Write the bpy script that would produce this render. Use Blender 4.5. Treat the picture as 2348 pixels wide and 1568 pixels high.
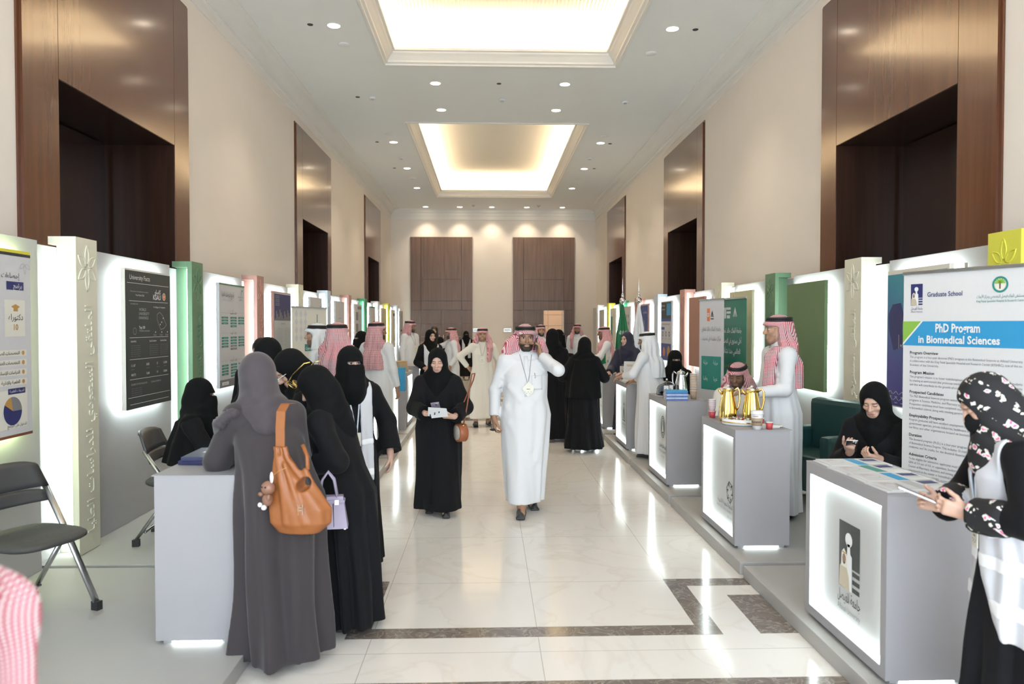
import bpy, bmesh, math, random
import numpy as np
from mathutils import Vector, Matrix, Euler
from mathutils.bvhtree import BVHTree

for _o in list(bpy.data.objects):
    bpy.data.objects.remove(_o)
SC = bpy.context.scene
COL = SC.collection
R = math.radians
random.seed(7)

# ---------------------------------------------------------------- camera, sky, lights, exposure
F_PX = 1680.0
cam_data = bpy.data.cameras.new('camera')
cam_data.sensor_width = 36.0
cam_data.lens = 36.0 * F_PX / 2348.0
cam_data.clip_start = 0.05
cam_data.dof.use_dof = True
cam_data.dof.focus_distance = 6.9
cam_data.dof.aperture_fstop = 2.8
cam = bpy.data.objects.new('camera', cam_data)
COL.objects.link(cam)
cam.location = (0, 0, 1.7)
cam.rotation_euler = (R(90) - math.atan(39 / F_PX), 0, -math.atan(54 / F_PX))
SC.camera = cam

world = bpy.data.worlds.new('world')
SC.world = world
world.use_nodes = True
_bg = world.node_tree.nodes['Background']
_bg.inputs[0].default_value = (0.80, 0.90, 1.0, 1)
_bg.inputs[1].default_value = 1.5

SC.view_settings.view_transform = 'Standard'
SC.view_settings.look = 'None'
SC.view_settings.gamma = 1.0
SC.view_settings.use_curve_mapping = False
SC.view_settings.exposure = 0.46
cy = SC.cycles
cy.max_bounces = 4
cy.diffuse_bounces = 3
cy.glossy_bounces = 2
cy.transmission_bounces = 4
cy.use_adaptive_sampling = True
cy.adaptive_threshold = .10
cy.adaptive_min_samples = 20
cy.transparent_max_bounces = 6
cy.caustics_reflective = False
cy.caustics_refractive = False
cy.sample_clamp_indirect = 4.0
cy.use_denoising = True


def area_light(name, loc, rot, sx, sy, power, color, spread=180):
    l = bpy.data.lights.new(name, 'AREA')
    l.shape = 'RECTANGLE'
    l.size, l.size_y = sx, sy
    l.energy = power
    l.color = color
    l.spread = R(spread)
    o = bpy.data.objects.new(name, l)
    COL.objects.link(o)
    o.location = loc
    o.rotation_euler = rot
    return o


# added soft area light, standing in for daylight assumed at the unseen near end
area_light('daylight_fill', (0.2, -5.2, 2.7), (R(90), 0, 0), 6.8, 5.0, 520, (0.80, 0.90, 1.0))
# the photographer's flash on top of the camera
_fl = bpy.data.lights.new('camera_flash', 'POINT')
_fl.energy = 10
_fl.color = (0.80, 0.89, 1.0)
_fl.shadow_soft_size = 0.03
_fo = bpy.data.objects.new('camera_flash', _fl)
COL.objects.link(_fo)
_fo.location = (0.05, 0.02, 1.84)

WARM = (1.0, 0.76, 0.48)
# cove lights hidden on the ledges of the two ceiling trays (x0, x1, y0, y1)
TRAYS = [(-1.6, 2.0, 3.0, 11.52), (-1.63, 2.0, 14.8, 23.25)]
HC = 5.75
COVE = 5.97
for (x0, x1, y0, y1) in TRAYS:
    L = y1 - y0
    for sx, xx in ((1, x0 - .02), (-1, x1 + .02)):
        area_light('cove_light', (xx, (y0 + y1) / 2, COVE), (R(180), -R(12) * sx, 0), .05, L, 13 * L, WARM, 180)
    for sy, yy in ((1, y0 - .02), (-1, y1 + .02)):
        area_light('cove_light', ((x0 + x1) / 2, yy, COVE), (R(180) + R(12) * sy, 0, 0), x1 - x0, .05, 13 * 3.6, WARM, 180)

# ---------------------------------------------------------------- helpers
def tag(o, label=None, cat=None, group=None, kind=None):
    if label: o['label'] = label
    if cat: o['category'] = cat
    if group: o['group'] = group
    if kind: o['kind'] = kind
    return o


def empty(name, loc=(0, 0, 0), rz=0.0, label=None, cat=None, group=None, kind=None, parent=None):
    o = bpy.data.objects.new(name, None)
    COL.objects.link(o)
    o.empty_display_size = .1
    o.location = loc
    o.rotation_euler = (0, 0, rz)
    if parent: o.parent = parent
    return tag(o, label, cat, group, kind)


def link(name, me, m=None, parent=None, loc=None, rot=None):
    o = bpy.data.objects.new(name, me)
    COL.objects.link(o)
    if m is not None:
        for q in (m if isinstance(m, (list, tuple)) else [m]):
            me.materials.append(q)
    if parent: o.parent = parent
    if loc is not None: o.location = loc
    if rot is not None: o.rotation_euler = rot
    return o


def wmat(o):
    return Matrix() if o is None else wmat(o.parent) @ o.matrix_parent_inverse @ o.matrix_basis


def wparent(o, p):
    """parent a mesh whose points are already in world coordinates"""
    o.parent = p
    o.matrix_parent_inverse = wmat(p).inverted()
    return o


def copy_tree(o, parent=None):
    c = o.copy()
    COL.objects.link(c)
    if parent: c.parent = parent
    for ch in list(o.children):
        copy_tree(ch, c)
    return c


class MB:
    """collects shapes into one mesh"""
    def __init__(s): s.v = []; s.f = []; s.mi = []; s.sm = []

    def add(s, vs, fs, mi=0, smooth=False):
        b = len(s.v)
        s.v += [tuple(p) for p in vs]
        s.f += [tuple(b + i for i in f) for f in fs]
        s.mi += [mi] * len(fs)
        s.sm += [smooth] * len(fs)
        return s

    def box(s, x0, x1, y0, y1, z0, z1, mi=0, M=None, bev=0.0):
        if bev > 0:
            bm = bmesh.new()
            bmesh.ops.create_cube(bm, size=1)
            for v in bm.verts:
                v.co = Vector((x0 + (v.co.x + .5) * (x1 - x0), y0 + (v.co.y + .5) * (y1 - y0), z0 + (v.co.z + .5) * (z1 - z0)))
            bmesh.ops.bevel(bm, geom=list(bm.edges), offset=bev, segments=2, affect='EDGES', profile=.6)
            vs = [v.co.copy() for v in bm.verts]
            bm.verts.index_update()
            fs = [[v.index for v in f.verts] for f in bm.faces]
            bm.free()
        else:
            vs = [Vector((x, y, z)) for z in (z0, z1) for y in (y0, y1) for x in (x0, x1)]
            fs = [(0, 2, 3, 1), (4, 5, 7, 6), (0, 1, 5, 4), (2, 6, 7, 3), (0, 4, 6, 2), (1, 3, 7, 5)]
        if M is not None: vs = [M @ v for v in vs]
        return s.add(vs, fs, mi)

    def quad(s, a, b, c, d, mi=0): return s.add([a, b, c, d], [(0, 1, 2, 3)], mi)

    def tube(s, pts, r, n=8, mi=0, closed=False, sy=1.0):
        """round bar along a polyline; r a number or one per point"""
        pts = [Vector(p) for p in pts]
        N = len(pts)
        rs = r if isinstance(r, (list, tuple)) else [r] * N
        vs = []; fs = []
        up = None
        for i, p in enumerate(pts):
            t = (pts[(i + 1) % N] - pts[i - 1]) if closed else (pts[min(i + 1, N - 1)] - pts[max(i - 1, 0)])
            t.normalize()
            if up is None:
                up = Vector((0, 0, 1)) if abs(t.z) < .9 else Vector((1, 0, 0))
            a = up - t * up.dot(t)
            if a.length < 1e-4: a = Vector((1, 0, 0)) - t * t.x
            a.normalize(); up = a
            b = t.cross(a)
            for k in range(n):
                q = 2 * math.pi * k / n
                vs.append(p + a * (math.cos(q) * rs[i]) + b * (math.sin(q) * rs[i] * sy))
        M = N if closed else N - 1
        for i in range(M):
            j = (i + 1) % N
            for k in range(n):
                l = (k + 1) % n
                fs.append((i * n + k, i * n + l, j * n + l, j * n + k))
        if not closed:
            fs.append(tuple(range(n - 1, -1, -1)))
            fs.append(tuple((N - 1) * n + k for k in range(n)))
        return s.add(vs, fs, mi, True)

    def lathe(s, prof, c=(0, 0, 0), n=24, mi=0, M=None, ell=1.0, flute=0, famp=0.0, cap=True):
        """prof: (r, z) pairs from bottom to top"""
        vs = []; fs = []
        for (r, z) in prof:
            for k in range(n):
                q = 2 * math.pi * k / n
                rr = r * (1 + (famp * math.cos(flute * q) if flute else 0))
                v = Vector((c[0] + rr * math.cos(q), c[1] + rr * math.sin(q) * ell, c[2] + z))
                vs.append(M @ v if M is not None else v)
        for i in range(len(prof) - 1):
            for k in range(n):
                l = (k + 1) % n
                fs.append((i * n + k, i * n + l, (i + 1) * n + l, (i + 1) * n + k))
        if cap and prof[0][0] > 1e-5: fs.append(tuple(range(n - 1, -1, -1)))
        if cap and prof[-1][0] > 1e-5: fs.append(tuple((len(prof) - 1) * n + k for k in range(n)))
        return s.add(vs, fs, mi, True)

    def ball(s, c, r, n=12, mi=0):
        rx, ry, rz = r if isinstance(r, (list, tuple)) else (r, r, r)
        m = n // 2
        vs = []; fs = []
        for i in range(m + 1):
            a = math.pi * i / m
            for k in range(n):
                q = 2 * math.pi * k / n
                vs.append((c[0] + rx * math.sin(a) * math.cos(q), c[1] + ry * math.sin(a) * math.sin(q), c[2] - rz * math.cos(a)))
        for i in range(m):
            for k in range(n):
                l = (k + 1) % n
                fs.append((i * n + k, i * n + l, (i + 1) * n + l, (i + 1) * n + k))
        return s.add(vs, fs, mi, True)

    def prism(s, pts, ex, mi=0):
        """polygon (list of Vector) pushed along ex"""
        pts = [Vector(p) for p in pts]; ex = Vector(ex); n = len(pts)
        fs = [tuple(range(n - 1, -1, -1)), tuple(range(n, 2 * n))]
        for i in range(n):
            j = (i + 1) % n
            fs.append((i, j, n + j, n + i))
        return s.add(pts + [p + ex for p in pts], fs, mi)

    def mesh(s, name):
        me = bpy.data.meshes.new(name)
        me.from_pydata(s.v, [], s.f)
        me.polygons.foreach_set('material_index', s.mi)
        me.polygons.foreach_set('use_smooth', s.sm)
        me.validate()
        me.update()
        return me

    def build(s, name, m, parent=None, loc=None, rot=None):
        return link(name, s.mesh(name), m, parent, loc, rot)

    def wbuild(s, name, m, parent):
        return wparent(link(name, s.mesh(name), m), parent)


# ---------------------------------------------------------------- materials
def node(nt, kind, **kw):
    n = nt.nodes.new(kind)
    for k, v in kw.items(): setattr(n, k, v)
    return n


def mat(name, color, rough=.5, metal=0.0, spec=.5, emit=0.0, ecol=None, vary=.04, scale=30.0, bump=0.0, coat=0.0, alpha=1.0, trans=0.0, sheen=0.0):
    m = bpy.data.materials.new(name)
    m.use_nodes = True
    nt = m.node_tree
    b = nt.nodes['Principled BSDF']
    c = tuple(color) + (1,)
    b.inputs['Base Color'].default_value = c
    b.inputs['Roughness'].default_value = rough
    b.inputs['Metallic'].default_value = metal
    b.inputs['Specular IOR Level'].default_value = spec
    b.inputs['Coat Weight'].default_value = coat
    b.inputs['Coat Roughness'].default_value = .12
    b.inputs['Alpha'].default_value = alpha
    b.inputs['Transmission Weight'].default_value = trans
    b.inputs['Sheen Weight'].default_value = sheen
    if emit:
        b.inputs['Emission Color'].default_value = tuple(ecol or color) + (1,)
        b.inputs['Emission Strength'].default_value = emit
    if (vary or bump) and not emit:
        tc = node(nt, 'ShaderNodeTexCoord')
        nz = node(nt, 'ShaderNodeTexNoise')
        nz.inputs['Scale'].default_value = scale
        nz.inputs['Detail'].default_value = 3
        nt.links.new(tc.outputs['Object'], nz.inputs['Vector'])
        if vary:
            mx = node(nt, 'ShaderNodeMix', data_type='RGBA')
            mx.inputs[6].default_value = tuple(x * (1 - vary) for x in color) + (1,)
            mx.inputs[7].default_value = tuple(min(1, x * (1 + vary)) for x in color) + (1,)
            nt.links.new(nz.outputs['Fac'], mx.inputs[0])
            nt.links.new(mx.outputs[2], b.inputs['Base Color'])
        if bump:
            bp = node(nt, 'ShaderNodeBump')
            bp.inputs['Strength'].default_value = bump
            bp.inputs['Distance'].default_value = .01
            nt.links.new(nz.outputs['Fac'], bp.inputs['Height'])
            nt.links.new(bp.outputs['Normal'], b.inputs['Normal'])
    return m


def ramp(nt, pts):
    r = node(nt, 'ShaderNodeValToRGB')
    el = r.color_ramp.elements
    while len(el) < len(pts): el.new(.5)
    for e, (p, c) in zip(el, pts):
        e.position = p
        e.color = tuple(c) + (1,)
    return r


def wood_mat(name, c0, c1, rough, coat=.45):
    m = mat(name, c0, rough, vary=0, spec=.5, coat=coat)
    nt = m.node_tree
    b = nt.nodes['Principled BSDF']
    tc = node(nt, 'ShaderNodeTexCoord')
    mp = node(nt, 'ShaderNodeMapping')
    mp.inputs['Scale'].default_value = (7, 7, .35)
    nz = node(nt, 'ShaderNodeTexNoise')
    nz.inputs['Scale'].default_value = 2.0
    nz.inputs['Detail'].default_value = 7
    nz.inputs['Distortion'].default_value = .6
    rp = ramp(nt, [(.3, c0), (.7, c1)])
    nt.links.new(tc.outputs['Object'], mp.inputs[0])
    nt.links.new(mp.outputs[0], nz.inputs['Vector'])
    nt.links.new(nz.outputs['Fac'], rp.inputs[0])
    nt.links.new(rp.outputs[0], b.inputs['Base Color'])
    # fine upright grain makes the lacquer stretch its highlights sideways
    mp2 = node(nt, 'ShaderNodeMapping')
    mp2.inputs['Scale'].default_value = (160, 160, 2.0)
    n2 = node(nt, 'ShaderNodeTexNoise')
    n2.inputs['Scale'].default_value = 1.0
    n2.inputs['Detail'].default_value = 2
    bp = node(nt, 'ShaderNodeBump')
    bp.inputs['Strength'].default_value = .05
    bp.inputs['Distance'].default_value = .003
    nt.links.new(tc.outputs['Object'], mp2.inputs[0])
    nt.links.new(mp2.outputs[0], n2.inputs['Vector'])
    nt.links.new(n2.outputs['Fac'], bp.inputs['Height'])
    nt.links.new(bp.outputs['Normal'], b.inputs['Normal'])
    return m


def marble_mat(name, base, vein, rough, tile=None, vscale=1.3, amount=.5):
    m = mat(name, base, rough, vary=0)
    nt = m.node_tree
    b = nt.nodes['Principled BSDF']
    tc = node(nt, 'ShaderNodeTexCoord')
    nz = node(nt, 'ShaderNodeTexNoise')
    nz.inputs['Scale'].default_value = vscale
    nz.inputs['Detail'].default_value = 9
    nz.inputs['Distortion'].default_value = 1.6
    nt.links.new(tc.outputs['Object'], nz.inputs['Vector'])
    mid = tuple(a * (1 - amount) + c * amount for a, c in zip(base, vein))
    rp = ramp(nt, [(.30, base), (.47, tuple(.7 * a + .3 * c for a, c in zip(base, mid))), (.50, mid), (.53, base), (.75, tuple(.6 * a + .4 * c for a, c in zip(base, mid)))])
    nt.links.new(nz.outputs['Fac'], rp.inputs[0])
    out = rp.outputs[0]
    if tile:
        (px, ox, py, oy) = tile
        sp = node(nt, 'ShaderNodeSeparateXYZ')
        nt.links.new(tc.outputs['Object'], sp.inputs[0])
        prev = None
        for k, (p, o) in enumerate(((px, ox), (py, oy))):
            a = node(nt, 'ShaderNodeMath', operation='SUBTRACT'); a.inputs[1].default_value = o
            d = node(nt, 'ShaderNodeMath', operation='PINGPONG'); d.inputs[1].default_value = p / 2
            l = node(nt, 'ShaderNodeMath', operation='LESS_THAN'); l.inputs[1].default_value = .0022
            nt.links.new(sp.outputs[k], a.inputs[0]); nt.links.new(a.outputs[0], d.inputs[0]); nt.links.new(d.outputs[0], l.inputs[0])
            if prev is None: prev = l
            else:
                mxx = node(nt, 'ShaderNodeMath', operation='MAXIMUM')
                nt.links.new(prev.outputs[0], mxx.inputs[0]); nt.links.new(l.outputs[0], mxx.inputs[1])
                prev = mxx
        mx = node(nt, 'ShaderNodeMix', data_type='RGBA')
        mx.inputs[7].default_value = (.50, .46, .42, 1)
        nt.links.new(prev.outputs[0], mx.inputs[0])
        nt.links.new(out, mx.inputs[6])
        out = mx.outputs[2]
    nt.links.new(out, b.inputs['Base Color'])
    return m


def check_mat(name, red, white, s=125.0):
    """woven red and white check of a shemagh"""
    m = mat(name, red, .85, vary=0, sheen=.2)
    nt = m.node_tree
    b = nt.nodes['Principled BSDF']
    tc = node(nt, 'ShaderNodeTexCoord')
    sp = node(nt, 'ShaderNodeSeparateXYZ')
    nt.links.new(tc.outputs['Object'], sp.inputs[0])

    def sine(ax, w):
        a = node(nt, 'ShaderNodeMath', operation='ADD')
        nt.links.new(sp.outputs[ax[0]], a.inputs[0]); nt.links.new(sp.outputs[ax[1]], a.inputs[1])
        c = node(nt, 'ShaderNodeMath', operation='MULTIPLY'); c.inputs[1].default_value = w
        d = node(nt, 'ShaderNodeMath', operation='SINE')
        nt.links.new(a.outputs[0], c.inputs[0]); nt.links.new(c.outputs[0], d.inputs[0])
        return d.outputs[0]
    p = node(nt, 'ShaderNodeMath', operation='ADD')
    nt.links.new(sine((0, 1), 3.6 * s), p.inputs[0]); nt.links.new(sine((2, 2), 2.2 * s), p.inputs[1])
    rp = ramp(nt, [(.49, red), (.62, white)])
    q = node(nt, 'ShaderNodeMath', operation='MULTIPLY_ADD'); q.inputs[1].default_value = .35; q.inputs[2].default_value = .5
    nt.links.new(p.outputs[0], q.inputs[0]); nt.links.new(q.outputs[0], rp.inputs[0])
    nt.links.new(rp.outputs[0], b.inputs['Base Color'])
    return m


def attr_mat(name, rough=.5, sheen=0.0, spec=.4):
    m = mat(name, (.5, .5, .5), rough, vary=0, sheen=sheen, spec=spec)
    nt = m.node_tree
    a = node(nt, 'ShaderNodeVertexColor', layer_name='Col')
    nt.links.new(a.outputs['Color'], nt.nodes['Principled BSDF'].inputs['Base Color'])
    return m


def floral_mat(name):
    m = mat(name, (.01, .01, .012), .8, vary=0)
    nt = m.node_tree
    b = nt.nodes['Principled BSDF']
    tc = node(nt, 'ShaderNodeTexCoord')
    w = node(nt, 'ShaderNodeTexNoise'); w.inputs['Scale'].default_value = 38; w.inputs['Detail'].default_value = 2
    add = node(nt, 'ShaderNodeMix', data_type='VECTOR'); add.inputs[0].default_value = .035
    v = node(nt, 'ShaderNodeTexVoronoi'); v.inputs['Scale'].default_value = 40
    nt.links.new(tc.outputs['Object'], w.inputs['Vector'])
    nt.links.new(tc.outputs['Object'], add.inputs[4]); nt.links.new(w.outputs['Color'], add.inputs[5])
    nt.links.new(add.outputs[1], v.inputs['Vector'])
    rp = ramp(nt, [(.0, (.75, .12, .30)), (.22, (.85, .35, .5)), (.26, (.80, .78, .70)), (.40, (.75, .72, .62)), (.44, (.01, .01, .012))])
    rp.color_ramp.interpolation = 'CONSTANT'
    nt.links.new(v.outputs['Distance'], rp.inputs[0])
    # flowers run in bands over the black cloth
    sp = node(nt, 'ShaderNodeSeparateXYZ')
    nt.links.new(tc.outputs['Object'], sp.inputs[0])
    ma = node(nt, 'ShaderNodeMath', operation='MULTIPLY_ADD'); ma.inputs[1].default_value = .7
    nt.links.new(sp.outputs[1], ma.inputs[0]); nt.links.new(sp.outputs[2], ma.inputs[2])
    pp = node(nt, 'ShaderNodeMath', operation='PINGPONG'); pp.inputs[1].default_value = .040
    lt = node(nt, 'ShaderNodeMath', operation='LESS_THAN'); lt.inputs[1].default_value = .017
    nt.links.new(ma.outputs[0], pp.inputs[0]); nt.links.new(pp.outputs[0], lt.inputs[0])
    mx = node(nt, 'ShaderNodeMix', data_type='RGBA'); mx.inputs[6].default_value = (.01, .01, .012, 1)
    nt.links.new(lt.outputs[0], mx.inputs[0]); nt.links.new(rp.outputs[0], mx.inputs[7])
    nt.links.new(mx.outputs[2], b.inputs['Base Color'])
    return m


LED = (.86, 1.0, .98)
M = dict(
    wall=mat('wall_paint', (.83, .765, .70), .75, vary=.02, scale=3),
    ceiling=mat('ceiling_paint', (.85, .845, .82), .8, vary=.015, scale=2),
    mould=mat('plaster_moulding', (.84, .81, .76), .6, vary=.02, scale=6),
    tray=mat('tray_paint', (.86, .82, .74), .7, vary=.02, scale=3),
    wood=wood_mat('walnut_veneer', (.098, .031, .012), (.128, .044, .018), .22),
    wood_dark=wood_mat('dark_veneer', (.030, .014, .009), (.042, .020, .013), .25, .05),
    wood_door=wood_mat('door_veneer', (.11, .062, .042), (.17, .10, .07), .35, .0),
    marble=marble_mat('cream_marble', (.84, .80, .75), (.66, .56, .47), .14, tile=(.905, .27, 1.03, .68), amount=.28),
    marble_dark=marble_mat('dark_emperador_marble', (.16, .13, .11), (.42, .38, .33), .14, vscale=9, amount=.75),
    grey=mat('grey_booth_paint', (.34, .335, .35), .55, vary=.02, scale=8),
    platform=mat('platform_laminate', (.41, .40, .385), .5, vary=.03, scale=5),
    panel=mat('panel_paint', (.47, .47, .48), .6, vary=.02, scale=6),
    lightbox=mat('lightbox_panel', (.50, .50, .50), .5, vary=.02, scale=6),
    cream=mat('cream_paint', (.76, .74, .60), .55, vary=.02),
    green=mat('sage_green_paint', (.13, .24, .14), .55, vary=.03),
    bgreen=mat('bright_green_paint', (.05, .28, .13), .55, vary=.03),
    pink=mat('dusty_pink_paint', (.52, .29, .25), .55, vary=.03),
    blue=mat('pale_blue_paint', (.62, .70, .80), .55, vary=.02),
    yellow=mat('yellow_paint', (.72, .70, .08), .55, vary=.02),
    white=mat('white_paint', (.80, .80, .80), .5, vary=.02),
    led=mat('led_strip', (1, 1, 1), .5, emit=8.5, ecol=LED),
    halo=mat('halo_led', (1, 1, 1), .5, emit=17.0, ecol=LED),
    lamp=mat('downlight_lens', (1, 1, 1), .5, emit=14.0, ecol=(1, .86, .66)),
    chrome=mat('chrome', (.75, .75, .76), .12, metal=1, vary=.02),
    steel=mat('brushed_steel', (.55, .56, .57), .32, metal=1, vary=.05),
    gold=mat('polished_gold', (.95, .66, .22), .10, metal=1, vary=.03),
    black=mat('black_plastic', (.02, .02, .022), .45, vary=.1),
    blackgloss=mat('black_gloss', (.012, .012, .014), .12, vary=.05),
    white_paper=mat('white_paper', (.70, .70, .70), .6, vary=.02),
    leather=mat('tan_leather', (.31, .105, .028), .42, vary=.12, scale=14, bump=.15),
    lav=mat('lavender_leather', (.36, .31, .42), .42, vary=.08, scale=14, bump=.1),
    teal=mat('teal_leather', (.010, .045, .045), .45, vary=.1, bump=.1),
    chairpad=mat('dark_grey_upholstery', (.055, .055, .052), .75, vary=.1, scale=60, bump=.2),
    chairplastic=mat('dark_grey_plastic', (.045, .047, .05), .42, vary=.05),
    taupe_chair=mat('taupe_chair_plastic', (.10, .085, .075), .5, vary=.05),
    red=mat('red_paper', (.55, .07, .08), .5, vary=.05),
    kraft=mat('kraft_sleeve', (.42, .30, .20), .7, vary=.06),
    glass=mat('clear_glass', (1, 1, 1), .02, trans=1.0, vary=0),
)

# ---------------------------------------------------------------- room shell
XL, XR, YE, YN = -3.4, 3.78, 25.75, -5.3
# (portal y0, y1, opening y0, y1)
POR_L = [(5.45, 8.40, 5.90, 8.02), (13.05, 15.87, 13.46, 15.53), (20.27, 23.10, 20.70, 22.72)]
POR_R = [(5.32, 8.18, 5.78, 7.82), (12.77, 15.61, 13.11, 15.24), (20.13, 23.10, 20.50, 22.70)]
PZ, OZ = 5.24, 3.63

MB().box(XL - .2, XR + .2, YN, YE + .1, -.12, 0).build('floor', M['marble'])['kind'] = 'structure'
inl = MB()
for (x0, x1, y0, y1) in [(-.78, 1.29, 3.95, 4.08), (1.165, 1.29, 4.08, 4.83), (1.29, 1.72, 4.70, 4.83), (1.50, 1.80, 3.955, 4.53),
                         (-.78, -.655, 4.08, 4.84), (-1.25, -.78, 4.71, 4.84), (-1.3, 1.8, 3.27, 3.455), (-1.25, -.98, 3.955, 4.53)]:
    inl.box(x0, x1, y0, y1, -.002, .0012)
for (y0, y1) in [(12.15, 12.22), (13.0, 13.45), (14.6, 14.85), (16.2, 16.8), (17.3, 17.5)]:
    inl.box(-1.25, 1.75, y0, y1, -.002, .0012)
inl.build('floor_inlay', M['marble_dark'])['kind'] = 'structure'


def side_wall(name, X, s, pors):
    mb = MB()
    x0, x1 = sorted((X, X + s * .12))
    y = YN
    for (_, _, a, b) in pors:
        mb.box(x0, x1, y, a, 0, HC + .1)
        mb.box(x0, x1, a, b, OZ, HC + .1)
        y = b
    mb.box(x0, x1, y, YE, 0, HC + .1)
    mb.build(name, M['wall'])['kind'] = 'structure'


side_wall('wall_left', XL, -1, POR_L)
side_wall('wall_right', XR, 1, POR_R)
n = 0
for X, s, pors in ((XL, -1, POR_L), (XR, 1, POR_R)):
    for (p0, p1, a, b) in pors:
        n += 1
        t = empty('trim_%d' % n, (X, (p0 + p1) / 2, 0), kind='structure')
        f = MB(); g = .006; xo = X - s * .035

        def bx(y0, y1, z0, z1, d0, d1, mb):
            q0, q1 = sorted((X + s * d0, X + s * d1))
            mb.box(q0, q1, y0, y1, z0, z1)
        ym = (p0 + p1) / 2
        bx(p0, a - g, 0, PZ, -.035, .02, f); bx(b + g, p1, 0, PZ, -.035, .02, f)
        bx(a, b, OZ, PZ, -.035, .02, f)
        bx(p0 - .03, p0, 0, PZ + .03, -.015, .02, f); bx(p1, p1 + .03, 0, PZ + .03, -.015, .02, f); bx(p0, p1, PZ, PZ + .03, -.015, .02, f)
        f.wbuild('surround', M['wood'], t)
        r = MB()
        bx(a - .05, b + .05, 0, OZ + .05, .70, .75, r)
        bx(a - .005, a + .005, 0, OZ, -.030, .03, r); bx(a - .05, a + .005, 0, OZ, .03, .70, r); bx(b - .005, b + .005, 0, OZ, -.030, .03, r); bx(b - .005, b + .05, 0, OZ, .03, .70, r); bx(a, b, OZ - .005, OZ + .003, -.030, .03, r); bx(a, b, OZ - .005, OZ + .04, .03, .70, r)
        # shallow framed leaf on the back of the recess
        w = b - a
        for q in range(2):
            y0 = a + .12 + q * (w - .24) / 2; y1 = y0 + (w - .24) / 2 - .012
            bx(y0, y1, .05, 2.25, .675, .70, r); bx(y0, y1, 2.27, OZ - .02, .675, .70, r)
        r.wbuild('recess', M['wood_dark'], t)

# end wall with the open leaf of the second double door
D1, D2 = (-2.72, -.56), (.86, 3.03)
OPX = (1.945, 2.64)
mb = MB()
mb.box(XL - .12, OPX[0], YE, YE + .12, 0, HC + .1).box(OPX[1], XR + .12, YE, YE + .12, 0, HC + .1).box(OPX[0], OPX[1], YE, YE + .12, 2.21, HC + .1)
mb.build('wall_end', M['wall'])['kind'] = 'structure'


def door(nm, x0, x1, open_leaf):
    t = empty(nm, ((x0 + x1) / 2, YE, 0), kind='structure')
    f = MB(); g = .012
    L, Rr = x0 + .375, x1 - .39
    y0, y1 = YE - .04, YE
    for (a, b) in ((x0, L - g), (Rr + g, x1)):
        for (z0, z1) in ((0, .44), (.45, .87), (.88, 1.30), (1.31, 1.75), (1.76, 2.215), (2.227, 2.535), (2.547, 4.77)):
            f.box(a, b, y0, y1, z0, z1)
    f.box(x0 + .005, L - g, y1 - .012, y1 - .002, 0, 4.76, 1).box(Rr + g, x1 - .005, y1 - .012, y1 - .002, 0, 4.76, 1).box(L - g, Rr + g, y1 - .012, y1 - .002, 2.215, 4.76, 1)
    f.box(L, Rr, y0, y1, 3.30, 4.77).box(L, Rr, y0, y1, 2.547, 3.29).box(L, Rr, y0, y1, 2.227, 2.535)
    f.wbuild('door_surround', [M['wood_door'], M['black']], t)
    mid = (L + Rr) / 2
    for i, (a, b) in enumerate(((L, mid - .004), (mid + .004, Rr))):
        lf = MB()
        zs = [0.01, .44, .87, 1.30, 1.75, 2.212]
        if open_leaf and i == 1:
            Mx = Matrix.Translation((Rr, YE - .03, 0)) @ Matrix.Rotation(R(84), 4, 'Z')
            for z0, z1 in zip(zs, zs[1:]): lf.box(-(b - a), 0, -.045, 0, z0, z1 - .008, M=Mx)
            hm = Mx
        else:
            for z0, z1 in zip(zs, zs[1:]): lf.box(a, b, y0 + .008, y1, z0, z1 - .008)
            hm = Matrix.Translation((b if i == 0 else a, YE - .045, 0))
        lo = lf.wbuild('door_leaf', M['wood_door'], t)
        h = MB()
        if open_leaf and i == 1:
            h.tube([hm @ Vector((-.62, -.08, .95)), hm @ Vector((-.62, -.08, 1.35))], .012)
        else:
            sx = -1 if i == 0 else 1
            h.tube([hm @ Vector((sx * .07, -.05, .95)), hm @ Vector((sx * .07, -.05, 1.35))], .014)
            for z in (.98, 1.32): h.tube([hm @ Vector((sx * .07, -.05, z)), hm @ Vector((sx * .07, .01, z))], .009)
        h.wbuild('door_handle', M['steel'], lo)


door('door_1', D1[0], D1[1], False)
door('door_2', D2[0], D2[1], True)
# corridor seen through the open leaf: beige upholstered wall panels
mb = MB()
for i in range(7):
    for j in range(7):
        mb.box(1.2 + i * .55, 1.2 + i * .55 + .535, 28.2, 28.24, j * .42, j * .42 + .40)
mb.box(1.0, 5.2, 28.24, 28.3, 0, 3.0, 1)
mb.box(1.0, 5.2, YE + .12, 28.3, -.12, 0, 2).box(1.0, 5.2, YE + .12, 28.3, 3.0, 3.1, 1)
mb.build('wall_corridor', [mat('beige_wall_panels', (.42, .27, .17), .6), mat('cream_joint', (.75, .62, .45), .6), M['platform']])['kind'] = 'structure'
area_light('corridor_lamp', (2.4, 27.2, 2.9), (0, 0, 0), .8, .8, 16, (1, .78, .55))

# ceiling with two tray openings
mb = MB()
z0, z1 = HC, HC + .06
t0, t1 = TRAYS
ys = [YN, t0[2], t0[3], t1[2], t1[3], YE]
for i, (a, b) in enumerate(zip(ys, ys[1:])):
    if i in (1, 3):
        x0, x1 = TRAYS[i // 2][:2]
        mb.box(XL, x0, a, b, z0, z1).box(x1, XR, a, b, z0, z1)
    else:
        mb.box(XL, XR, a, b, z0, z1)
mb.build('ceiling', M['ceiling'])['kind'] = 'structure'


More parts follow.
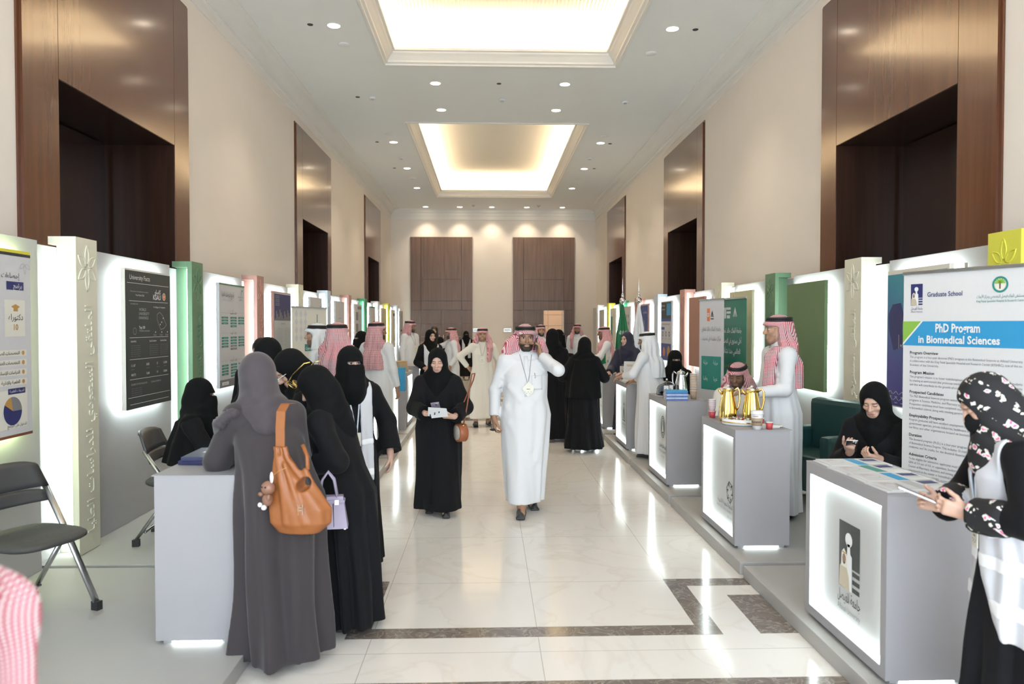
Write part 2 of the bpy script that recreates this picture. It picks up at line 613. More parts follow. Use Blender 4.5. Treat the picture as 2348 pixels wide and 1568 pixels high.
def ring(mb, rect, prof):
    """sweep (inset, z) profile round a rectangle with mitred corners"""
    x0, x1, y0, y1 = rect
    vs = []
    for (d, z) in prof:
        vs += [(x0 + d, y0 + d, z), (x1 - d, y0 + d, z), (x1 - d, y1 - d, z), (x0 + d, y1 - d, z)]
    fs = []
    for i in range(len(prof) - 1):
        for k in range(4):
            l = (k + 1) % 4
            fs.append((i * 4 + k, i * 4 + l, (i + 1) * 4 + l, (i + 1) * 4 + k))
    mb.add(vs, fs)


tn = 10
for (x0, x1, y0, y1) in TRAYS:
    mb = MB()
    ring(mb, (x0 - .03, x1 + .03, y0 - .03, y1 + .03), [(0, HC), (0, HC - .02), (.035, HC - .025), (.04, HC + .0), (.075, HC + .012), (.08, HC + .04), (.13, HC + .10),
         (.16, HC + .125), (.165, HC + .15), (.20, HC + .155), (.20, HC + .19), (.0, HC + .19), (-.12, HC + .19)])
    tn += 1
    mb.build('trim_%d' % tn, M['mould'])['kind'] = 'structure'
    mb = MB()
    q = .16
    mb.box(x0 - q - .05, x1 + q + .05, y0 - q - .05, y1 + q + .05, 6.42, 6.46)
    mb.box(x0 - q - .05, x0 - q, y0 - q, y1 + q, HC + .06, 6.42).box(x1 + q, x1 + q + .05, y0 - q, y1 + q, HC + .06, 6.42)
    mb.box(x0 - q, x1 + q, y0 - q - .05, y0 - q, HC + .06, 6.42).box(x0 - q, x1 + q, y1 + q, y1 + q + .05, HC + .06, 6.42)
    mb.build('ceiling_tray', M['tray'])['kind'] = 'structure'
# fine perforated slats of the front tray
mb = MB()
for i in range(60):
    x = TRAYS[0][0] + .15 + i * .056
    mb.box(x, x + .02, 3.1, 11.4, 6.405, 6.42)
mb.build('ceiling_slats', M['tray'])['kind'] = 'structure'

# crown cove along the two long walls and the end wall
pr = [(0, 5.40), (.018, 5.405), (.02, 5.44), (.012, 5.45), (.012, 5.52), (.03, 5.53), (.035, 5.56)]
pr += [(.05 + .17 * (1 - math.cos(a)), 5.56 + .16 * math.sin(a)) for a in [i * math.pi / 16 for i in range(9)]]
pr += [(.26, 5.725), (.275, 5.735), (.28, HC)]
for nm, X, s in (('trim_20', XL, 1), ('trim_21', XR, -1)):
    vs = []; fs = []
    for (d, z) in pr: vs += [(X + s * d, YN, z), (X + s * d, YE, z)]
    for i in range(len(pr) - 1): fs.append((2 * i, 2 * i + 1, 2 * i + 3, 2 * i + 2))
    MB().add(vs, fs).build(nm, M['mould'])['kind'] = 'structure'
vs = []; fs = []
for (d, z) in [(0, 5.36), (.02, 5.37), (.02, 5.50), (.035, 5.51), (.04, 5.60), (.07, 5.62), (.08, 5.70), (.10, HC)]: vs += [(XL, YE - d, z), (XR, YE - d, z)]
for i in range(7): fs.append((2 * i, 2 * i + 1, 2 * i + 3, 2 * i + 2))
MB().add(vs, fs).build('trim_22', M['mould'])['kind'] = 'structure'

# ---------------------------------------------------------------- ceiling fittings
ORD = ['nearest', 'second', 'third', 'fourth', 'fifth', 'sixth', 'seventh', 'eighth', 'ninth', 'tenth', 'eleventh', 'twelfth']


def downlight_proto():
    r = empty('downlight', (0, 0, -9))
    MB().lathe([(.085, -.004), (.097, -.008), (.10, -.003), (.10, .0)], n=28, cap=False).build('trim_ring', M['white'], r)
    MB().lathe([(.0, -.002), (.084, -.002), (.084, 0.0)], n=24).build('lamp_lens', M['lamp'], r)
    return r


pt = downlight_proto()
DL = [(-2.09, 10.09, 'left side of the front tray'), (2.52, 10.05, 'right side of the front tray'),
      (-.885, 12.42, 'left, between the trays, nearer pair'), (1.29, 12.4, 'right, between the trays, nearer pair'),
      (-.885, 13.94, 'left, between the trays, farther pair'), (1.28, 13.9, 'right, between the trays, farther pair'),
      (-2.10, 16.42, 'left of the rear tray, nearest of three'), (2.50, 16.35, 'right of the rear tray, nearest of three'),
      (-2.10, 19.13, 'left of the rear tray, middle of three'), (2.49, 19.05, 'right of the rear tray, middle of three'),
      (-2.11, 21.85, 'left of the rear tray, farthest of three'), (2.48, 21.78, 'right of the rear tray, farthest of three')]
for i, x in enumerate((-2.15, -.98, .12, 1.32, 2.55)):
    DL.append((x, 25.3, '%s from left in the row by the end wall' % ['first', 'second', 'middle', 'fourth', 'last'][i]))
for i, (x, y, w) in enumerate(DL):
    o = pt if i == 0 else copy_tree(pt)
    o.location = (x, y, HC)
    tag(o, 'round lit recessed downlight, ' + w, 'downlight', 'recessed ceiling downlights')
    if i < 17:
        l = bpy.data.lights.new('downlight_beam', 'SPOT')
        l.energy = 75; l.color = (1, .83, .62); l.spot_size = R(95); l.spot_blend = .8; l.shadow_soft_size = .06
        lo = bpy.data.objects.new('downlight_beam', l); COL.objects.link(lo); lo.location = (x, y, HC - .03)


def put(proto, name_first, spots, cat, group, words):
    for i, (x, y, w) in enumerate(spots):
        o = proto if i == 0 else copy_tree(proto)
        o.location = (x, y, HC)
        tag(o, words + ', ' + w, cat, group)


hole = MB().lathe([(.0, -.003), (.03, -.003), (.036, -.006), (.04, -.002), (.04, 0)], n=16).build('recessed_spot', M['black'])
put(hole, '', [(-2.40, 10.06, 'left of the big front-left downlight'), (2.84, 10.06, 'right of the big front-right downlight'), (-2.32, 13.2, 'ceiling left of the smoke detector'), (.18, 12.4, 'midway between two downlights'),
               (-2.46, 16.4, 'far left of the rear tray, nearer'), (2.72, 16.4, 'far right of the rear tray, nearer'), (-2.42, 19.1, 'far left of the rear tray, farther'), (2.74, 19.0, 'far right of the rear tray, farther')], 'spotlight', 'small black ceiling spots', 'small dark unlit recessed spot')
disc = MB().lathe([(.0, -.016), (.07, -.016), (.085, -.010), (.088, 0)], n=24).build('ceiling_speaker', M['white'])
put(disc, '', [(-2.08, 10.75, 'front left'), (2.42, 10.95, 'front right'), (-2.1, 15.75, 'left by the rear tray'), (2.5, 15.75, 'right by the rear tray'), (-2.08, 20.4, 'far left'), (2.5, 20.4, 'far right')], 'speaker', 'white ceiling discs', 'flat white round ceiling disc')
sd = empty('smoke_detector', (0, 0, 0))
MB().lathe([(.045, -.035), (.06, -.028), (.062, 0)], n=20).build('detector_body', M['white'], sd)
MB().lathe([(0, -.05), (.024, -.05), (.03, -.035)], n=14).build('sensor_cap', M['steel'], sd)
put(sd, '', [(-2.06, 13.2, 'left between the trays'), (.25, 13.25, 'centre between the trays'), (2.48, 13.3, 'right between the trays'), (-2.1, 17.9, 'left of the rear tray'), (2.45, 17.8, 'right of the rear tray'), (-.5, 24.9, 'by end wall, left'), (1.7, 24.9, 'by end wall, right')], 'smoke detector', 'smoke detectors', 'small white domed smoke detector')
for x, w in ((-.40, 'left of the pier between the doors'), (.67, 'right of the pier between the doors')):
    t = empty('wall_plate', (x, YE, 1.52), 0, 'grey metal socket plate on the end wall, ' + w, 'switch plate')
    MB().box(-.14, .14, -.02, 0, -.07, .07, bev=.004).build('plate', M['steel'], t)
    mb = MB()
    for i in range(4): mb.box(-.10 + i * .055, -.06 + i * .055, -.026, -.019, -.03, .03)
    mb.build('rocker_switch', M['white'], t)

# ---------------------------------------------------------------- lettering
_AR = {}
for ch, c, n4 in (('ا', 0xFE8D, 2), ('ب', 0xFE8F, 4), ('ة', 0xFE93, 2), ('ت', 0xFE95, 4), ('ث', 0xFE99, 4), ('ج', 0xFE9D, 4), ('ح', 0xFEA1, 4), ('خ', 0xFEA5, 4),
                  ('د', 0xFEA9, 2), ('ذ', 0xFEAB, 2), ('ر', 0xFEAD, 2), ('ز', 0xFEAF, 2), ('س', 0xFEB1, 4), ('ش', 0xFEB5, 4), ('ص', 0xFEB9, 4), ('ض', 0xFEBD, 4),
                  ('ط', 0xFEC1, 4), ('ظ', 0xFEC5, 4), ('ع', 0xFEC9, 4), ('غ', 0xFECD, 4), ('ف', 0xFED1, 4), ('ق', 0xFED5, 4), ('ك', 0xFED9, 4), ('ل', 0xFEDD, 4),
                  ('م', 0xFEE1, 4), ('ن', 0xFEE5, 4), ('ه', 0xFEE9, 4), ('و', 0xFEED, 2), ('ى', 0xFEEF, 2), ('ي', 0xFEF1, 4), ('ء', 0xFE80, 1), ('آ', 0xFE81, 2),
                  ('أ', 0xFE83, 2), ('إ', 0xFE87, 2), ('ئ', 0xFE89, 4), ('ؤ', 0xFE85, 2)):
    _AR[ch] = (c, n4)


def shape(s):
    """join Arabic letters and put them in visual order"""
    if not any(c in _AR for c in s): return s
    out = []; i = 0; prev = False
    while i < len(s):
        c = s[i]
        if c in _AR:
            code, nf = _AR[c]
            if c == 'ل' and i + 1 < len(s) and s[i + 1] in 'اأإ':
                code = {'ا': 0xFEFB, 'أ': 0xFEF7, 'إ': 0xFEF9}[s[i + 1]]
                out.append(chr(code + (1 if prev else 0))); prev = False; i += 2; continue
            nxt = i + 1 < len(s) and (s[i + 1] in _AR and _AR[s[i + 1]][1] > 1 or s[i + 1] == 'ـ')
            join_next = nf == 4 and nxt
            k = (3 if join_next else 1) if (prev and nf > 1) else (2 if join_next else 0)
            out.append(chr(code + k)); prev = nf == 4
        elif c == 'ـ':
            out.append('ـ'); prev = True
        else:
            out.append(c); prev = False
        i += 1
    return ''.join(reversed(out))


_TC = {}


def text_geo(s, bold=0.0, res=2):
    """(verts2d, faces, x0, x1) of one line at size 1"""
    key = (s, bold, res)
    if key in _TC: return _TC[key]
    c = bpy.data.curves.new('t', 'FONT')
    c.body = shape(s); c.size = 1; c.resolution_u = res; c.offset = bold; c.fill_mode = 'FRONT'
    o = bpy.data.objects.new('t', c)
    COL.objects.link(o)
    dg = bpy.context.evaluated_depsgraph_get(); dg.update()
    me = bpy.data.meshes.new_from_object(o.evaluated_get(dg))
    vs = [(v.co.x, v.co.y) for v in me.vertices]
    fs = [tuple(p.vertices) for p in me.polygons]
    bpy.data.objects.remove(o); bpy.data.curves.remove(c); bpy.data.meshes.remove(me)
    x0 = min((v[0] for v in vs), default=0); x1 = max((v[0] for v in vs), default=1)
    _TC[key] = (vs, fs, x0, x1)
    return _TC[key]


class Face:
    """a flat printed face: origin top-left, u to the viewer's right, v down, in metres"""
    def __init__(s, o, u, n, parent, local=False):
        s.local = local
        s.o = Vector(o); s.u = Vector(u).normalized(); s.n = Vector(n).normalized()
        s.d = s.u.cross(s.n)
        s.parent = parent; s.layer = {}

    def p(s, x, y, h): return s.o + s.u * x + s.d * y + s.n * h

    def mb(s, m, name):
        k = (name, m.name)
        if k not in s.layer: s.layer[k] = (MB(), m, name)
        return s.layer[k][0]

    def rect(s, x, y, w, h, m, name='print', lift=.001):
        s.mb(m, name).quad(s.p(x, y + h, lift), s.p(x + w, y + h, lift), s.p(x + w, y, lift), s.p(x, y, lift)); return s

    def poly(s, pts, m, name='print', lift=.0014):
        s.mb(m, name).add([s.p(a, b, lift) for a, b in pts], [tuple(range(len(pts)))]); return s

    def disc(s, x, y, r, m, name='print', lift=.0016, a0=0, a1=360, ry=None, n=28, r0=0):
        ry = ry or r
        ps = [(x + r * math.cos(R(a0 + (a1 - a0) * i / n)), y - ry * math.sin(R(a0 + (a1 - a0) * i / n))) for i in range(n + 1)]
        if r0:
            qs = [(x + r0 * math.cos(R(a0 + (a1 - a0) * i / n)), y - r0 * ry / r * math.sin(R(a0 + (a1 - a0) * i / n))) for i in range(n + 1)]
            mb = s.mb(m, name)
            for i in range(n): mb.quad(s.p(*ps[i], lift), s.p(*ps[i + 1], lift), s.p(*qs[i + 1], lift), s.p(*qs[i], lift))
        else:
            s.poly(ps + ([(x, y)] if abs(a1 - a0) < 359 else []), m, name, lift)
        return s

    def line(s, x, y, x2, y2, w, m, name='print', lift=.0014):
        a = Vector((x, y)); b = Vector((x2, y2)); t = (b - a).normalized(); q = Vector((-t.y, t.x)) * w / 2
        return s.poly([tuple(a + q), tuple(b + q), tuple(b - q), tuple(a - q)], m, name, lift)

    def text(s, t, x, y, size, m, al='l', bold=0.0, name='lettering', lift=.002, w=None, rot=0, ex=0):
        """baseline at y; al l/r/c; w squeezes the line to that width; rot=90 turns it to run downwards"""
        vs, fs, x0, x1 = text_geo(t, bold)
        k = size; kx = size if not w else w / max(1e-6, x1 - x0)
        ox = {'l': -x0, 'r': -x1, 'c': -(x0 + x1) / 2}[al]
        cr, sr = math.cos(R(rot)), math.sin(R(rot))
        out = []
        for (a, b) in vs:
            a = (a + ox) * kx; b = -b * k
            out.append(s.p(x + a * cr - b * sr, y + a * sr + b * cr, lift + ex))
        mb = s.mb(m, name)
        if ex:
            low = []
            n = len(out)
            ed = {}
            for f in fs:
                for i in range(len(f)):
                    e = (f[i], f[(i + 1) % len(f)])
                    if (e[1], e[0]) in ed: ed.pop((e[1], e[0]))
                    else: ed[e] = 1
            mb.add(out + [v - s.n * (ex + .002) for v in out], list(fs) + [(b, a, a + n, b + n) for (a, b) in ed])
        else:
            mb.add(out, fs)
        return s

    def para(s, lines, x, y, size, lead, m, al='l', w=None, **k):
        for i, t in enumerate(lines): s.text(t, x, y + i * lead, size, m, al, w=w, **k)
        return s

    def done(s):
        for (mb, m, name) in s.layer.values():
            if s.local: mb.build(name, m, s.parent)
            else: mb.wbuild(name, m, s.parent)
        s.layer = {}


def ink(name, c, rough=.5):
    if name not in M: M[name] = mat(name, c, rough, vary=.02)
    return M[name]


K = ink('black_ink', (.03, .03, .035)); GK = ink('grey_ink', (.22, .22, .24)); WK = ink('white_ink', (.82, .82, .82)); LG = ink('light_grey_ink', (.45, .46, .48))
NAVY = ink('navy_ink', (.025, .03, .14)); TEAL = ink('teal_ink', (.03, .24, .21)); SKY = ink('sky_blue_ink', (.03, .30, .58)); LIME = ink('lime_ink', (.25, .48, .07))
GOLDI = ink('gold_ink', (.50, .27, .07)); BURG = ink('brown_ink', (.20, .07, .04)); DKG = ink('charcoal_print', (.035, .042, .042)); ORG = ink('orange_ink', (.75, .22, .08))
ROY = ink('royal_blue_ink', (.04, .08, .30)); GRN = ink('print_green', (.01, .20, .12)); SKIN = ink('portrait_brown_ink', (.28, .17, .11)); BEI = ink('beige_ink', (.55, .48, .36))
YEL = ink('yellow_ink', (.70, .62, .05)); REDI = ink('red_ink', (.45, .06, .09)); PALE = ink('pale_grey_print', (.62, .62, .64)); CREAMP = ink('cream_print', (.76, .74, .66))

# ---------------------------------------------------------------- exhibition booths
SIDES = dict(L=dict(s=-1, aisle=-1.2, cf=-1.28, pf=-2.85, panel=-2.94, back=-3.12, word='left'),
             R=dict(s=1, aisle=1.71, cf=1.775, pf=3.36, panel=3.45, back=3.63, word='right'))
PH = .085


def sx(a, b): return (a, b) if a < b else (b, a)


FLOWER = []
for k in range(6):
    a = k * 60 + 30
    pts = []
    for i in range(15):
        t = i / 14
        r = .018 + .112 * (1 - abs(2 * t - 1))
        wd = .024 * math.sin(math.pi * (1 - abs(2 * t - 1)) ** .8) * (1 if t < .5 else -1)
        pts.append((r * math.cos(R(a)) - wd * math.sin(R(a)), (r * math.sin(R(a)) + wd * math.cos(R(a))) * 1.25))
    FLOWER.append(pts)


def pillar(S, y, m, label, lit=True, w=.275):
    s = S['s']; pf, bk = S['pf'], S['panel'] + s * .098
    t = empty('display_pillar', (pf, y + w / 2, PH), 0, label, 'display pillar', kind='thing')
    b = MB(); z0, z1 = PH + .001, 2.312
    b.box(*sx(pf, pf + s * .045), y, y + w, z0, z1, bev=.003)                    # front board
    b.box(*sx(pf + s * .045, bk), y + w - .03, y + w, z0, z1)                    # far cheek
    b.box(*sx(pf + s * .045, bk), y, y + w - .03, z1 - .055, z1)                 # top cap
    b.box(*sx(pf + s * .045, bk), y + .10, y + w - .03, z0, z1 - .055)           # core
    b.wbuild('pillar_body', m, t)
    if lit:
        MB().box(*sx(pf + s * .047, pf + s * .062), y + .03, y + .09, z0 + .02, z1 - .07).wbuild('led_strip', M['led'], t)
    u = Vector((0, -s, 0))
    f = Face((pf, y + w if s > 0 else y, z1), u, (-s, 0, 0), t)
    for pts in FLOWER:
        f.mb(m, 'carved_flower').tube([f.p(w / 2 + a, .21 + c, .001) for a, c in pts], .0055, 6)
    if y < 14:
        f.text('الملتقى السعودي للدراسات العليا', w / 2 + .055, .47, .125, m, 'r', name='carved_lettering', rot=-90, ex=.005, w=1.62)
    f.done()
    return t


def panel(S, y0, y1, label):
    s = S['s']
    t = empty('partition_panel', (S['panel'], (y0 + y1) / 2, PH), 0, label, 'partition panel', kind='thing')
    MB().box(*sx(S['panel'], S['panel'] + s * .10), y0, y1, PH + .001, 2.252, bev=.003).wbuild('panel_board', M['panel'], t)
    MB().box(*sx(S['panel'] + s * .10, S['back']), y0 - .57, y1 - .002, PH + .001, 2.245).wbuild('rear_board', M['panel'], t)
    return t


def board(S, yc, m, label, led=None, w=.81, z0=1.025, z1=2.15):
    """poster board held off the panel with a light ring behind it; returns (thing, Face)"""
    s = S['s']; x = S['panel'] - s * .095
    t = empty('poster_board', (x, yc, z0), 0, label, 'poster board')
    MB().box(*sx(x, x + s * .035), yc - w / 2, yc + w / 2, z0, z1, bev=.002).wbuild('board', m, t)
    l = MB(); xa, xb = x + s * .038, x + s * .090
    i = .035; th = .012
    l.box(*sx(xa, xb), yc - w / 2 + i, yc - w / 2 + i + th, z0 + i, z1 - i).box(*sx(xa, xb), yc + w / 2 - i - th, yc + w / 2 - i, z0 + i, z1 - i)
    l.box(*sx(xa, xb), yc - w / 2 + i, yc + w / 2 - i, z0 + i, z0 + i + th).box(*sx(xa, xb), yc - w / 2 + i, yc + w / 2 - i, z1 - i - th, z1 - i)
    l.wbuild('halo_light', led or M['halo'], t)
    f = Face((x, yc + w / 2 if s > 0 else yc - w / 2, z1), (0, -s, 0), (-s, 0, 0), t)
    return t, f


def counter(S, y0, label, L=.83, emblem=None):
    s = S['s']; cf = S['cf']; W = .40
    t = empty('counter', (cf + s * W / 2, y0 + L / 2, PH), 0, label, 'counter')
    z0, z1 = PH + .02, .94
    b = MB(); rc = .045
    X0 = cf; X1 = cf + s * W
    b.box(*sx(X0 + s * rc, X1), y0, y0 + L, z0, z1)
    b.box(*sx(X0, X0 + s * rc), y0, y0 + .048, z0, z1).box(*sx(X0, X0 + s * rc), y0 + L - .048, y0 + L, z0, z1)
    b.box(*sx(X0, X0 + s * rc), y0 + .048, y0 + L - .048, z1 - .058, z1).box(*sx(X0, X0 + s * rc), y0 + .048, y0 + L - .048, z0, z0 + .05)
    b.box(*sx(X0 - s * .0, X1 + s * .012), y0 - .004, y0 + L + .004, z1, z1 + .004)
    for yy in (y0 + .02, y0 + L - .08):
        for xx in (X0 + s * .03, X1 - s * .07): b.box(*sx(xx, xx + s * .04), yy, yy + .06, PH, z0)
    b.wbuild('counter_body', M['grey'], t)
    l = MB(); e = .010; xa, xb = X0 + s * .010, X0 + s * .040
    l.box(*sx(xa, xb), y0 + .049, y0 + .049 + e, z0 + .052, z1 - .060).box(*sx(xa, xb), y0 + L - .049 - e, y0 + L - .049, z0 + .052, z1 - .060)
    l.box(*sx(xa, xb), y0 + .06, y0 + L - .06, z0 + .052, z0 + .052 + e).box(*sx(xa, xb), y0 + .06, y0 + L - .06, z1 - .06 - e, z1 - .06)
    l.wbuild('led_strip', M['led'], t)
    MB().box(*sx(X0 + s * .04, X0 + s * .0445), y0 + .048, y0 + L - .048, z0 + .05, z1 - .058).wbuild('light_panel', M['lightbox'], t)
    MB().box(*sx(X0 + s * .08, X1 - s * .08), y0 + .012, y0 + .03, PH + .004, PH + .018).wbuild('base_light', M['led'], t)
    f = Face((X0 + s * .0395, y0 + L if s > 0 else y0, z1), (0, -s, 0), (-s, 0, 0), t)
    if emblem:
        emblem(f, L, z1 - z0)
        f.done()
    return t


def platform(S, y0, y1, label):
    s = S['s']
    t = MB().box(*sx(S['aisle'], S['back'] + s * .05), y0, y1, 0, PH, bev=.004).build('platform', M['platform'])
    tag(t, label, 'platform', kind='thing')


LC = ['cream', 'green', 'pink', 'cream', 'blue', 'pink', 'bgreen', 'white', 'yellow', 'blue']
RC_ = ['yellow', 'cream', 'green', 'cream', 'pink', 'blue', 'pink', 'bgreen', 'yellow', 'white']
CN = dict(cream='cream', green='sage green', pink='dusty pink', blue='pale blue', bgreen='bright green', white='white', yellow='yellow')
LY = [5.17 + 1.983 * k for k in range(10)]
RY = [4.53 + 1.985 * k for k in range(10)]
for k, c in enumerate(LC):
    pillar(SIDES['L'], LY[k], M[c], '%s display pillar with carved flower, %s along the left row' % (CN[c], ORD[k]))
for k, c in enumerate(RC_):
    pillar(SIDES['R'], RY[k], M[c], '%s display pillar with carved flower, %s along the right row' % (CN[c], ORD[k]), lit=c != 'green', w=.31)
for k in range(-1, 10):
    y = 5.17 + 1.983 * k
    panel(SIDES['L'], y + .285, y + 1.70, 'grey partition panel, %s along the left row of booths' % ORD[k + 1])
    platform(SIDES['L'], y - .19, y + 1.74, 'grey raised booth platform, %s along the left row' % ORD[k + 1])
for k in range(0, 10):
    y = RY[k]
    panel(SIDES['R'], y + .32, y + 1.68, 'grey partition panel, %s along the right row of booths' % ORD[k])
for k in range(-1, 10):
    y = 4.9 + 1.97 * k
    platform(SIDES['R'], y, y + 1.90, 'grey raised booth platform, %s along the right row' % ORD[k + 1])


# ---- counter emblems (u to the right, v down from the counter top)
def portrait_logo(f, x, y, w, dark, gown=True):
    """dark upright block with a pale keyhole figure, a robed man at its left and three bars"""
    h = w * 1.62
    f.rect(x, y, w, w * 1.05, dark); f.rect(x, y + w * 1.05, w * .62, h - w * 1.05, dark)
    f.disc(x + w * .48, y + w * .40, w * .17, WK, lift=.0018)
    f.poly([(x + w * .42, y + w * .5), (x + w * .54, y + w * .5), (x + w * .56, y + w * .72), (x + w * .64, y + w * .78), (x + w * .64, y + h), (x + w * .34, y + h)], WK, lift=.0018)
    for i in range(3): f.rect(x + w * .66, y + w * (1.10 + .19 * i), w * .34, w * .11, dark)
    f.poly([(x + w * .02, y + h * .99), (x + w * .05, y + h * .70), (x + w * .17, y + h * .62), (x + w * .36, y + h * .64), (x + w * .50, y + h * .80), (x + w * .54, y + h)], BEI, lift=.0022)
    f.poly([(x + w * .12, y + h * .68), (x + w * .14, y + h * .47), (x + w * .26, y + h * .40), (x + w * .40, y + h * .47), (x + w * .42, y + h * .68)], CREAMP, lift=.0026)
    f.disc(x + w * .27, y + h * .56, w * .085, SKIN, ry=w * .13, lift=.003)
    f.disc(x + w * .27, y + h * .605, w * .05, K, a0=180, a1=360, lift=.0033)
    f.rect(x + w * .15, y + h * .455, w * .25, w * .03, GOLDI, lift=.0033)


def emb_portrait(f, L, H):
    portrait_logo(f, .31, .24, .21, DKG)
    f.text('جامعة الفيصل', .415, .645, .075, K, 'c', w=.23); f.text('Alfaisal University', .415, .70, .045, GK, 'c', w=.23)


def emb_knot(f, L, H):
    cx, cyy = .60, .50
    for k in range(6):
        a = R(60 * k + 15)
        p = lambda r, q: (cx + r * math.cos(a + q), cyy + r * 1.1 * math.sin(a + q))
        f.line(*p(.075, 0), *p(.068, .9), .008, K); f.line(*p(.068, .9), *p(.03, 1.2), .008, K); f.line(*p(.075, 0), *p(.045, -.35), .008, K)
    f.text('الجامعة السعودية الإلكترونية', .66, .62, .045, K, 'r', w=.34); f.text('SAUDI ELECTRONIC UNIVERSITY', .66, .66, .028, GK, 'r', w=.36)
    f.text('2011-1432', .66, .70, .026, GK, 'r')


def emb_oval(f, L, H):
    f.disc(.50, .30, .095, K, ry=.115, r0=.086); f.disc(.50, .30, .075, K, ry=.092, r0=.068); f.disc(.50, .30, .05, DKG, ry=.07)
    f.poly([(.48, .35), (.49, .25), (.50, .235), (.51, .25), (.52, .35)], CREAMP, lift=.002)
    f.text('جامعة الملك فيصل', .50, .52, .06, K, 'c', w=.30); f.text('KING FAISAL UNIVERSITY', .50, .57, .035, GK, 'c', w=.32); f.text('١٣٩٥ / 1975', .5, .62, .03, GK, 'c')


def emb_tree(f, L, H):
    f.disc(.42, .30, .022, K)
    for k in range(5): f.line(.42 - .02 - .02 * k, .50, .42, .33, .008, K); f.line(.42 + .02 + .02 * k, .50, .42, .33, .008, K)
    f.rect(.32, .51, .20, .014, K)
    f.text('جامعة الملك خالد', .42, .58, .05, K, 'c', w=.24); f.text('KING KHALID UNIVERSITY', .42, .62, .028, GK, 'c', w=.25)


def emb_arch(f, L, H):
    for r in (.12, .10, .08): f.disc(.42, .38, r, TEAL, r0=r - .008, a0=0, a1=180, ry=r * 2.1)
    f.text('جامعة الإمام', .42, .55, .05, TEAL, 'c', w=.22)


EMB_R = [emb_portrait, emb_knot, emb_oval, emb_tree, emb_arch, None, None, None]
CTR_R = ['carrying brochures, portrait emblem on its lit front', 'carrying gold coffee pots, knot emblem on its lit front', 'carrying blue booklets and a glass cloche, oval emblem on its lit front',
         'carrying a brochure stand, tree emblem on its lit front', 'carrying small table flags and flowers', 'sixth along the right row', 'seventh along the right row', 'eighth along the right row']
for k in range(8):
    counter(SIDES['R'], [3.19, 5.20, 7.22, 9.34, 11.3, 13.25, 15.2, 17.15][k], 'grey booth counter ' + CTR_R[k], emblem=EMB_R[k])
CTR_L = ['with two dark blue folders, women leaning over it', 'hidden behind the women, second along the left row', 'with stacked papers and a lit arch emblem, third along the left row', 'with flat leaflets, fourth along the left row',
         'with a woven box on top, fifth along the left row', 'sixth along the left row', 'seventh along the left row', 'eighth along the left row']
for k in range(8):
    counter(SIDES['L'], 3.72 + 1.963 * k, 'grey booth counter ' + CTR_L[k], emblem=emb_arch if k == 2 else None)


# ---- poster boards
def dense(f, x, y, w, n, lead, m, size=.018, al='r', words=None):
    src = words or ['برنامج الماجستير في العلوم والتقنية', 'الدراسات العليا والبحث العلمي', 'كلية العلوم الطبية والصحية', 'القبول والتسجيل في الجامعة', 'التخصصات الهندسية والإدارية']
    for i in range(n): f.text(src[i % len(src)], x + w if al == 'r' else x, y + i * lead, size, m, al, w=w * (.72 + .28 * ((i * 7) % 5) / 4))


LIMELED = mat('lime_tinted_led', (1, 1, 1), emit=16.0, ecol=(.80, 1.0, .45))
# left 1: white programme poster, yellow top bar
t, f = board(SIDES['L'], 4.25, PALE, 'white poster with yellow top bar and pie chart, nearest on the left wall', LIMELED)
f.rect(0, 0, .81, .018, YEL); f.rect(0, .018, .81, .018, K)
f.text('إحصاءات', .70, .17, .045, K, 'r'); f.rect(.58, .19, .16, .05, NAVY); f.text('برامج', .72, .228, .04, WK, 'r', lift=.003)
f.rect(.56, .30, .19, .22, CREAMP); f.poly([(.62, .34), (.66, .325), (.70, .34), (.66, .36)], GOLDI, lift=.002); f.rect(.64, .352, .04, .016, GOLDI, lift=.0022)
f.text('دكتوراه', .66, .42, .05, K, 'c', lift=.003); f.text('10', .66, .48, .05, GOLDI, 'c', bold=.02, lift=.003)
for i, w in enumerate(('التخصصات الصحية', 'التخصصات الهندسية', 'الدراسات الإنسانية', 'العلمية والإدارية')):
    f.rect(.40, .60 + i * .058, .36, .038, CREAMP); f.text(w, .69, .627 + i * .058, .028, K, 'r', lift=.003, bold=.01); f.disc(.725, .619 + i * .058, .013, GOLDI, lift=.002)
f.rect(.36, .84, .40, .23, CREAMP)
f.rect(.58, .83, .16, .034, NAVY, lift=.002); f.text('الدرجات العلمية', .66, .853, .022, WK, 'c', lift=.003)
for a0, a1, m in ((0, 100, GK), (100, 150, GOLDI), (150, 360, NAVY)): f.disc(.62, .965, .085, m, a0=a0, a1=a1, lift=.0022)
for pts in FLOWER[:3]:
    for (a, c), (d, e) in zip(pts, pts[1:]): f.line(.755 + a * .45, .075 + c * .4, .755 + d * .45, .075 + e * .4, .004, M['panel'], lift=.0012)
f.text('للدخول على البرامج', .75, 1.06, .024, K, 'r'); f.rect(0, 1.108, .81, .017, BURG); f.done()
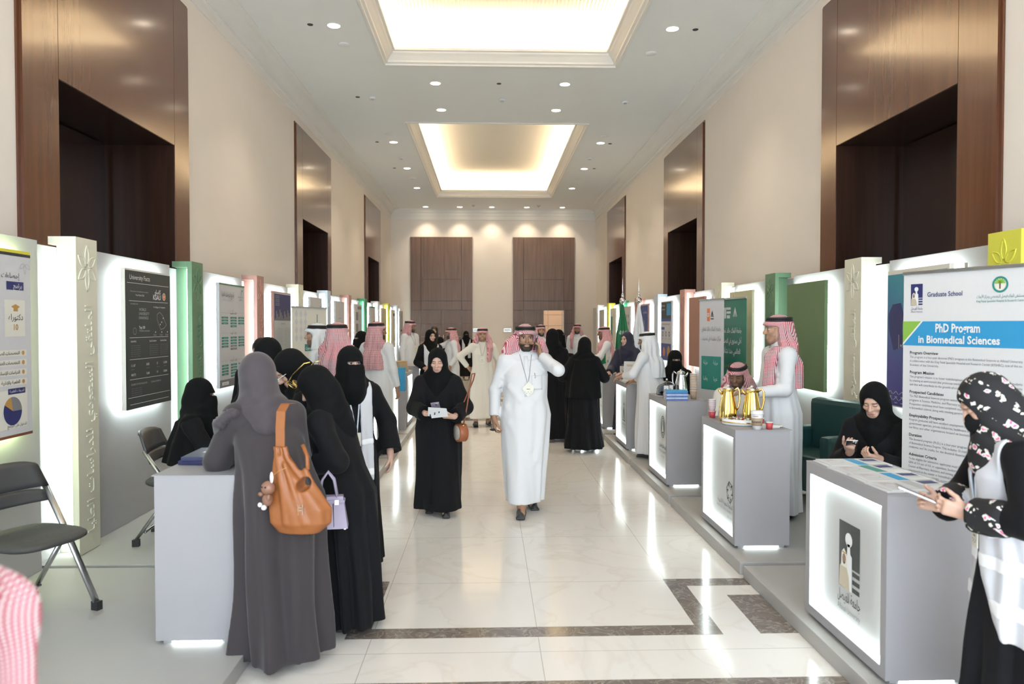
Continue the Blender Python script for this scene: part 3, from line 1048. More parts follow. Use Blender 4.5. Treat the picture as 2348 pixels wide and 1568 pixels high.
# left 2: charcoal facts poster
t, f = board(SIDES['L'], 6.245, CREAMP, 'charcoal poster headed University Facts behind the cream pillar')
f.rect(0, .015, .81, 1.11, DKG)
f.text('University Facts', .07, .085, .055, WK, lift=.003)
for y in (.112, .255, .55, .725, .885, 1.03, 1.085): f.rect(.03 if y in (.112, 1.03) else .06, y, .75 if y in (.112, 1.03) else .70, .0035, WK, lift=.002)
f.text('An overview of the University in numbers', .08, .185, .018, LG, lift=.003); f.text('From March 2025', .17, .215, .02, WK, lift=.003)
f.text('كاساو', .62, .185, .05, WK, 'r', lift=.003, bold=.02); f.text('KSAU', .62, .235, .06, WK, 'r', lift=.003, bold=.02)
f.disc(.685, .205, .033, CREAMP, lift=.002); f.disc(.685, .205, .027, ORG, lift=.0025); f.disc(.685, .205, .012, CREAMP, lift=.003)
f.text('According to the', .08, .285, .018, LG, lift=.003); f.para(['WORLD', 'UNIVERSITY', 'RANKINGS'], .22, .335, .034, .034, LG, lift=.003)
f.text('14 colleges in 3 campuses', .48, .305, .022, WK, lift=.003)
mp = [(.55, .36), (.60, .34), (.66, .37), (.70, .42), (.73, .45), (.68, .48), (.62, .49), (.58, .45), (.55, .40)]
for a, b in zip(mp, mp[1:] + mp[:1]): f.line(*a, *b, .0035, LG)
for q in ((.66, .385), (.63, .42), (.60, .44), (.51, .505), (.63, .505), (.74, .505)): f.rect(q[0], q[1], .012, .012, WK, lift=.002)
for x in (.47, .59, .70): f.text('Colleges', x, .54, .018, LG, lift=.003)
f.text('Top 150', .22, .48, .03, WK, lift=.003, bold=.02); f.text('YOUNG universities', .22, .505, .022, LG, lift=.003); f.disc(.15, .50, .03, GK, r0=.024)
for x, w in ((.08, 'NAHHRC'), (.40, 'Saudi Students'), (.60, 'Certified Beds')):
    f.text(w, x, .59, .022, WK, lift=.003)
    for i in range(6): f.text('health research programme', x, .62 + i * .017, .012, GK, lift=.003, w=.16)
for x, a, b in ((.08, '11,167', '48,973'), (.34, '8285', '5368'), (.53, '13', '19'), (.66, '12,000', '10,804')):
    f.text(a, x, .785, .028, WK, lift=.003); f.text(b, x, .86, .028, WK, lift=.003); f.text('graduates', x, .81, .015, GK, lift=.003)
f.text('DEGREES OF POSTGRADUATE', .08, .935, .020, LG, lift=.003); f.text('CLINICAL RESEARCH', .42, .935, .020, LG, lift=.003)
for i in range(4): f.text('medicine nursing pharmacy dentistry', .08, .965 + i * .017, .012, GK, lift=.003)
f.done()
# left 3: teal programme tables
t, f = board(SIDES['L'], 8.25, PALE, 'white poster of teal programme buttons with green edge, third on the left wall', w=.80)
f.rect(.0, .0, .80, .02, M['green'])
f.text('برامج الدراسات العليا', .45, .14, .07, GK, 'r', w=.38, bold=.01); f.text('جامعة الأمير سطام بن عبدالعزيز', .45, .185, .032, LG, 'r', w=.36)
f.text('جامعة الأمير سطام', .76, .14, .03, TEAL, 'r', w=.18); f.text('بن عبدالعزيز', .76, .17, .03, TEAL, 'r'); f.disc(.72, .11, .035, TEAL, r0=.028, a0=0, a1=180, ry=.06)
for y, nn in ((.33, 4), (.55, 5), (.85, 5)):
    f.text('برامج', .42, y - .035, .025, LG, 'c'); f.text({.33: 'الكليات الصحية', .55: 'الكليات العلمية', .85: 'الكليات الإنسانية'}[y], .42, y, .034, K, 'c')
    f.line(.05, y - .012, .28, y - .012, .003, LG); f.line(.56, y - .012, .76, y - .012, .003, LG)
    for c, x in enumerate((.06, .33, .58)):
        for i in range(nn - (c != 1)): f.rect(x, y + .03 + i * .031, .20, .021, TEAL if not (y == .55 and c == 1 and i > 2) else GK); f.text('ماجستير العلوم', x + .1, y + .046 + i * .031, .015, WK, 'c', lift=.003)
f.rect(0, 1.04, .80, .085, GK); f.rect(.06, 1.065, .20, .035, WK, lift=.002); f.text('psau.edu.sa', .16, 1.09, .028, GK, 'c', lift=.003); f.done()
# left 4: night skyline poster
t, f = board(SIDES['L'], 10.23, M['pink'], 'pale poster with night skyline picture, fourth on the left wall', w=.84)
f.rect(.02, .015, .82, 1.11, PALE); f.rect(.03, .03, .80, .36, NAVY, lift=.002)
for i in range(14): f.rect(.05 + i * .055, .39 - .03 - .02 * ((i * 5) % 7), .045, .03 + .02 * ((i * 5) % 7), GK, lift=.0025)
for i in range(12): f.disc(.10 + .05 * (i % 4), .07 + .05 * (i // 4), .02, LG, r0=.015, lift=.0025)
f.text('المدينة الجامعية', .44, .44, .03, K, 'c'); dense(f, .06, .50, .34, 16, .019, GK, .014); dense(f, .46, .50, .34, 16, .019, GK, .014)
for x in (.06, .46):
    for y in (.84, .92, 1.0): f.text('برامج الكلية', x + .34, y, .022, K, 'r'); dense(f, x, y + .02, .34, 3, .018, LG, .012)
f.done()
NAMES5 = [(12.22, PALE, 'small pale poster with dark heading above the roll-up banner, fifth on the left wall'), (14.16, PALE, 'light grey poster with crest and one line, sixth on the left wall'), (16.15, PALE, 'pale poster with column of grey pictures, seventh on the left wall'),
          (18.13, PALE, 'white poster with green edge, eighth on the left wall'), (20.1, BEI, 'plain beige board, ninth on the left wall'), (22.1, CREAMP, 'cream poster with dark strip, tenth on the left wall'), (24.05, M['panel'], 'grey poster with a dark heading, last on the left wall')]
for i, (y, m, lb) in enumerate(NAMES5):
    t, f = board(SIDES['L'], y, m, lb)
    if i == 0: f.text('Postgraduate', .40, .25, .07, K, 'c'); f.text('عمادة', .75, .15, .05, TEAL, 'r')
    if i == 1: f.disc(.35, .22, .05, LG, r0=.04); f.text('جامعة الملك سعود', .38, .33, .04, GK, 'c'); f.text('PRINCE SULTAN UNIVERSITY', .4, .62, .03, LG, 'c')
    if i == 2:
        f.rect(.30, .04, .48, .07, GK)
        for j in range(4): f.rect(.10, .17 + j * .25, .28, .18, GK); dense(f, .45, .19 + j * .25, .3, 7, .03, K, .02)
        f.rect(.0, 1.0, .81, .12, TEAL)
    if i == 3: f.rect(0, 0, .81, .03, GRN); f.rect(.45, .35, .3, .06, GRN); f.disc(.55, .2, .06, LG, r0=.05); dense(f, .1, .5, .6, 8, .05, GK, .03)
    if i == 5: f.rect(.3, .1, .4, .08, K); dense(f, .2, .3, .5, 14, .05, GK, .03)
    if i == 6: f.text('الكلية', .5, .2, .08, K, 'c'); f.rect(.2, .6, .4, .06, K)
    f.done()
# right row
t, f = board(SIDES['R'], 5.65, CREAMP, 'teal to violet poster with white line pattern behind the tall banner', w=.82)
gm = mat('teal_violet_print', (.02, .1, .25), .35, vary=0)
_nt = gm.node_tree; _tc = node(_nt, 'ShaderNodeTexCoord'); _sp = node(_nt, 'ShaderNodeSeparateXYZ')
_nt.links.new(_tc.outputs['Generated'], _sp.inputs[0])
_ad = node(_nt, 'ShaderNodeMath', operation='MULTIPLY_ADD'); _ad.inputs[1].default_value = -.35
_nt.links.new(_sp.outputs[1], _ad.inputs[0]); _nt.links.new(_sp.outputs[2], _ad.inputs[2])
_rp = ramp(_nt, [(-.0, (.06, .06, .28)), (.25, (.03, .09, .30)), (.55, (.02, .20, .32)), (.9, (.03, .28, .30))])
_nt.links.new(_ad.outputs[0], _rp.inputs[0]); _nt.links.new(_rp.outputs[0], _nt.nodes['Principled BSDF'].inputs['Base Color'])
f.rect(0, .035, .80, 1.08, gm)
f.poly([(.02, .36), (.08, .28), (.20, .27), (.24, .36), (.22, .5), (.26, .62), (.10, .66), (.03, .5)], NAVY, lift=.002)
f.text('رواد المستقبل', .62, .58, .05, WK, 'r', lift=.003); f.text('PIONEERS OF THE FUTURE', .20, .63, .03, WK, lift=.003); f.rect(.175, .53, .004, .11, WK, lift=.003)
for i in range(9):
    for j in range(2):
        x = .02 + i * .085; y = 1.02 + j * .05
        f.line(x, y, x + .04, y - .025, .007, LG, lift=.003); f.line(x + .04, y - .025, x + .075, y, .007, LG, lift=.003); f.line(x + .02, y + .02, x + .06, y + .02, .007, LG, lift=.003)
f.done()
M['board_green'] = mat('moss_green_board', (.115, .19, .085), .5, vary=.03)
board(SIDES['R'], 7.68, M['board_green'], 'plain moss green board behind the standing man at the right', w=.92)
board(SIDES['R'], 9.67, mat('pale_yellow_board', (.66, .64, .42), .55), 'plain pale yellow board behind the green roll-up banner', w=.86)
board(SIDES['R'], 11.73, mat('terracotta_board', (.42, .22, .17), .55), 'plain terracotta pink board left of the white roll-up banner', w=.88)
t, f = board(SIDES['R'], 13.75, PALE, 'white and blue poster with dark picture, behind the niqab woman at right')
f.rect(.02, .02, .77, .33, DKG); f.rect(.45, .05, .3, .22, SKY, lift=.002); f.rect(.02, .33, .77, .05, ROY, lift=.002); f.para(['Admission', 'open now'], .08, .1, .06, .07, WK, lift=.003)
f.text('WHY STUDY AT THE UNIVERSITY', .4, .45, .04, NAVY, 'c'); f.rect(.04, .49, .25, .05, ROY)
for i in range(3): f.disc(.15 + i * .25, .62, .05, NAVY, r0=.03); f.text('Research', .15 + i * .25, .72, .035, GK, 'c')
f.rect(.02, .80, .77, .31, ROY); f.disc(.25, .96, .09, ORG, lift=.002); f.disc(.6, .95, .11, GOLDI, lift=.002); f.done()
t, f = board(SIDES['R'], 15.7, M['pink'], 'navy skyline poster with pink edge behind the white flag')
f.rect(.02, .02, .77, 1.08, PALE); f.rect(.03, .03, .75, .72, ROY, lift=.002); f.rect(.38, .35, .05, .35, BEI, lift=.003); f.rect(.1, .6, .6, .12, GRN, lift=.003); f.text('جامعة الجوف', .5, .2, .07, WK, 'c', lift=.004); f.done()
t, f = board(SIDES['R'], 17.7, PALE, 'white poster with grid of icons behind the green flag')
for i in range(5):
    for j in range(3): f.rect(.15 + j * .22, .2 + i * .17, .09, .07, GK)
f.done()
t, f = board(SIDES['R'], 19.7, CREAMP, 'cream poster with dark green strip, ninth on the right wall'); f.rect(.12, .22, .25, .85, GRN); dense(f, .42, .2, .3, 16, .05, GK, .03); f.done()
board(SIDES['R'], 21.7, M['panel'], 'plain grey board, farthest on the right wall')

# ---------------------------------------------------------------- people: bodies and cloth as smooth distance fields
class Field:
    def __init__(s, ax, ay, az, far=.5):
        s.ax = [np.asarray(a, np.float32) for a in (ax, ay, az)]
        s.d = np.full([len(a) for a in s.ax], far, np.float32)

    def sl(s, lo, hi):
        r = []
        for a, l, h in zip(s.ax, lo, hi):
            i0 = max(0, np.searchsorted(a, l) - 1); i1 = min(len(a), np.searchsorted(a, h) + 1)
            if i1 <= i0: return None
            r.append(slice(i0, i1))
        return tuple(r)

    def xyz(s, sl):
        return s.ax[0][sl[0]][:, None, None], s.ax[1][sl[1]][None, :, None], s.ax[2][sl[2]][None, None, :]

    def put(s, fn, lo, hi, k=.02, cut=False):
        sl = s.sl(np.array(lo) - .06 - k, np.array(hi) + .06 + k)
        if sl is None: return s
        b = fn(*s.xyz(sl))
        a = s.d[sl]
        if cut: a = -a
        h = np.clip(.5 + .5 * (b - a) / k, 0, 1)
        v = b + (a - b) * h - k * h * (1 - h)
        s.d[sl] = -v if cut else v
        return s

    def rc(s, a, b, r1, r2, k=.02, cut=False, flat=None):
        """tapered round bar from a to b"""
        a = np.array(a, np.float32); b = np.array(b, np.float32); ba = b - a
        L = max(1e-9, float(ba @ ba)); r = max(r1, r2)

        def fn(X, Y, Z):
            px, py, pz = X - a[0], Y - a[1], Z - a[2]
            t = np.clip((px * ba[0] + py * ba[1] + pz * ba[2]) / L, 0, 1)
            return np.sqrt((px - t * ba[0]) ** 2 + (py - t * ba[1]) ** 2 + (pz - t * ba[2]) ** 2) - (r1 + (r2 - r1) * t)
        return s.put(fn, np.minimum(a, b) - r, np.maximum(a, b) + r, k, cut)

    def chain(s, pts, rs, k=.02, cut=False):
        for i in range(len(pts) - 1): s.rc(pts[i], pts[i + 1], rs[i], rs[i + 1], k, cut)
        return s

    def el(s, c, r, Rm=None, k=.02, cut=False):
        c = np.array(c, np.float32); r = np.array(r, np.float32); m = float(r.max())

        def fn(X, Y, Z):
            p = [X - c[0], Y - c[1], Z - c[2]]
            if Rm is not None: p = [Rm[0][i] * p[0] + Rm[1][i] * p[1] + Rm[2][i] * p[2] for i in range(3)]
            k0 = np.sqrt((p[0] / r[0]) ** 2 + (p[1] / r[1]) ** 2 + (p[2] / r[2]) ** 2)
            k1 = np.sqrt((p[0] / r[0] ** 2) ** 2 + (p[1] / r[1] ** 2) ** 2 + (p[2] / r[2] ** 2) ** 2) + 1e-6
            return k0 * (k0 - 1) / k1
        ext = r if Rm is None else np.array([m, m, m])
        return s.put(fn, c - ext, c + ext, k, cut)

    def bx(s, c, r, Rm=None, rd=.005, k=.01, cut=False):
        c = np.array(c, np.float32); m = float(np.linalg.norm(r))

        def fn(X, Y, Z):
            p = [X - c[0], Y - c[1], Z - c[2]]
            if Rm is not None: p = [Rm[0][i] * p[0] + Rm[1][i] * p[1] + Rm[2][i] * p[2] for i in range(3)]
            q = [np.abs(p[i]) - (r[i] - rd) for i in range(3)]
            o = np.sqrt(sum(np.maximum(x, 0) ** 2 for x in q)) + np.minimum(np.maximum(np.maximum(q[0] + 0 * q[1] + 0 * q[2], q[1] + 0 * q[2]), q[2]), 0) - rd
            return o
        return s.put(fn, c - m, c + m, k, cut)

    def prof(s, keys, folds=None, k=.03, sq=2.0):
        """stack of ellipses (z, cx, cy, rx, ry), low to high; folds(theta, z) adds to the radius"""
        K_ = np.array(sorted(keys), np.float32)
        z0, z1 = K_[0, 0], K_[-1, 0]
        m = float(K_[:, 3:].max()) * 1.25

        def fn(X, Y, Z):
            zc = np.clip(Z, z0, z1)
            cx, cy_, rx, ry = [np.interp(zc.ravel(), K_[:, 0], K_[:, i]).reshape(zc.shape).astype(np.float32) for i in (1, 2, 3, 4)]
            dx, dy = X - cx, Y - cy_
            ux, uy = dx / rx, dy / ry
            rho = (np.abs(ux) ** sq + np.abs(uy) ** sq) ** (1 / sq) + 1e-6
            rad = np.sqrt(dx * dx + dy * dy)
            sd = (rho - 1) * rad / rho * .8
            if folds is not None:
                sd = sd - folds(np.arctan2(uy, ux), Z)
            return np.maximum(sd, np.maximum(z0 - Z, Z - z1))
        lo = (float((K_[:, 1]).min()) - m, float((K_[:, 2]).min()) - m, z0); hi = (float((K_[:, 1]).max()) + m, float((K_[:, 2]).max()) + m, z1)
        return s.put(fn, lo, hi, k)

    def mesh(s, d=None):
        return nets(s.d if d is None else d, s.ax)


def nets(d, ax):
    """surface nets over a stretched grid"""
    d = d.copy()
    d[0] = d[-1] = .5; d[:, 0] = d[:, -1] = .5; d[:, :, 0] = d[:, :, -1] = .5
    nx, ny, nz = d.shape
    ins = d < 0
    cnt = np.zeros((nx - 1, ny - 1, nz - 1), np.int8)
    for i in (0, 1):
        for j in (0, 1):
            for k in (0, 1): cnt += ins[i:nx - 1 + i, j:ny - 1 + j, k:nz - 1 + k]
    cells = np.argwhere((cnt > 0) & (cnt < 8))
    if len(cells) == 0: return np.zeros((0, 3)), np.zeros((0, 4), int)
    idx = np.full(cnt.shape, -1, np.int32)
    idx[cells[:, 0], cells[:, 1], cells[:, 2]] = np.arange(len(cells))
    cor = np.array([(i, j, k) for i in (0, 1) for j in (0, 1) for k in (0, 1)])
    v = d[cells[:, None, 0] + cor[:, 0], cells[:, None, 1] + cor[:, 1], cells[:, None, 2] + cor[:, 2]]
    acc = np.zeros((len(cells), 3), np.float64); n = np.zeros(len(cells))
    for a in range(8):
        for b in range(a + 1, 8):
            df = np.abs(cor[a] - cor[b])
            if df.sum() != 1: continue
            va, vb = v[:, a], v[:, b]
            m = (va < 0) != (vb < 0)
            t = np.where(m, va / np.where(m, va - vb, 1), 0)
            acc += np.where(m[:, None], cor[a] + (cor[b] - cor[a]) * t[:, None], 0)
            n += m
    g = cells + acc / n[:, None]
    out = np.stack([np.interp(g[:, i], np.arange(len(ax[i])), ax[i]) for i in range(3)], 1)
    quads = []
    for axis in range(3):
        a0 = [slice(None)] * 3; a1 = [slice(None)] * 3
        a0[axis] = slice(0, -1); a1[axis] = slice(1, None)
        A, B = ins[tuple(a0)], ins[tuple(a1)]
        u, w = (axis + 1) % 3, (axis + 2) % 3
        e = np.argwhere(A != B)
        ok = (e[:, u] > 0) & (e[:, w] > 0) & (e[:, u] < d.shape[u] - 1) & (e[:, w] < d.shape[w] - 1)
        e = e[ok]
        fl = A[e[:, 0], e[:, 1], e[:, 2]]
        q = []
        for (du, dw) in ((-1, -1), (0, -1), (0, 0), (-1, 0)):
            c = e.copy(); c[:, u] += du; c[:, w] += dw
            q.append(idx[c[:, 0], c[:, 1], c[:, 2]])
        q = np.stack(q, 1)
        q[~fl] = q[~fl][:, ::-1]
        quads.append(q)
    return out, np.concatenate(quads)


def np_mesh(name, v, f, m, parent, col=None):
    me = bpy.data.meshes.new(name)
    me.vertices.add(len(v)); me.vertices.foreach_set('co', np.asarray(v, np.float32).ravel())
    me.loops.add(len(f) * 4); me.loops.foreach_set('vertex_index', np.asarray(f, np.int32).ravel())
    me.polygons.add(len(f)); me.polygons.foreach_set('loop_start', np.arange(len(f), dtype=np.int32) * 4)
    try: me.polygons.foreach_set('loop_total', np.full(len(f), 4, np.int32))
    except Exception: pass
    me.polygons.foreach_set('use_smooth', np.ones(len(f), bool))
    me.update(calc_edges=True)
    if col is not None:
        at = me.color_attributes.new('Col', 'FLOAT_COLOR', 'POINT')
        c = np.ones((len(v), 4), np.float32); c[:, :3] = col
        at.data.foreach_set('color', c.ravel())
    return link(name, me, m, parent)


def axis(lo, hi, coarse, fine_ranges=(), fine=.004):
    p = [lo]
    while p[-1] < hi:
        x = p[-1]
        st = coarse
        for (a, b) in fine_ranges:
            if a - coarse < x < b: st = fine if x >= a - fine else max(fine, min(coarse, a - x)); break
        p.append(x + st)
    return np.array(p)


def V(*a): return np.array(a, float)


def nrm(v):
    v = np.asarray(v, float); return v / max(1e-9, np.linalg.norm(v))


def rotm(yaw=0, pitch=0, roll=0):
    """head turn: yaw to the person's left, pitch down, roll"""
    return np.array(Euler((R(pitch), R(roll), R(yaw)), 'XYZ').to_matrix())


def ik(S, W, l1, l2, pole):
    d = W - S; L = np.linalg.norm(d)
    if L > (l1 + l2) * .995: W = S + d / L * (l1 + l2) * .995; d = W - S; L = np.linalg.norm(d)
    a = (l1 * l1 - l2 * l2 + L * L) / (2 * L)
    h = math.sqrt(max(0, l1 * l1 - a * a))
    u = d / L; p = nrm(pole); p = nrm(p - u * (p @ u))
    return S + u * a + p * h, W


def hand(F, w, f, n, t, s=1.0, curl=(.35, .45, .3), spread=.10, k=.006, tc=.35, kr=1.0):
    """palm, five fingers and thumb; w wrist, f finger direction, n palm normal, t thumb side"""
    f = nrm(f); n = nrm(n - f * (n @ f)); t0 = np.cross(f, n); t = t0 * (1 if t0 @ t > 0 else -1)
    P = lambda a, b, c: w + (f * a + t * b + n * c) * s
    F.rc(P(-.03, 0, 0), P(.01, 0, 0), .024 * s, .025 * s, .015)
    for b, r in ((.026, .0155), (.009, .0165), (-.009, .016), (-.025, .0145)):
        F.rc(P(.012, b * .75, 0), P(.080, b, -.002), .0165 * s, r * .9 * s, .014)
    for b, L, r, da in ((.029, .070, .0092, .10), (.010, .079, .0096, .03), (-.010, .073, .0092, -.05), (-.028, .057, .0082, -.14)):
        p = P(.082, b, 0); ang = 0.0
        c = curl if not isinstance(curl, dict) else curl[b]
        dirf = nrm(f + t * da * spread * 6)
        for seg, cc, q in ((.45, c[0], 1.0), (.31, c[1], .92), (.24, c[2], .84)):
            ang += cc
            dn = dirf * math.cos(ang) + n * math.sin(ang)
            p2 = p + dn * L * seg * s
            F.rc(p, p2, r * q * s * kr, r * (q - .08) * s * kr, k)
            p = p2
    b0 = P(.020, .026, .008); d1 = nrm(t * .75 + f * .75 + n * .25); d2 = nrm(t * (.55 - tc) + f * .9 + n * (.25 + tc))
    p1 = b0 + d1 * .042 * s; p2 = p1 + d2 * .034 * s; p3 = p2 + nrm(d2 + n * .2) * .024 * s
    F.rc(P(.0, .012, .004), b0, .018 * s, .0165 * s, .012); F.rc(b0, p1, .0155 * s, .0115 * s, .01)
    F.rc(p1, p2, .0112 * s * kr, .0102 * s * kr, k); F.rc(p2, p3, .010 * s * kr, .0078 * s * kr, k)


SKIN_M = attr_mat('skin', .5)
CLOTH_ATTR = attr_mat('printed_cloth', .7)
C_THOBE = mat('white_thobe_cotton', (.69, .69, .70), .75, vary=.015, scale=60, sheen=.15)
C_CREAM = mat('cream_thobe_cotton', (.74, .70, .62), .75, vary=.015, scale=60, sheen=.15)
C_BLACK = mat('black_abaya_cloth', (.0065, .0065, .0078), .8, vary=.2, scale=40, sheen=.03, spec=.15)
C_BLACK2 = mat('black_scarf_cloth', (.005, .0055, .006), .85, vary=.2, scale=40, sheen=.02, spec=.12)
C_GREY = mat('mauve_grey_abaya_cloth', (.032, .026, .029), .8, vary=.06, scale=60, sheen=.2)
C_GREYS = mat('mauve_grey_scarf_cloth', (.056, .046, .054), .8, vary=.05, scale=60, sheen=.2)
C_NAVY = mat('navy_cloth', (.010, .012, .035), .75, vary=.1, sheen=.1)
C_WHITEG = mat('white_ghutra_cloth', (.70, .71, .72), .7, vary=.015, sheen=.2)
C_SHEM = check_mat('red_check_shemagh', (.36, .022, .045), (.76, .68, .68))
C_SHEM2 = check_mat('pink_check_shemagh', (.42, .05, .075), (.76, .64, .64), 130)
C_SHEM3 = check_mat('fine_check_shemagh', (.45, .05, .09), (.78, .70, .72), 220)
C_AGAL = mat('black_agal_cord', (.008, .008, .009), .6, bump=.3, scale=120)
C_SHOE = mat('dark_shoe', (.03, .03, .032), .55)
C_SHOEW = mat('white_shoe', (.70, .70, .70), .5)
C_SOLE = mat('pale_sole', (.5, .5, .5), .6)
C_VEST = mat('white_mesh_vest', (.62, .63, .67), .7, vary=.03)
C_REFL = mat('reflective_tape', (.92, .93, .95), .35, vary=.01)
C_FLOR = floral_mat('black_floral_scarf')
C_BADGE = mat('cream_badge', (.74, .72, .62), .5)

TONES = dict(light=(.58, .36, .27), mid=(.44, .25, .16), tan=(.34, .185, .115), dark=(.22, .115, .07))


def paint_face(v, Rm, hc, s, tone, beard=0, lips=True, hair=None, brow=1.0, eyes_down=False):
    p = (v - hc) @ Rm / s                      # head coordinates
    x, y, z = np.abs(p[:, 0]), p[:, 1], p[:, 2]
    base = np.array(TONES[tone])
    c = np.tile(base, (len(v), 1))
    head = (np.linalg.norm(p, axis=1) < .16) & (z > -.13)
    fr = head & (y < -.03)
    def mixc(m, col, a=1.0):
        m = np.clip(m * a, 0, 1)[:, None]
        c[:] = c * (1 - m) + np.array(col) * m
    if beard:
        jaw = np.clip((-.040 - z + .25 * np.maximum(0, x - .045)) / .014, 0, 1) * (y < .02)
        mouth = ((x / .026) ** 2 + ((z + .062) / .010) ** 2) < 1
        side = np.clip((x - .058) / .006, 0, 1) * (z < .02) * (y < .0) * (z > -.09)
        mixc(np.maximum(jaw, side) * fr * (~mouth) * (x < .074), (.030, .020, .015), beard)
    mixc(fr * np.exp(-((x / .022) ** 2 + ((z + .062) / .0085) ** 2) ** 2), (.33, .10, .09) if lips else (.25, .11, .08), .8 if lips else .55)
    ez = .010
    if eyes_down:
        mixc(fr * np.exp(-(((x - .031) / .016) ** 2) ** 2 - (((z - ez + .004) / .0035) ** 2)), (.02, .012, .01), .85)
    else:
        mixc(fr * ((((x - .031) / .0165) ** 2 + ((z - ez) / .0062) ** 2) < 1), (.42, .39, .36))
        mixc(fr * ((((x - .031) / .0085) ** 2 + ((z - ez) / .0075) ** 2) < 1), (.015, .01, .008))
        mixc(fr * np.exp(-(((x - .031) / .019) ** 2) ** 2 - (((z - ez - .0085) / .003) ** 2)), (.02, .012, .01), .9)
    mixc(fr * np.exp(-(((x - .033) / .021) ** 2) ** 2 - (((z - .031 + .25 * np.maximum(0, x - .035)) / .0048) ** 2)), (.015, .011, .01), .9 * brow)
    if hair is not None:
        mixc(head * np.clip((z - .055 - .5 * (y + .09)) / .01, 0, 1), hair)
    return c


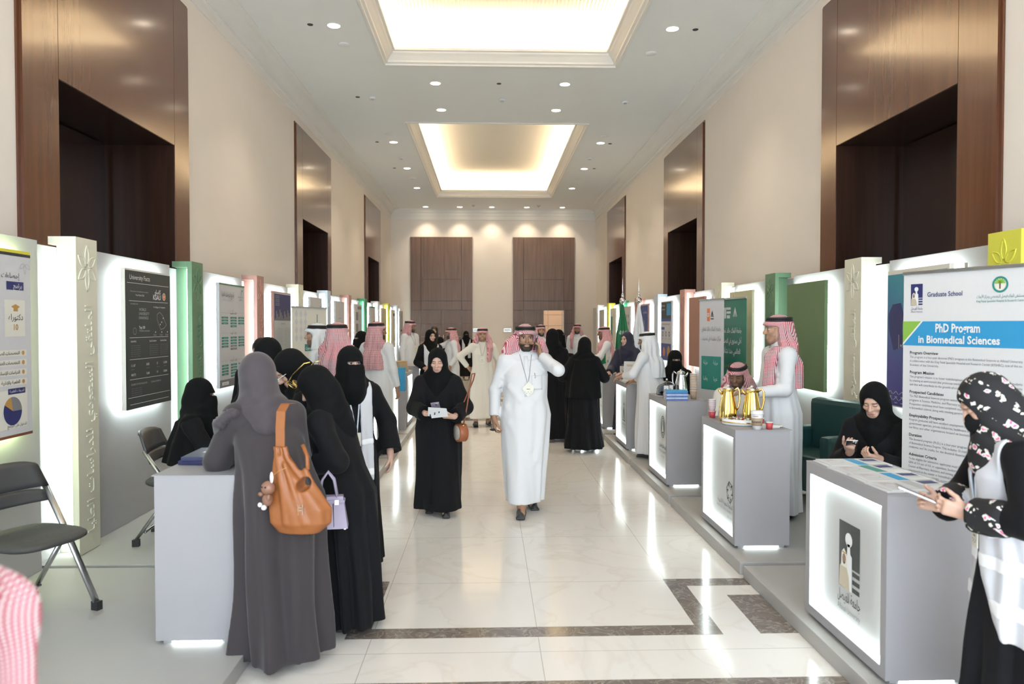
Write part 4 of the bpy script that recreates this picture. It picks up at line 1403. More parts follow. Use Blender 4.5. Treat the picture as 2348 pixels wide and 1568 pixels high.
class Person:
    """a standing, walking or seated figure; local axes: faces -y, its left hand at +x"""
    def __init__(P, loc, face, label, name='person', s=1.0, res=.006, cres=.012, lean=0, side=0, head=(0, 0, 0), headoff=(0, 0, 0), z0=0.0, seat=False, group=None, build=1.0,
                 hands=None, arms=None, feet=((-.09, -.02), (.09, .0)), tone='mid', toe=(0, 0), shw=.175, hip=None, female=False, twist=0):
        P.s = s; P.res = res; P.cres = cres; P.female = female; P.tone = tone; P.seat = seat; P.build = build
        P.root = empty(name, (loc[0], loc[1], z0), R(face), label, 'person', group)
        hz = .92 * s if not seat else .53
        P.hip = V(0, 0, hz) if hip is None else V(*hip)
        la, sa = R(lean), R(side)
        tw = R(twist)

        def T(x, y, z):   # torso point, given as for the upright body, leant about the hips
            h = (z - .92) * s
            x, y = x * math.cos(tw) - y * math.sin(tw), x * math.sin(tw) + y * math.cos(tw)
            v = V(x * s, y * s * math.cos(la) - h * math.sin(la), y * s * math.sin(la) + h * math.cos(la))
            return V(v[0] + h * math.sin(sa), v[1], v[2]) + P.hip
        P.T = T
        P.neck = T(0, .015, 1.47)
        P.Rh = rotm(*head)
        hb = T(0, -.005, 1.52) + V(*headoff)
        P.hb = hb
        P.hc = hb + P.Rh @ V(0, -.012, .085) * s
        sz = 1.372 if female else 1.39
        P.sh = {-1: T(-shw, 0, sz), 1: T(shw, 0, sz)}
        P.arms = {}
        arms = arms or {}
        for sd in (-1, 1):
            a = arms.get(sd)
            if a is None:
                W = P.sh[sd] + V(sd * .09, -.05, -.53) * s; pole = V(sd * .3, .8, -.2)
            else:
                W = V(*a['w']); pole = V(*a.get('pole', (sd * .5, .5, -.6)))
            E, W = ik(P.sh[sd], W, .285 * s, .255 * s, pole)
            P.arms[sd] = (P.sh[sd], E, W)
        P.arm_spec = arms
        P.feet = feet; P.toe = toe
        P.parts = {}

    # ---- skin
    def head_sdf(P, F):
        s, Rm, hc = P.s, P.Rh, P.hc
        H = lambda x, y, z: hc + Rm @ V(x, y, z) * s
        e = lambda x, y, z, rx, ry, rz, k=.015, cut=False: F.el(H(x, y, z), np.array([rx, ry, rz]) * s, Rm, k * s, cut)
        e(0, .012, .035, .074, .092, .080)
        e(0, -.022, -.028, .058, .066, .080, .03)
        F.rc(H(-.018, -.060, -.092), H(.018, -.060, -.092), .023 * s, .023 * s, .03 * s)
        for q in (-1, 1):
            F.rc(H(q * .052, .0, -.045), H(q * .024, -.055, -.088), .018 * s, .02 * s, .03 * s)
            e(q * .040, -.062, -.018, .022, .020, .020, .02)
        F.rc(H(-.03, -.078, .032), H(.03, -.078, .032), .012 * s, .012 * s, .02 * s)
        if P.res < .0085:
            for q in (-1, 1):
                e(q * .031, -.096, .011, .017, .016, .012, .014, True)
                e(q * .031, -.074, .009, .0145, .0135, .0125, .004)
            F.rc(H(0, -.086, .018), H(0, -.108, -.022), .0075 * s, .0125 * s, .012 * s)
            F.rc(H(-.011, -.096, -.026), H(.011, -.096, -.026), .009 * s, .009 * s, .008 * s)
            F.rc(H(-.017, -.086, -.056), H(.017, -.086, -.056), .007 * s, .007 * s, .010 * s)
            F.rc(H(-.014, -.085, -.070), H(.014, -.085, -.070), .0085 * s, .0085 * s, .008 * s)
            F.rc(H(-.016, -.098, -.0635), H(.016, -.098, -.0635), .004 * s, .004 * s, .006 * s, True)
        else:
            F.rc(H(0, -.086, .012), H(0, -.104, -.022), .009 * s, .014 * s, .012 * s)
        for q in (-1, 1): e(q * .077, .012, -.005, .010, .020, .032, .01)
        F.rc(hc + Rm @ V(0, .02, -.05) * s, P.neck, .050 * s, .056 * s, .03 * s)

    def body(P, beard=0, hair=None, lips=None, eyes_down=False, hands=True, brow=1.0):
        s = P.s
        pts = [P.hc, P.hip] + [a[2] for a in P.arms.values()]
        fr = [[], [], []]
        for i in range(3):
            fr[i].append((P.hc[i] - .135 * s, P.hc[i] + .135 * s))
            for sd in (-1, 1):
                if P.res < .012:
                    w = P.arms[sd][2]; sp = P.arm_spec.get(sd, {})
                    fd = nrm(V(*sp.get('f', (0, -.15, -1)))) * .09 * s
                    fr[i].append((w[i] + fd[i] - .115 * s, w[i] + fd[i] + .115 * s))
            fr[i].sort()
        lo = np.min([p - .17 for p in pts] + [P.arms[q][1] - .1 for q in (-1, 1)], 0); hi = np.max([p + .17 for p in pts] + [P.arms[q][1] + .1 for q in (-1, 1)], 0)
        lo = np.minimum(lo, [-.24, -.24 if not P.seat else -.62, -.0]); hi = np.maximum(hi, [.24, .24, .3])
        lo[2] = 0.0
        ax = [axis(lo[i], hi[i], .024, fr[i], P.res) for i in range(3)]
        F = Field(*ax)
        P.head_sdf(F)
        T = P.T
        F.rc(T(0, 0, 1.02), T(0, -.0, 1.22), .09 * s, .085 * s, .03); F.rc(T(-.12, 0, 1.36), T(.12, 0, 1.36), .045 * s, .045 * s, .03)
        F.rc(P.neck, T(0, 0, 1.34), .050 * s, .055 * s, .02); F.rc(T(0, 0, 1.34), T(0, 0, 1.2), .06 * s, .085 * s, .02); F.rc(P.hip, T(0, 0, 1.02), .10 * s, .09 * s, .03)
        for sd, (fx, fy) in zip((-1, 1), P.feet):
            h = P.hip + V(sd * .085 * s, 0, -.03)
            ft = V(fx * s, fy * s, .075 * s)
            if P.seat: kn = V(sd * .10, P.hip[1] - .42 * s, P.hip[2] + .0); ft = V(fx, P.hip[1] - .42 * s + fy, .075)
            else: kn = (h + ft) / 2 + V(0, -.03, .0)
            F.rc(h, kn, .066 * s, .052 * s, .03); F.rc(kn, ft, .054 * s, .036 * s, .03); F.rc(ft, ft + V(0, -.10, -.03) * s, .034 * s, .03 * s, .03)
            P.footpos = getattr(P, 'footpos', {}); P.footpos[sd] = ft
        for sd in (-1, 1):
            S, E, W = P.arms[sd]
            F.rc(S, E, .042 * s, .036 * s, .02); F.rc(E, W, .036 * s, .025 * s, .015)
            if hands:
                sp = P.arm_spec.get(sd, {})
                fd = V(*sp.get('f', (0, -.15, -1))); nn = V(*sp.get('n', (-sd, .1, 0))); tt = V(*sp.get('t', (0, -1, 0)))
                hand(F, W + nrm(fd) * .02 * s, fd, nn, tt, s * .97 * sp.get('hs', 1), sp.get('curl', (.35, .45, .3)), k=max(.004, P.res * .7), tc=sp.get('tc', .3), kr=1.0 if P.res < .008 else 1.15)
        v, f = F.mesh()
        col = paint_face(v, P.Rh, P.hc, s, P.tone, beard, P.female if lips is None else lips, hair, brow, eyes_down)
        P.parts['body'] = np_mesh('body', v, f, SKIN_M, P.root, col)
        return P

    # ---- robe
    def robe(P, m, name='thobe', hem=.07, hw=(.25, .20), waist=(.18, .145), cuff=.044, slv=(.066, .056), chest=(.185, .125), A=.016, n=9, seed=1, knee=None, fy=0.0, fx=0.0, collar=True, keys=None, legs=(), end=.035, flare=1.0, extra=None):
        s = P.s; T = P.T
        rnd = random.Random(seed)
        ph = [rnd.uniform(0, 6.28) for _ in range(6)]
        b = P.build
        lo = np.array([-.40, -.42, 0]); hi = np.array([.40, .42, P.neck[2] + .06])
        for q in (-1, 1):
            for p in P.arms[q][1:]:
                lo = np.minimum(lo, p - .12); hi = np.maximum(hi, p + .12)
        if P.seat: lo[1] = min(lo[1], -.66)
        lo[2] = 0.0; hi[2] = max(hi[2], P.neck[2] + .06)
        F = Field(*[np.arange(lo[i], hi[i] + P.cres, P.cres) for i in range(3)])
        hz = P.hip[2]

        def folds(th, z):
            g = np.clip((hz + .30 * s - z) / (hz + .30 * s), 0, 1)
            g = g ** .75
            w = np.sin(n * th + ph[0] + 1.2 * np.sin(2 * th + ph[1]) + 1.3 * np.sin(2.2 * z + ph[3])) + .55 * np.sin((n * 2 - 3) * th + ph[2] + 2.5 * z) + .3 * np.sin(5 * th - 6 * z + ph[4])
            w = np.where(w > 0, .5 * w + .18 * w * w, w * .8)
            return A * g * w
        if keys is None:
            kw = knee or (hw[0] * .86, hw[1] * .86)
            ch, wa, hp = T(0, -.008, 1.27), T(0, -.008, 1.06), T(0, .006, .92)
            if not P.seat:
                keys = [(hem, fx, fy, hw[0] * s, hw[1] * s), (hem + .30 * s, fx * .8, fy * .8, kw[0] * s, kw[1] * s), (hp[2] - .02, hp[0] * .7, hp[1], (waist[0] + .03) * b * s, (waist[1] + .025) * b * s)]
            else:
                keys = [(hp[2] - .14, 0, -.02, .21 * s, .19 * s), (hp[2], 0, 0, .21 * s, .18 * s)]
            keys += [(wa[2], wa[0], wa[1], waist[0] * b * s, waist[1] * b * s), (ch[2], ch[0], ch[1], chest[0] * b * s, chest[1] * b * s)]
            t2 = T(0, .002, 1.395)
            keys += [(t2[2], t2[0], t2[1], (chest[0] - .035) * s, .082 * s)]
        for q in (-1, 1):
            S, E, W = P.arms[q]
            W2 = W - nrm(W - E) * end * s; d = nrm(W - E)
            F.rc(E, W2 + d * cuff * .6 * s, slv[1] * s, cuff * s, .01)
            if cuff > .06: F.rc(W2 - V(0, 0, .01), W2 - d * .05 + V(0, 0, -.02), cuff * s, cuff * .9 * s, .03)
            rr = cuff * 2.0 * s
            F.rc(W2 + d * (rr + .006), W2 + d * (rr + .03), rr, rr, .004, True)
            F.rc(S, E, slv[0] * s, slv[1] * s, .02)
            if cuff < .06:
                for t in (.30, .62, .86):
                    c = S + (E - S) * (.5 + .5 * t) + V(0, -.01, 0); F.rc(c + V(-q * .03, -.045, .02) * s, c + V(q * .05, .02, -.02) * s, .016 * s, .010 * s, .018)
        F.prof(keys, folds, .03)
        nb = P.T(0, .004, 1.42)
        F.rc(P.T(0, .0, 1.36), nb, .085 * s, .058 * s, .03)
        for q in (-1, 1):
            F.rc(P.T(q * .03, .006, 1.44), P.sh[q] + V(-q * .02, .004, -.0) * s, .050 * s, .062 * s * min(1.08, b), .06)
        if collar:
            F.rc(P.T(0, .012, 1.44), P.T(0, .004, 1.476), .070 * s, .067 * s, .012)
        for (a, c, r1, r2) in legs: F.rc(V(*a) * s, V(*c) * s, r1 * s, r2 * s, .07)
        if P.seat:
            for q in (-1, 1):
                h = P.hip + V(q * .085, 0, 0); kn = V(q * .12, P.hip[1] - .42 * s, P.hip[2] + .01)
                F.rc(h, kn, .115 * s, .095 * s, .09); F.rc(kn, V(q * .12, kn[1] - .02, .09), .095 * s, .11 * s, .05)
        if extra: extra(F)
        # flat hem
        F.d = np.maximum(F.d, (hem - F.ax[2])[None, None, :].astype(np.float32))
        P.FR = F
        v, f = F.mesh()
        P.parts['robe'] = np_mesh(name, v, f, m, P.root)
        return P

    def shell(P, name, m, mask, off=.006, th=.005, base=None, col=None):
        """a garment lying on the robe: region where mask(X, Y, Z) < 0"""
        F = P.FR; d0 = F.d if base is None else base
        X, Y, Z = F.ax[0][:, None, None], F.ax[1][None, :, None], F.ax[2][None, None, :]
        d = np.maximum(d0 - off, mask(X, Y, Z).astype(np.float32))
        v, f = F.mesh(d)
        if len(v): P.parts[name] = np_mesh(name, v, f, m, P.root, None if col is None else col(v))
        return P

    # ---- headwear
    def hgrid(P, ext_lo, ext_hi, res):
        lo = P.hc + np.array(ext_lo) * P.s; hi = P.hc + np.array(ext_hi) * P.s
        return Field(*[np.arange(lo[i], hi[i] + res, res) for i in range(3)])

    def hijab(P, m, name='headscarf', veil=False, slit=False, res=None, drop=.20, back=.0, sho=.15, face=(.058, .075), bulk=1.0, cape=None, mk=None, seed=3, lift=0.0):
        s, Rm, hc = P.s, P.Rh, P.hc
        H = lambda x, y, z: hc + Rm @ V(x, y, z) * s
        cap = cape or 0
        F = P.hgrid((-.36, -.34, -.42 - cap), (.36, .34, .17), res or P.cres * .62)
        ph = random.Random(seed).uniform(0, 6)
        F.el(H(0, .016, .034), np.array([.090, .108, .096]) * s * bulk, Rm, .02)
        F.el(H(0, .022, .045), np.array([.084, .102, .094]) * s * bulk, Rm, .02)
        F.rc(H(0, .02, .02), H(0, .015, -.06), .090 * s * bulk, .085 * s * bulk, .03)
        c = P.T(0, -.005, 1.40)
        nk = H(0, .015, -.085)
        F.rc(nk, c + V(0, 0, -.02), .088 * s, .125 * s, .07)
        for q in (-1, 1): F.rc(P.T(q * .03, .0, 1.43), P.T(q * sho, .01, 1.395), .088 * s, .068 * s, .05)
        F.rc(H(0, -.04, -.12), P.T(0, -.075, 1.42 - drop), .07 * s, .075 * s, .05)
        F.rc(H(0, .06, -.06), P.T(0, .075, 1.40 - drop * .7 - back), .075 * s, .085 * s, .05)
        if cape:
            a = P.T(0, .03, 1.38); b_ = P.T(0, .06, 1.40 - cape)
            F.prof([(b_[2], b_[0], b_[1], .27 * s, .20 * s), ((a[2] + b_[2]) / 2, a[0], (a[1] + b_[1]) / 2, .245 * s, .17 * s), (a[2], a[0], a[1], .17 * s, .12 * s)],
                   lambda th, z: .012 * np.sin(7 * th + ph), .05)
        # soft wrapping folds round the neck
        X, Y, Z = F.ax[0][:, None, None], F.ax[1][None, :, None], F.ax[2][None, None, :]
        zr = (Z - hc[2]) / s
        w = np.exp(-((zr + .13) / .07) ** 2)
        F.d += (.0045 * s * np.sin(62 * zr + 26 * (X - hc[0]) / s + 1.5 * np.sin(18 * (Y - hc[1]) / s) + ph) * w).astype(np.float32)
        if veil:
            F.rc(H(0, -.068, .0), H(0, -.075, -.06), .048 * s, .058 * s, .03)
            e = P.T(0, -.12, 1.42 - drop)
            F.rc(H(0, -.06, -.07), (H(0, -.06, -.07) * .35 + e * .65), .065 * s, .075 * s, .04)
            F.bx(H(0, -.085, -.10), np.array([.066, .03, .10]) * s, Rm, .02, .03)
        else:
            F.el(H(0, -.125, -.010), np.array([face[0], .085, face[1]]) * s, Rm, .008, True)
            F.el(H(0, -.08, -.012), np.array([face[0] * .97, .06, face[1] * 1.02]) * s, Rm, .006, True)
        if slit:
            F.bx(H(0, -.13, .012), np.array([.056, .072, .0115]) * s, Rm, .006, .004, True)
        v, f = F.mesh()
        P.FH = F
        P.parts['scarf'] = np_mesh(name, v, f, m, P.root)
        return P

    def ghutra(P, m, name='shemagh', wing=.0, drop=.22, backdrop=.30, front=.07, res=None, agal=True, tilt=-8, tail=None, lift=0.0, flip=None, cap=True, swing=0.0):
        """square headcloth held by a double cord"""
        s, Rm, hc = P.s, P.Rh, P.hc
        H = lambda x, y, z: hc + Rm @ V(x, y, z) * s
        F = P.hgrid((-.40, -.36, -.50), (.40, .42, .19), res or P.cres * .62)
        F.el(H(0, .014, .040), np.array([.089, .108, .094]) * s, Rm, .02)
        # brim above the brow
        F.el(H(0, -.012, .052), np.array([.086, .104, .030]) * s, Rm, .02)
        # sides and back falling to the shoulders
        for q in (-1, 1):
            F.rc(H(q * .062, .02, .045), H(q * (.075 + wing), .01, -.05), .034 * s, .036 * s, .03)
            F.rc(H(q * (.075 + wing), .01, -.05), H(q * (.085 + wing * 1.1), .02, -.13), .036 * s, .042 * s, .04)
            F.rc(H(q * (.085 + wing), .02, -.13), P.T(q * .13, .035, 1.405), .045 * s, .055 * s, .05)
            if tail and q in tail:
                F.rc(H(q * .075, .06, -.11), P.T(q * .11, .05, 1.46), .05 * s, .05 * s, .04); F.rc(P.T(q * .11, .05, 1.46), P.T(q * .115, -.05, 1.45), .05 * s, .046 * s, .04)
                F.rc(P.T(q * .115, -.05, 1.45), P.T(q * .12, -.115, 1.37), .046 * s, .045 * s, .04); F.rc(P.T(q * .12, -.115, 1.37), P.T(q * .10, -.135, 1.40 - drop), .045 * s, .05 * s, .04)
        F.rc(H(0, .06, .02), H(0, .065, -.10), .085 * s, .085 * s, .04)
        F.rc(H(0, .06, -.09), P.T(0, .085, 1.40 - backdrop * .3), .09 * s, .095 * s, .06)
        F.rc(P.T(-.07, .10, 1.40 - backdrop * .2), P.T(-.06 + swing, .115, 1.40 - backdrop), .075 * s, .075 * s, .06); F.rc(P.T(.07, .10, 1.40 - backdrop * .2), P.T(.06 + swing, .115, 1.40 - backdrop), .075 * s, .075 * s, .06)
        X, Y, Z = F.ax[0][:, None, None], F.ax[1][None, :, None], F.ax[2][None, None, :]
        px, py, pz = [(Rm[0][i] * (X - hc[0]) + Rm[1][i] * (Y - hc[1]) + Rm[2][i] * (Z - hc[2])) / s for i in range(3)]
        # fall folds
        th = np.arctan2(px, py + .0)
        g = np.clip((.04 - pz) / .15, 0, 1)
        F.d += (.007 * s * np.sin(13 * th + 9 * pz) * g).astype(np.float32)
        # face opening: a wedge in front, widening downward
        half = front + .05 * np.clip(-pz - .05, 0, .3)
        op = np.maximum(np.maximum(np.abs(px) - half, py + .012 - .0 * pz), pz - .052 + .25 * np.abs(px))
        if front > .1: op = np.maximum(op, -.135 - pz)
        F.d = np.maximum(F.d, -op.astype(np.float32) * s)
        v, f = F.mesh()
        P.FH = F
        P.parts['scarf'] = np_mesh(name, v, f, m, P.root)
        if agal:
            mb = MB(); Rt = rotm(0, tilt, 0)
            for j, (zz, kx) in enumerate(((.082, 1.0), (.101, .95))):
                pts = [H(*(Rt @ V(.086 * kx * math.cos(a), .012 + .103 * kx * math.sin(a), zz + .012 * math.sin(a)))) for a in np.linspace(0, 2 * math.pi, 33)[:-1]]
                mb.tube(pts, .0115 * s, 8, closed=True)
            mb.build('agal', C_AGAL, P.root)
        return P

    def shoes(P, m=None, sole=None):
        for sd, (fx, fy), tp in zip((-1, 1), P.feet, P.toe):
            s = P.s
            base = V(fx * s, fy * s, 0) if not P.seat else V(fx, P.hip[1] - .42 * s + fy, 0)
            Rx = np.array(Euler((R(-tp), 0, R(sd * 8)), 'XYZ').to_matrix())
            F = Field(*[np.arange(-.22, .22, .009)] * 2, np.arange(-.02, .2, .009))
            Q = lambda x, y, z: Rx @ (V(x, y, z) * s)
            F.rc(Q(0, .035, .045), Q(0, -.06, .038), .038 * s, .036 * s, .02); F.rc(Q(0, -.06, .036), Q(0, -.135, .028), .038 * s, .026 * s, .02)
            F.rc(Q(0, .03, .06), Q(0, .025, .095), .036 * s, .038 * s, .02); F.bx(Q(0, -.045, .012), np.array([.042, .125, .012]) * s, Rx.T if False else Rx, .01, .008)
            v, f = F.mesh()
            v = v + base
            v[:, 2] += max(0, .001 - v[:, 2].min())
            sh = np_mesh('shoe', v, f, m or C_SHOE, P.root)
        return P

    def W(P, v):
        return P.root.matrix_basis @ Vector(v)

    # ---- small things worn
    def onto(P, pts, off=.004, key='robe', d=(0, 1, 0)):
        """drop points along d onto a garment"""
        if not hasattr(P, 'bvh'): P.bvh = {}
        if key not in P.bvh:
            me = P.parts[key].data
            P.bvh[key] = BVHTree.FromPolygons([v.co.copy() for v in me.vertices], [tuple(p.vertices) for p in me.polygons])
        out = []; d = Vector(d).normalized()
        for p in pts:
            p = Vector(p)
            h = P.bvh[key].ray_cast(p - d * .6, d)
            out.append((h[0] - d * off) if h[0] is not None else p)
        return out

    def patch(P, name, m, x0, x1, z0, z1, off=.003, n=6, key='robe', slope=0.0):
        mb = MB(); g = []
        for j in range(n + 1):
            g += P.onto([(x0 + (x1 - x0) * i / n + slope * j / n, 0, z0 + (z1 - z0) * j / n) for i in range(n + 1)], off, key)
        N = len(g)
        top = g; bot = [p + Vector((0, .004, 0)) for p in g]
        mb.add(top + bot, [(j * (n + 1) + i, j * (n + 1) + i + 1, (j + 1) * (n + 1) + i + 1, (j + 1) * (n + 1) + i) for i in range(n) for j in range(n)], smooth=True)
        rim = [i for i in range(n + 1)] + [(j + 1) * (n + 1) - 1 for j in range(1, n + 1)] + [n * (n + 1) + i for i in range(n - 1, -1, -1)] + [j * (n + 1) for j in range(n - 1, 0, -1)]
        b0 = 0
        for a, c in zip(rim, rim[1:] + rim[:1]): mb.f.append((c, a, N + a, N + c)); mb.mi.append(0); mb.sm.append(False)
        return mb.build(name, m, P.root)

    def lanyard(P, z=1.10, x=.0, diamond=False, cord=None, w=.045, h=.07):
        s = P.s; cz = P.T(0, 0, z)[2]
        mb = MB()
        for q in (-1, 1):
            a = P.T(q * .055, -.06, 1.455)
            pts = P.onto([V(a[0] * (1 - t) + x * s * t, 0, a[2] * (1 - t) + (cz + h * .5 * s) * t) for t in np.linspace(.0, 1, 10)], .005)
            mb.tube(pts, .003 * s if cord is None else .006 * s, 6)
        l = mb.build('lanyard_cord', cord or M['grey'], P.root)
        c = P.onto([(x * s, 0, cz)], .012)[0]
        b = MB(); W, Hh = w * s, h * s
        if diamond:
            pts = [(-W * 1.2, .1 * Hh), (0.1 * W, Hh), (W * 1.2, .3 * Hh), (W * 1.05, -.45 * Hh), (0, -Hh), (-W * .7, -.5 * Hh)]
            b.prism([c + Vector((a, 0, e)) for a, e in pts], (0, .004, 0))
        else: b.box(c.x - W, c.x + W, c.y, c.y + .004, c.z - Hh, c.z + Hh)
        bo = b.build('badge', C_BADGE, P.root)
        d = MB()
        for i in range(5): d.ball((c.x - W * .6 + i * W * .3, c.y - .001, c.z - Hh * (.35 + .2 * (i % 2))), (.0035 * s, .001, .0035 * s), 6)
        d.box(c.x - W * .3, c.x + W * .4, c.y - .0012, c.y, c.z - .002, c.z + .004)
        d.build('badge_print', GK, bo)
        return P

    def vest(P, z0=.62, open_w=.05, stripes=(), m=None, zt=1.46, wide=0.0):
        """white mesh vest with bright tape over the robe"""
        s = P.s; a0 = P.T(0, 0, z0)[2]; a1 = P.T(0, 0, zt)[2]
        sl = {q: P.sh[q][0] for q in (-1, 1)}
        axx = .155 * s
        qa, qb = P.T(0, -.185, 1.45), P.T(0, -.185, .75)
        ys = (qa[1] - qb[1]) / (qa[2] - qb[2]); yl = qa[1] - ys * qa[2]

        def mask(X, Y, Z):
            front = np.where(Y < 0, open_w * s - np.abs(X) + 0 * Z, -1)
            g = np.maximum(np.maximum(a0 - Z, Z - a1), np.abs(X) - axx - wide * s * np.clip((1.06 * s - Z) / .06, 0, 1) + 0 * Y)
            g = np.maximum(g, yl + ys * Z - Y)
            return np.maximum(g, front)
        P.shell('vest', m or C_VEST, mask, .008, .005)
        for i, (b0, b1) in enumerate(stripes):
            c0, c1 = P.T(0, 0, b0)[2], P.T(0, 0, b1)[2]
            P.shell('reflective_tape', C_REFL, lambda X, Y, Z: np.maximum(mask(X, Y, Z), np.maximum(c0 - Z, Z - c1)), .013, .004)
        return P

# ---------------------------------------------------------------- the people, each where the photo puts them
PL = PH
VESTS = ((.98, 1.03), (.74, .80))
SIT = dict(seat=True)
CALM = (.30, .40, .25)
GRIP = (.75, .9, .6)


def arm(w, f, n, t, pole=None, curl=CALM, **k):
    d = dict(w=w, f=f, n=n, t=t, curl=curl, **k)
    if pole: d['pole'] = pole
    return d


# main man walking, phone at his left ear, sunglasses in his right hand
main = Person((.335, 6.68), 2, 'man in white robe and red check headcloth walking while holding phone to ear', s=.985, res=.0042, cres=.009, tone='tan', head=(4, 4, 0),
              feet=((-.05, -.20), (.07, .14)), toe=(0, -6), build=1.08, shw=.185,
              arms={1: arm((.135, -.085, 1.425), (-.22, -.10, 1), (-1, 0, 0), (.0, .4, 1), (.75, -.15, -.75), (.75, .75, .45)),
                    -1: arm((-.285, -.03, .86), (.03, -.06, -1), (1, .2, 0), (.2, -1, 0), (-.6, .6, -.1), (.55, .7, .5))})


def main_creases(F):
    for a, b, r in (((-.17, -.09, .98), (.02, -.17, .60), .012), ((-.15, -.12, .84), (.05, -.16, .46), .011), ((.15, -.09, .96), (.09, -.15, .50), .010),
                    ((-.15, -.10, 1.16), (-.05, -.15, 1.04), .009), ((.15, -.09, 1.14), (.06, -.145, 1.02), .009)):
        F.rc(np.array(a) * .985, np.array(b) * .985, r, r * .3, .05)


main.body(beard=1).robe(C_THOBE, hem=.10, hw=(.165, .165), knee=(.185, .18), waist=(.188, .15), chest=(.195, .13), legs=[((-.07, .0, .80), (-.055, -.13, .10), .12, .11), ((.07, .03, .80), (.075, .09, .10), .11, .10)], A=.016, n=7, seed=4, end=.03, extra=main_creases)
main.ghutra(C_SHEM, wing=.072, front=.066, tail=(), backdrop=.30).shoes().lanyard(1.145, .012, True)
main.patch('chest_pocket', C_THOBE, .045, .145, 1.12, 1.25, .004)
main.patch('button_placket', C_THOBE, -.018, .018, 1.06, 1.42, .0012)
_p = MB().tube([v for v in main.onto([(.075, 0, 1.27), (.078, 0, 1.225)], .008)], .0035, 6).build('pen_clip', M['steel'], main.root)

# woman in front reading cards
wk = Person((-.455, 6.62), -2, 'woman in black abaya and headscarf walking with phone and cards in both hands', s=.86, res=.0042, cres=.009, female=True, tone='light', head=(0, 17, 0),
            feet=((-.07, .10), (.085, -.10)), toe=(-4, 0), build=1.05, shw=.18,
            arms={-1: arm((-.075, -.285, .935), (.93, -.25, -.02), (0, .3, 1), (0, -.6, .6), (-.7, .35, -.7), (.45, .5, .35)), 1: arm((.165, -.26, .905), (-.92, -.35, .05), (0, .4, 1), (0, -.6, .6), (.7, .35, -.7), (.55, .6, .4))})
wk.body(eyes_down=True, brow=.8).robe(C_BLACK, 'abaya', hem=.055, hw=(.225, .20), knee=(.215, .18), waist=(.205, .155), chest=(.20, .13), cuff=.07, slv=(.068, .080), A=.020, n=7, seed=11, collar=False,
      legs=[((.06, -.02, .8), (.08, -.12, .07), .12, .14), ((-.06, .0, .8), (-.12, .04, .07), .12, .14)], end=.05)
wk.hijab(C_BLACK2, drop=.16, face=(.060, .080), res=.006).shoes(C_SHOE, C_SOLE)
# the folds where her open abaya parts
wk.patch('abaya_front_edge', C_BLACK, -.052, -.044, .12, 1.15, .006, n=8, slope=.03)

# man in cream robe behind, hand on hip
p = Person((-.10, 12.35), 4, 'man in cream robe and pink check headcloth walking with one hand behind his hip', s=.955, res=.007, cres=.013, tone='mid', head=(-4, 2, 0), feet=((-.13, -.18), (.11, .12)), toe=(18, 0),
           arms={-1: arm((-.24, .06, .98), (.5, .4, -.6), (.6, -.3, .2), (0, -.4, .8), (-.9, .1, -.1)), 1: arm((.27, .02, .86), (0, -.1, -1), (-1, .2, 0), (0, -1, 0), (.5, .6, -.1))})
p.body(beard=.5).robe(C_CREAM, hem=.14, hw=(.20, .18), knee=(.21, .18), legs=[((-.08, -.02, .85), (-.12, -.13, .15), .11, .11)], A=.014, seed=8).ghutra(C_SHEM2, wing=.03, front=.066, tail=(1,), backdrop=.35).shoes(C_SHOE).lanyard(1.17, -.02)

# women in black seen from behind, right of the walking man
p = Person((1.285, 9.8), 168, 'woman in wide black abaya and hip-length black cape scarf seen from behind', s=.885, res=.010, cres=.012, female=True, head=(-8, 12, 0), lean=5,
           arms={1: arm((.20, -.20, 1.05), (0, -1, -.2), (-1, 0, 0), (0, 0, 1)), -1: arm((-.18, -.26, 1.02), (0, -1, -.2), (1, 0, 0), (0, 0, 1))})
p.body().robe(C_BLACK, 'abaya', hem=.05, hw=(.295, .27), knee=(.25, .22), waist=(.20, .16), cuff=.07, slv=(.068, .076), A=.026, n=9, seed=5, collar=False).hijab(C_BLACK2, cape=.58, drop=.2).shoes(C_SHOEW)
p = Person((.94, 10.75), 172, 'woman in plain black abaya half hidden behind the man on the phone', s=.945, res=.010, cres=.013, female=True, head=(5, 5, 0))
p.body().robe(C_BLACK, 'abaya', hem=.05, hw=(.30, .26), waist=(.20, .16), cuff=.07, slv=(.068, .076), A=.022, seed=6, collar=False).hijab(C_BLACK2, drop=.25).shoes(C_SHOEW)
p = Person((1.56, 16.2), 80, 'veiled woman in black standing in profile facing the right-hand counters', s=.92, res=.010, cres=.015, female=True,
           arms={-1: arm((-.14, -.34, 1.02), (0, -1, .1), (1, 0, 0), (0, 0, 1))})
p.body().robe(C_BLACK, 'abaya', hw=(.27, .24), cuff=.06, slv=(.07, .07), A=.02, seed=7, collar=False).hijab(C_BLACK2, veil=True, slit=True).shoes(C_SHOEW)
p = Person((1.07, 15.0), 10, 'man whose black head cord just shows behind the man on the phone', s=.985, res=.010, cres=.015)
p.body(beard=1).robe(C_THOBE, seed=9).ghutra(C_SHEM2, wing=.02, tail=()).shoes()

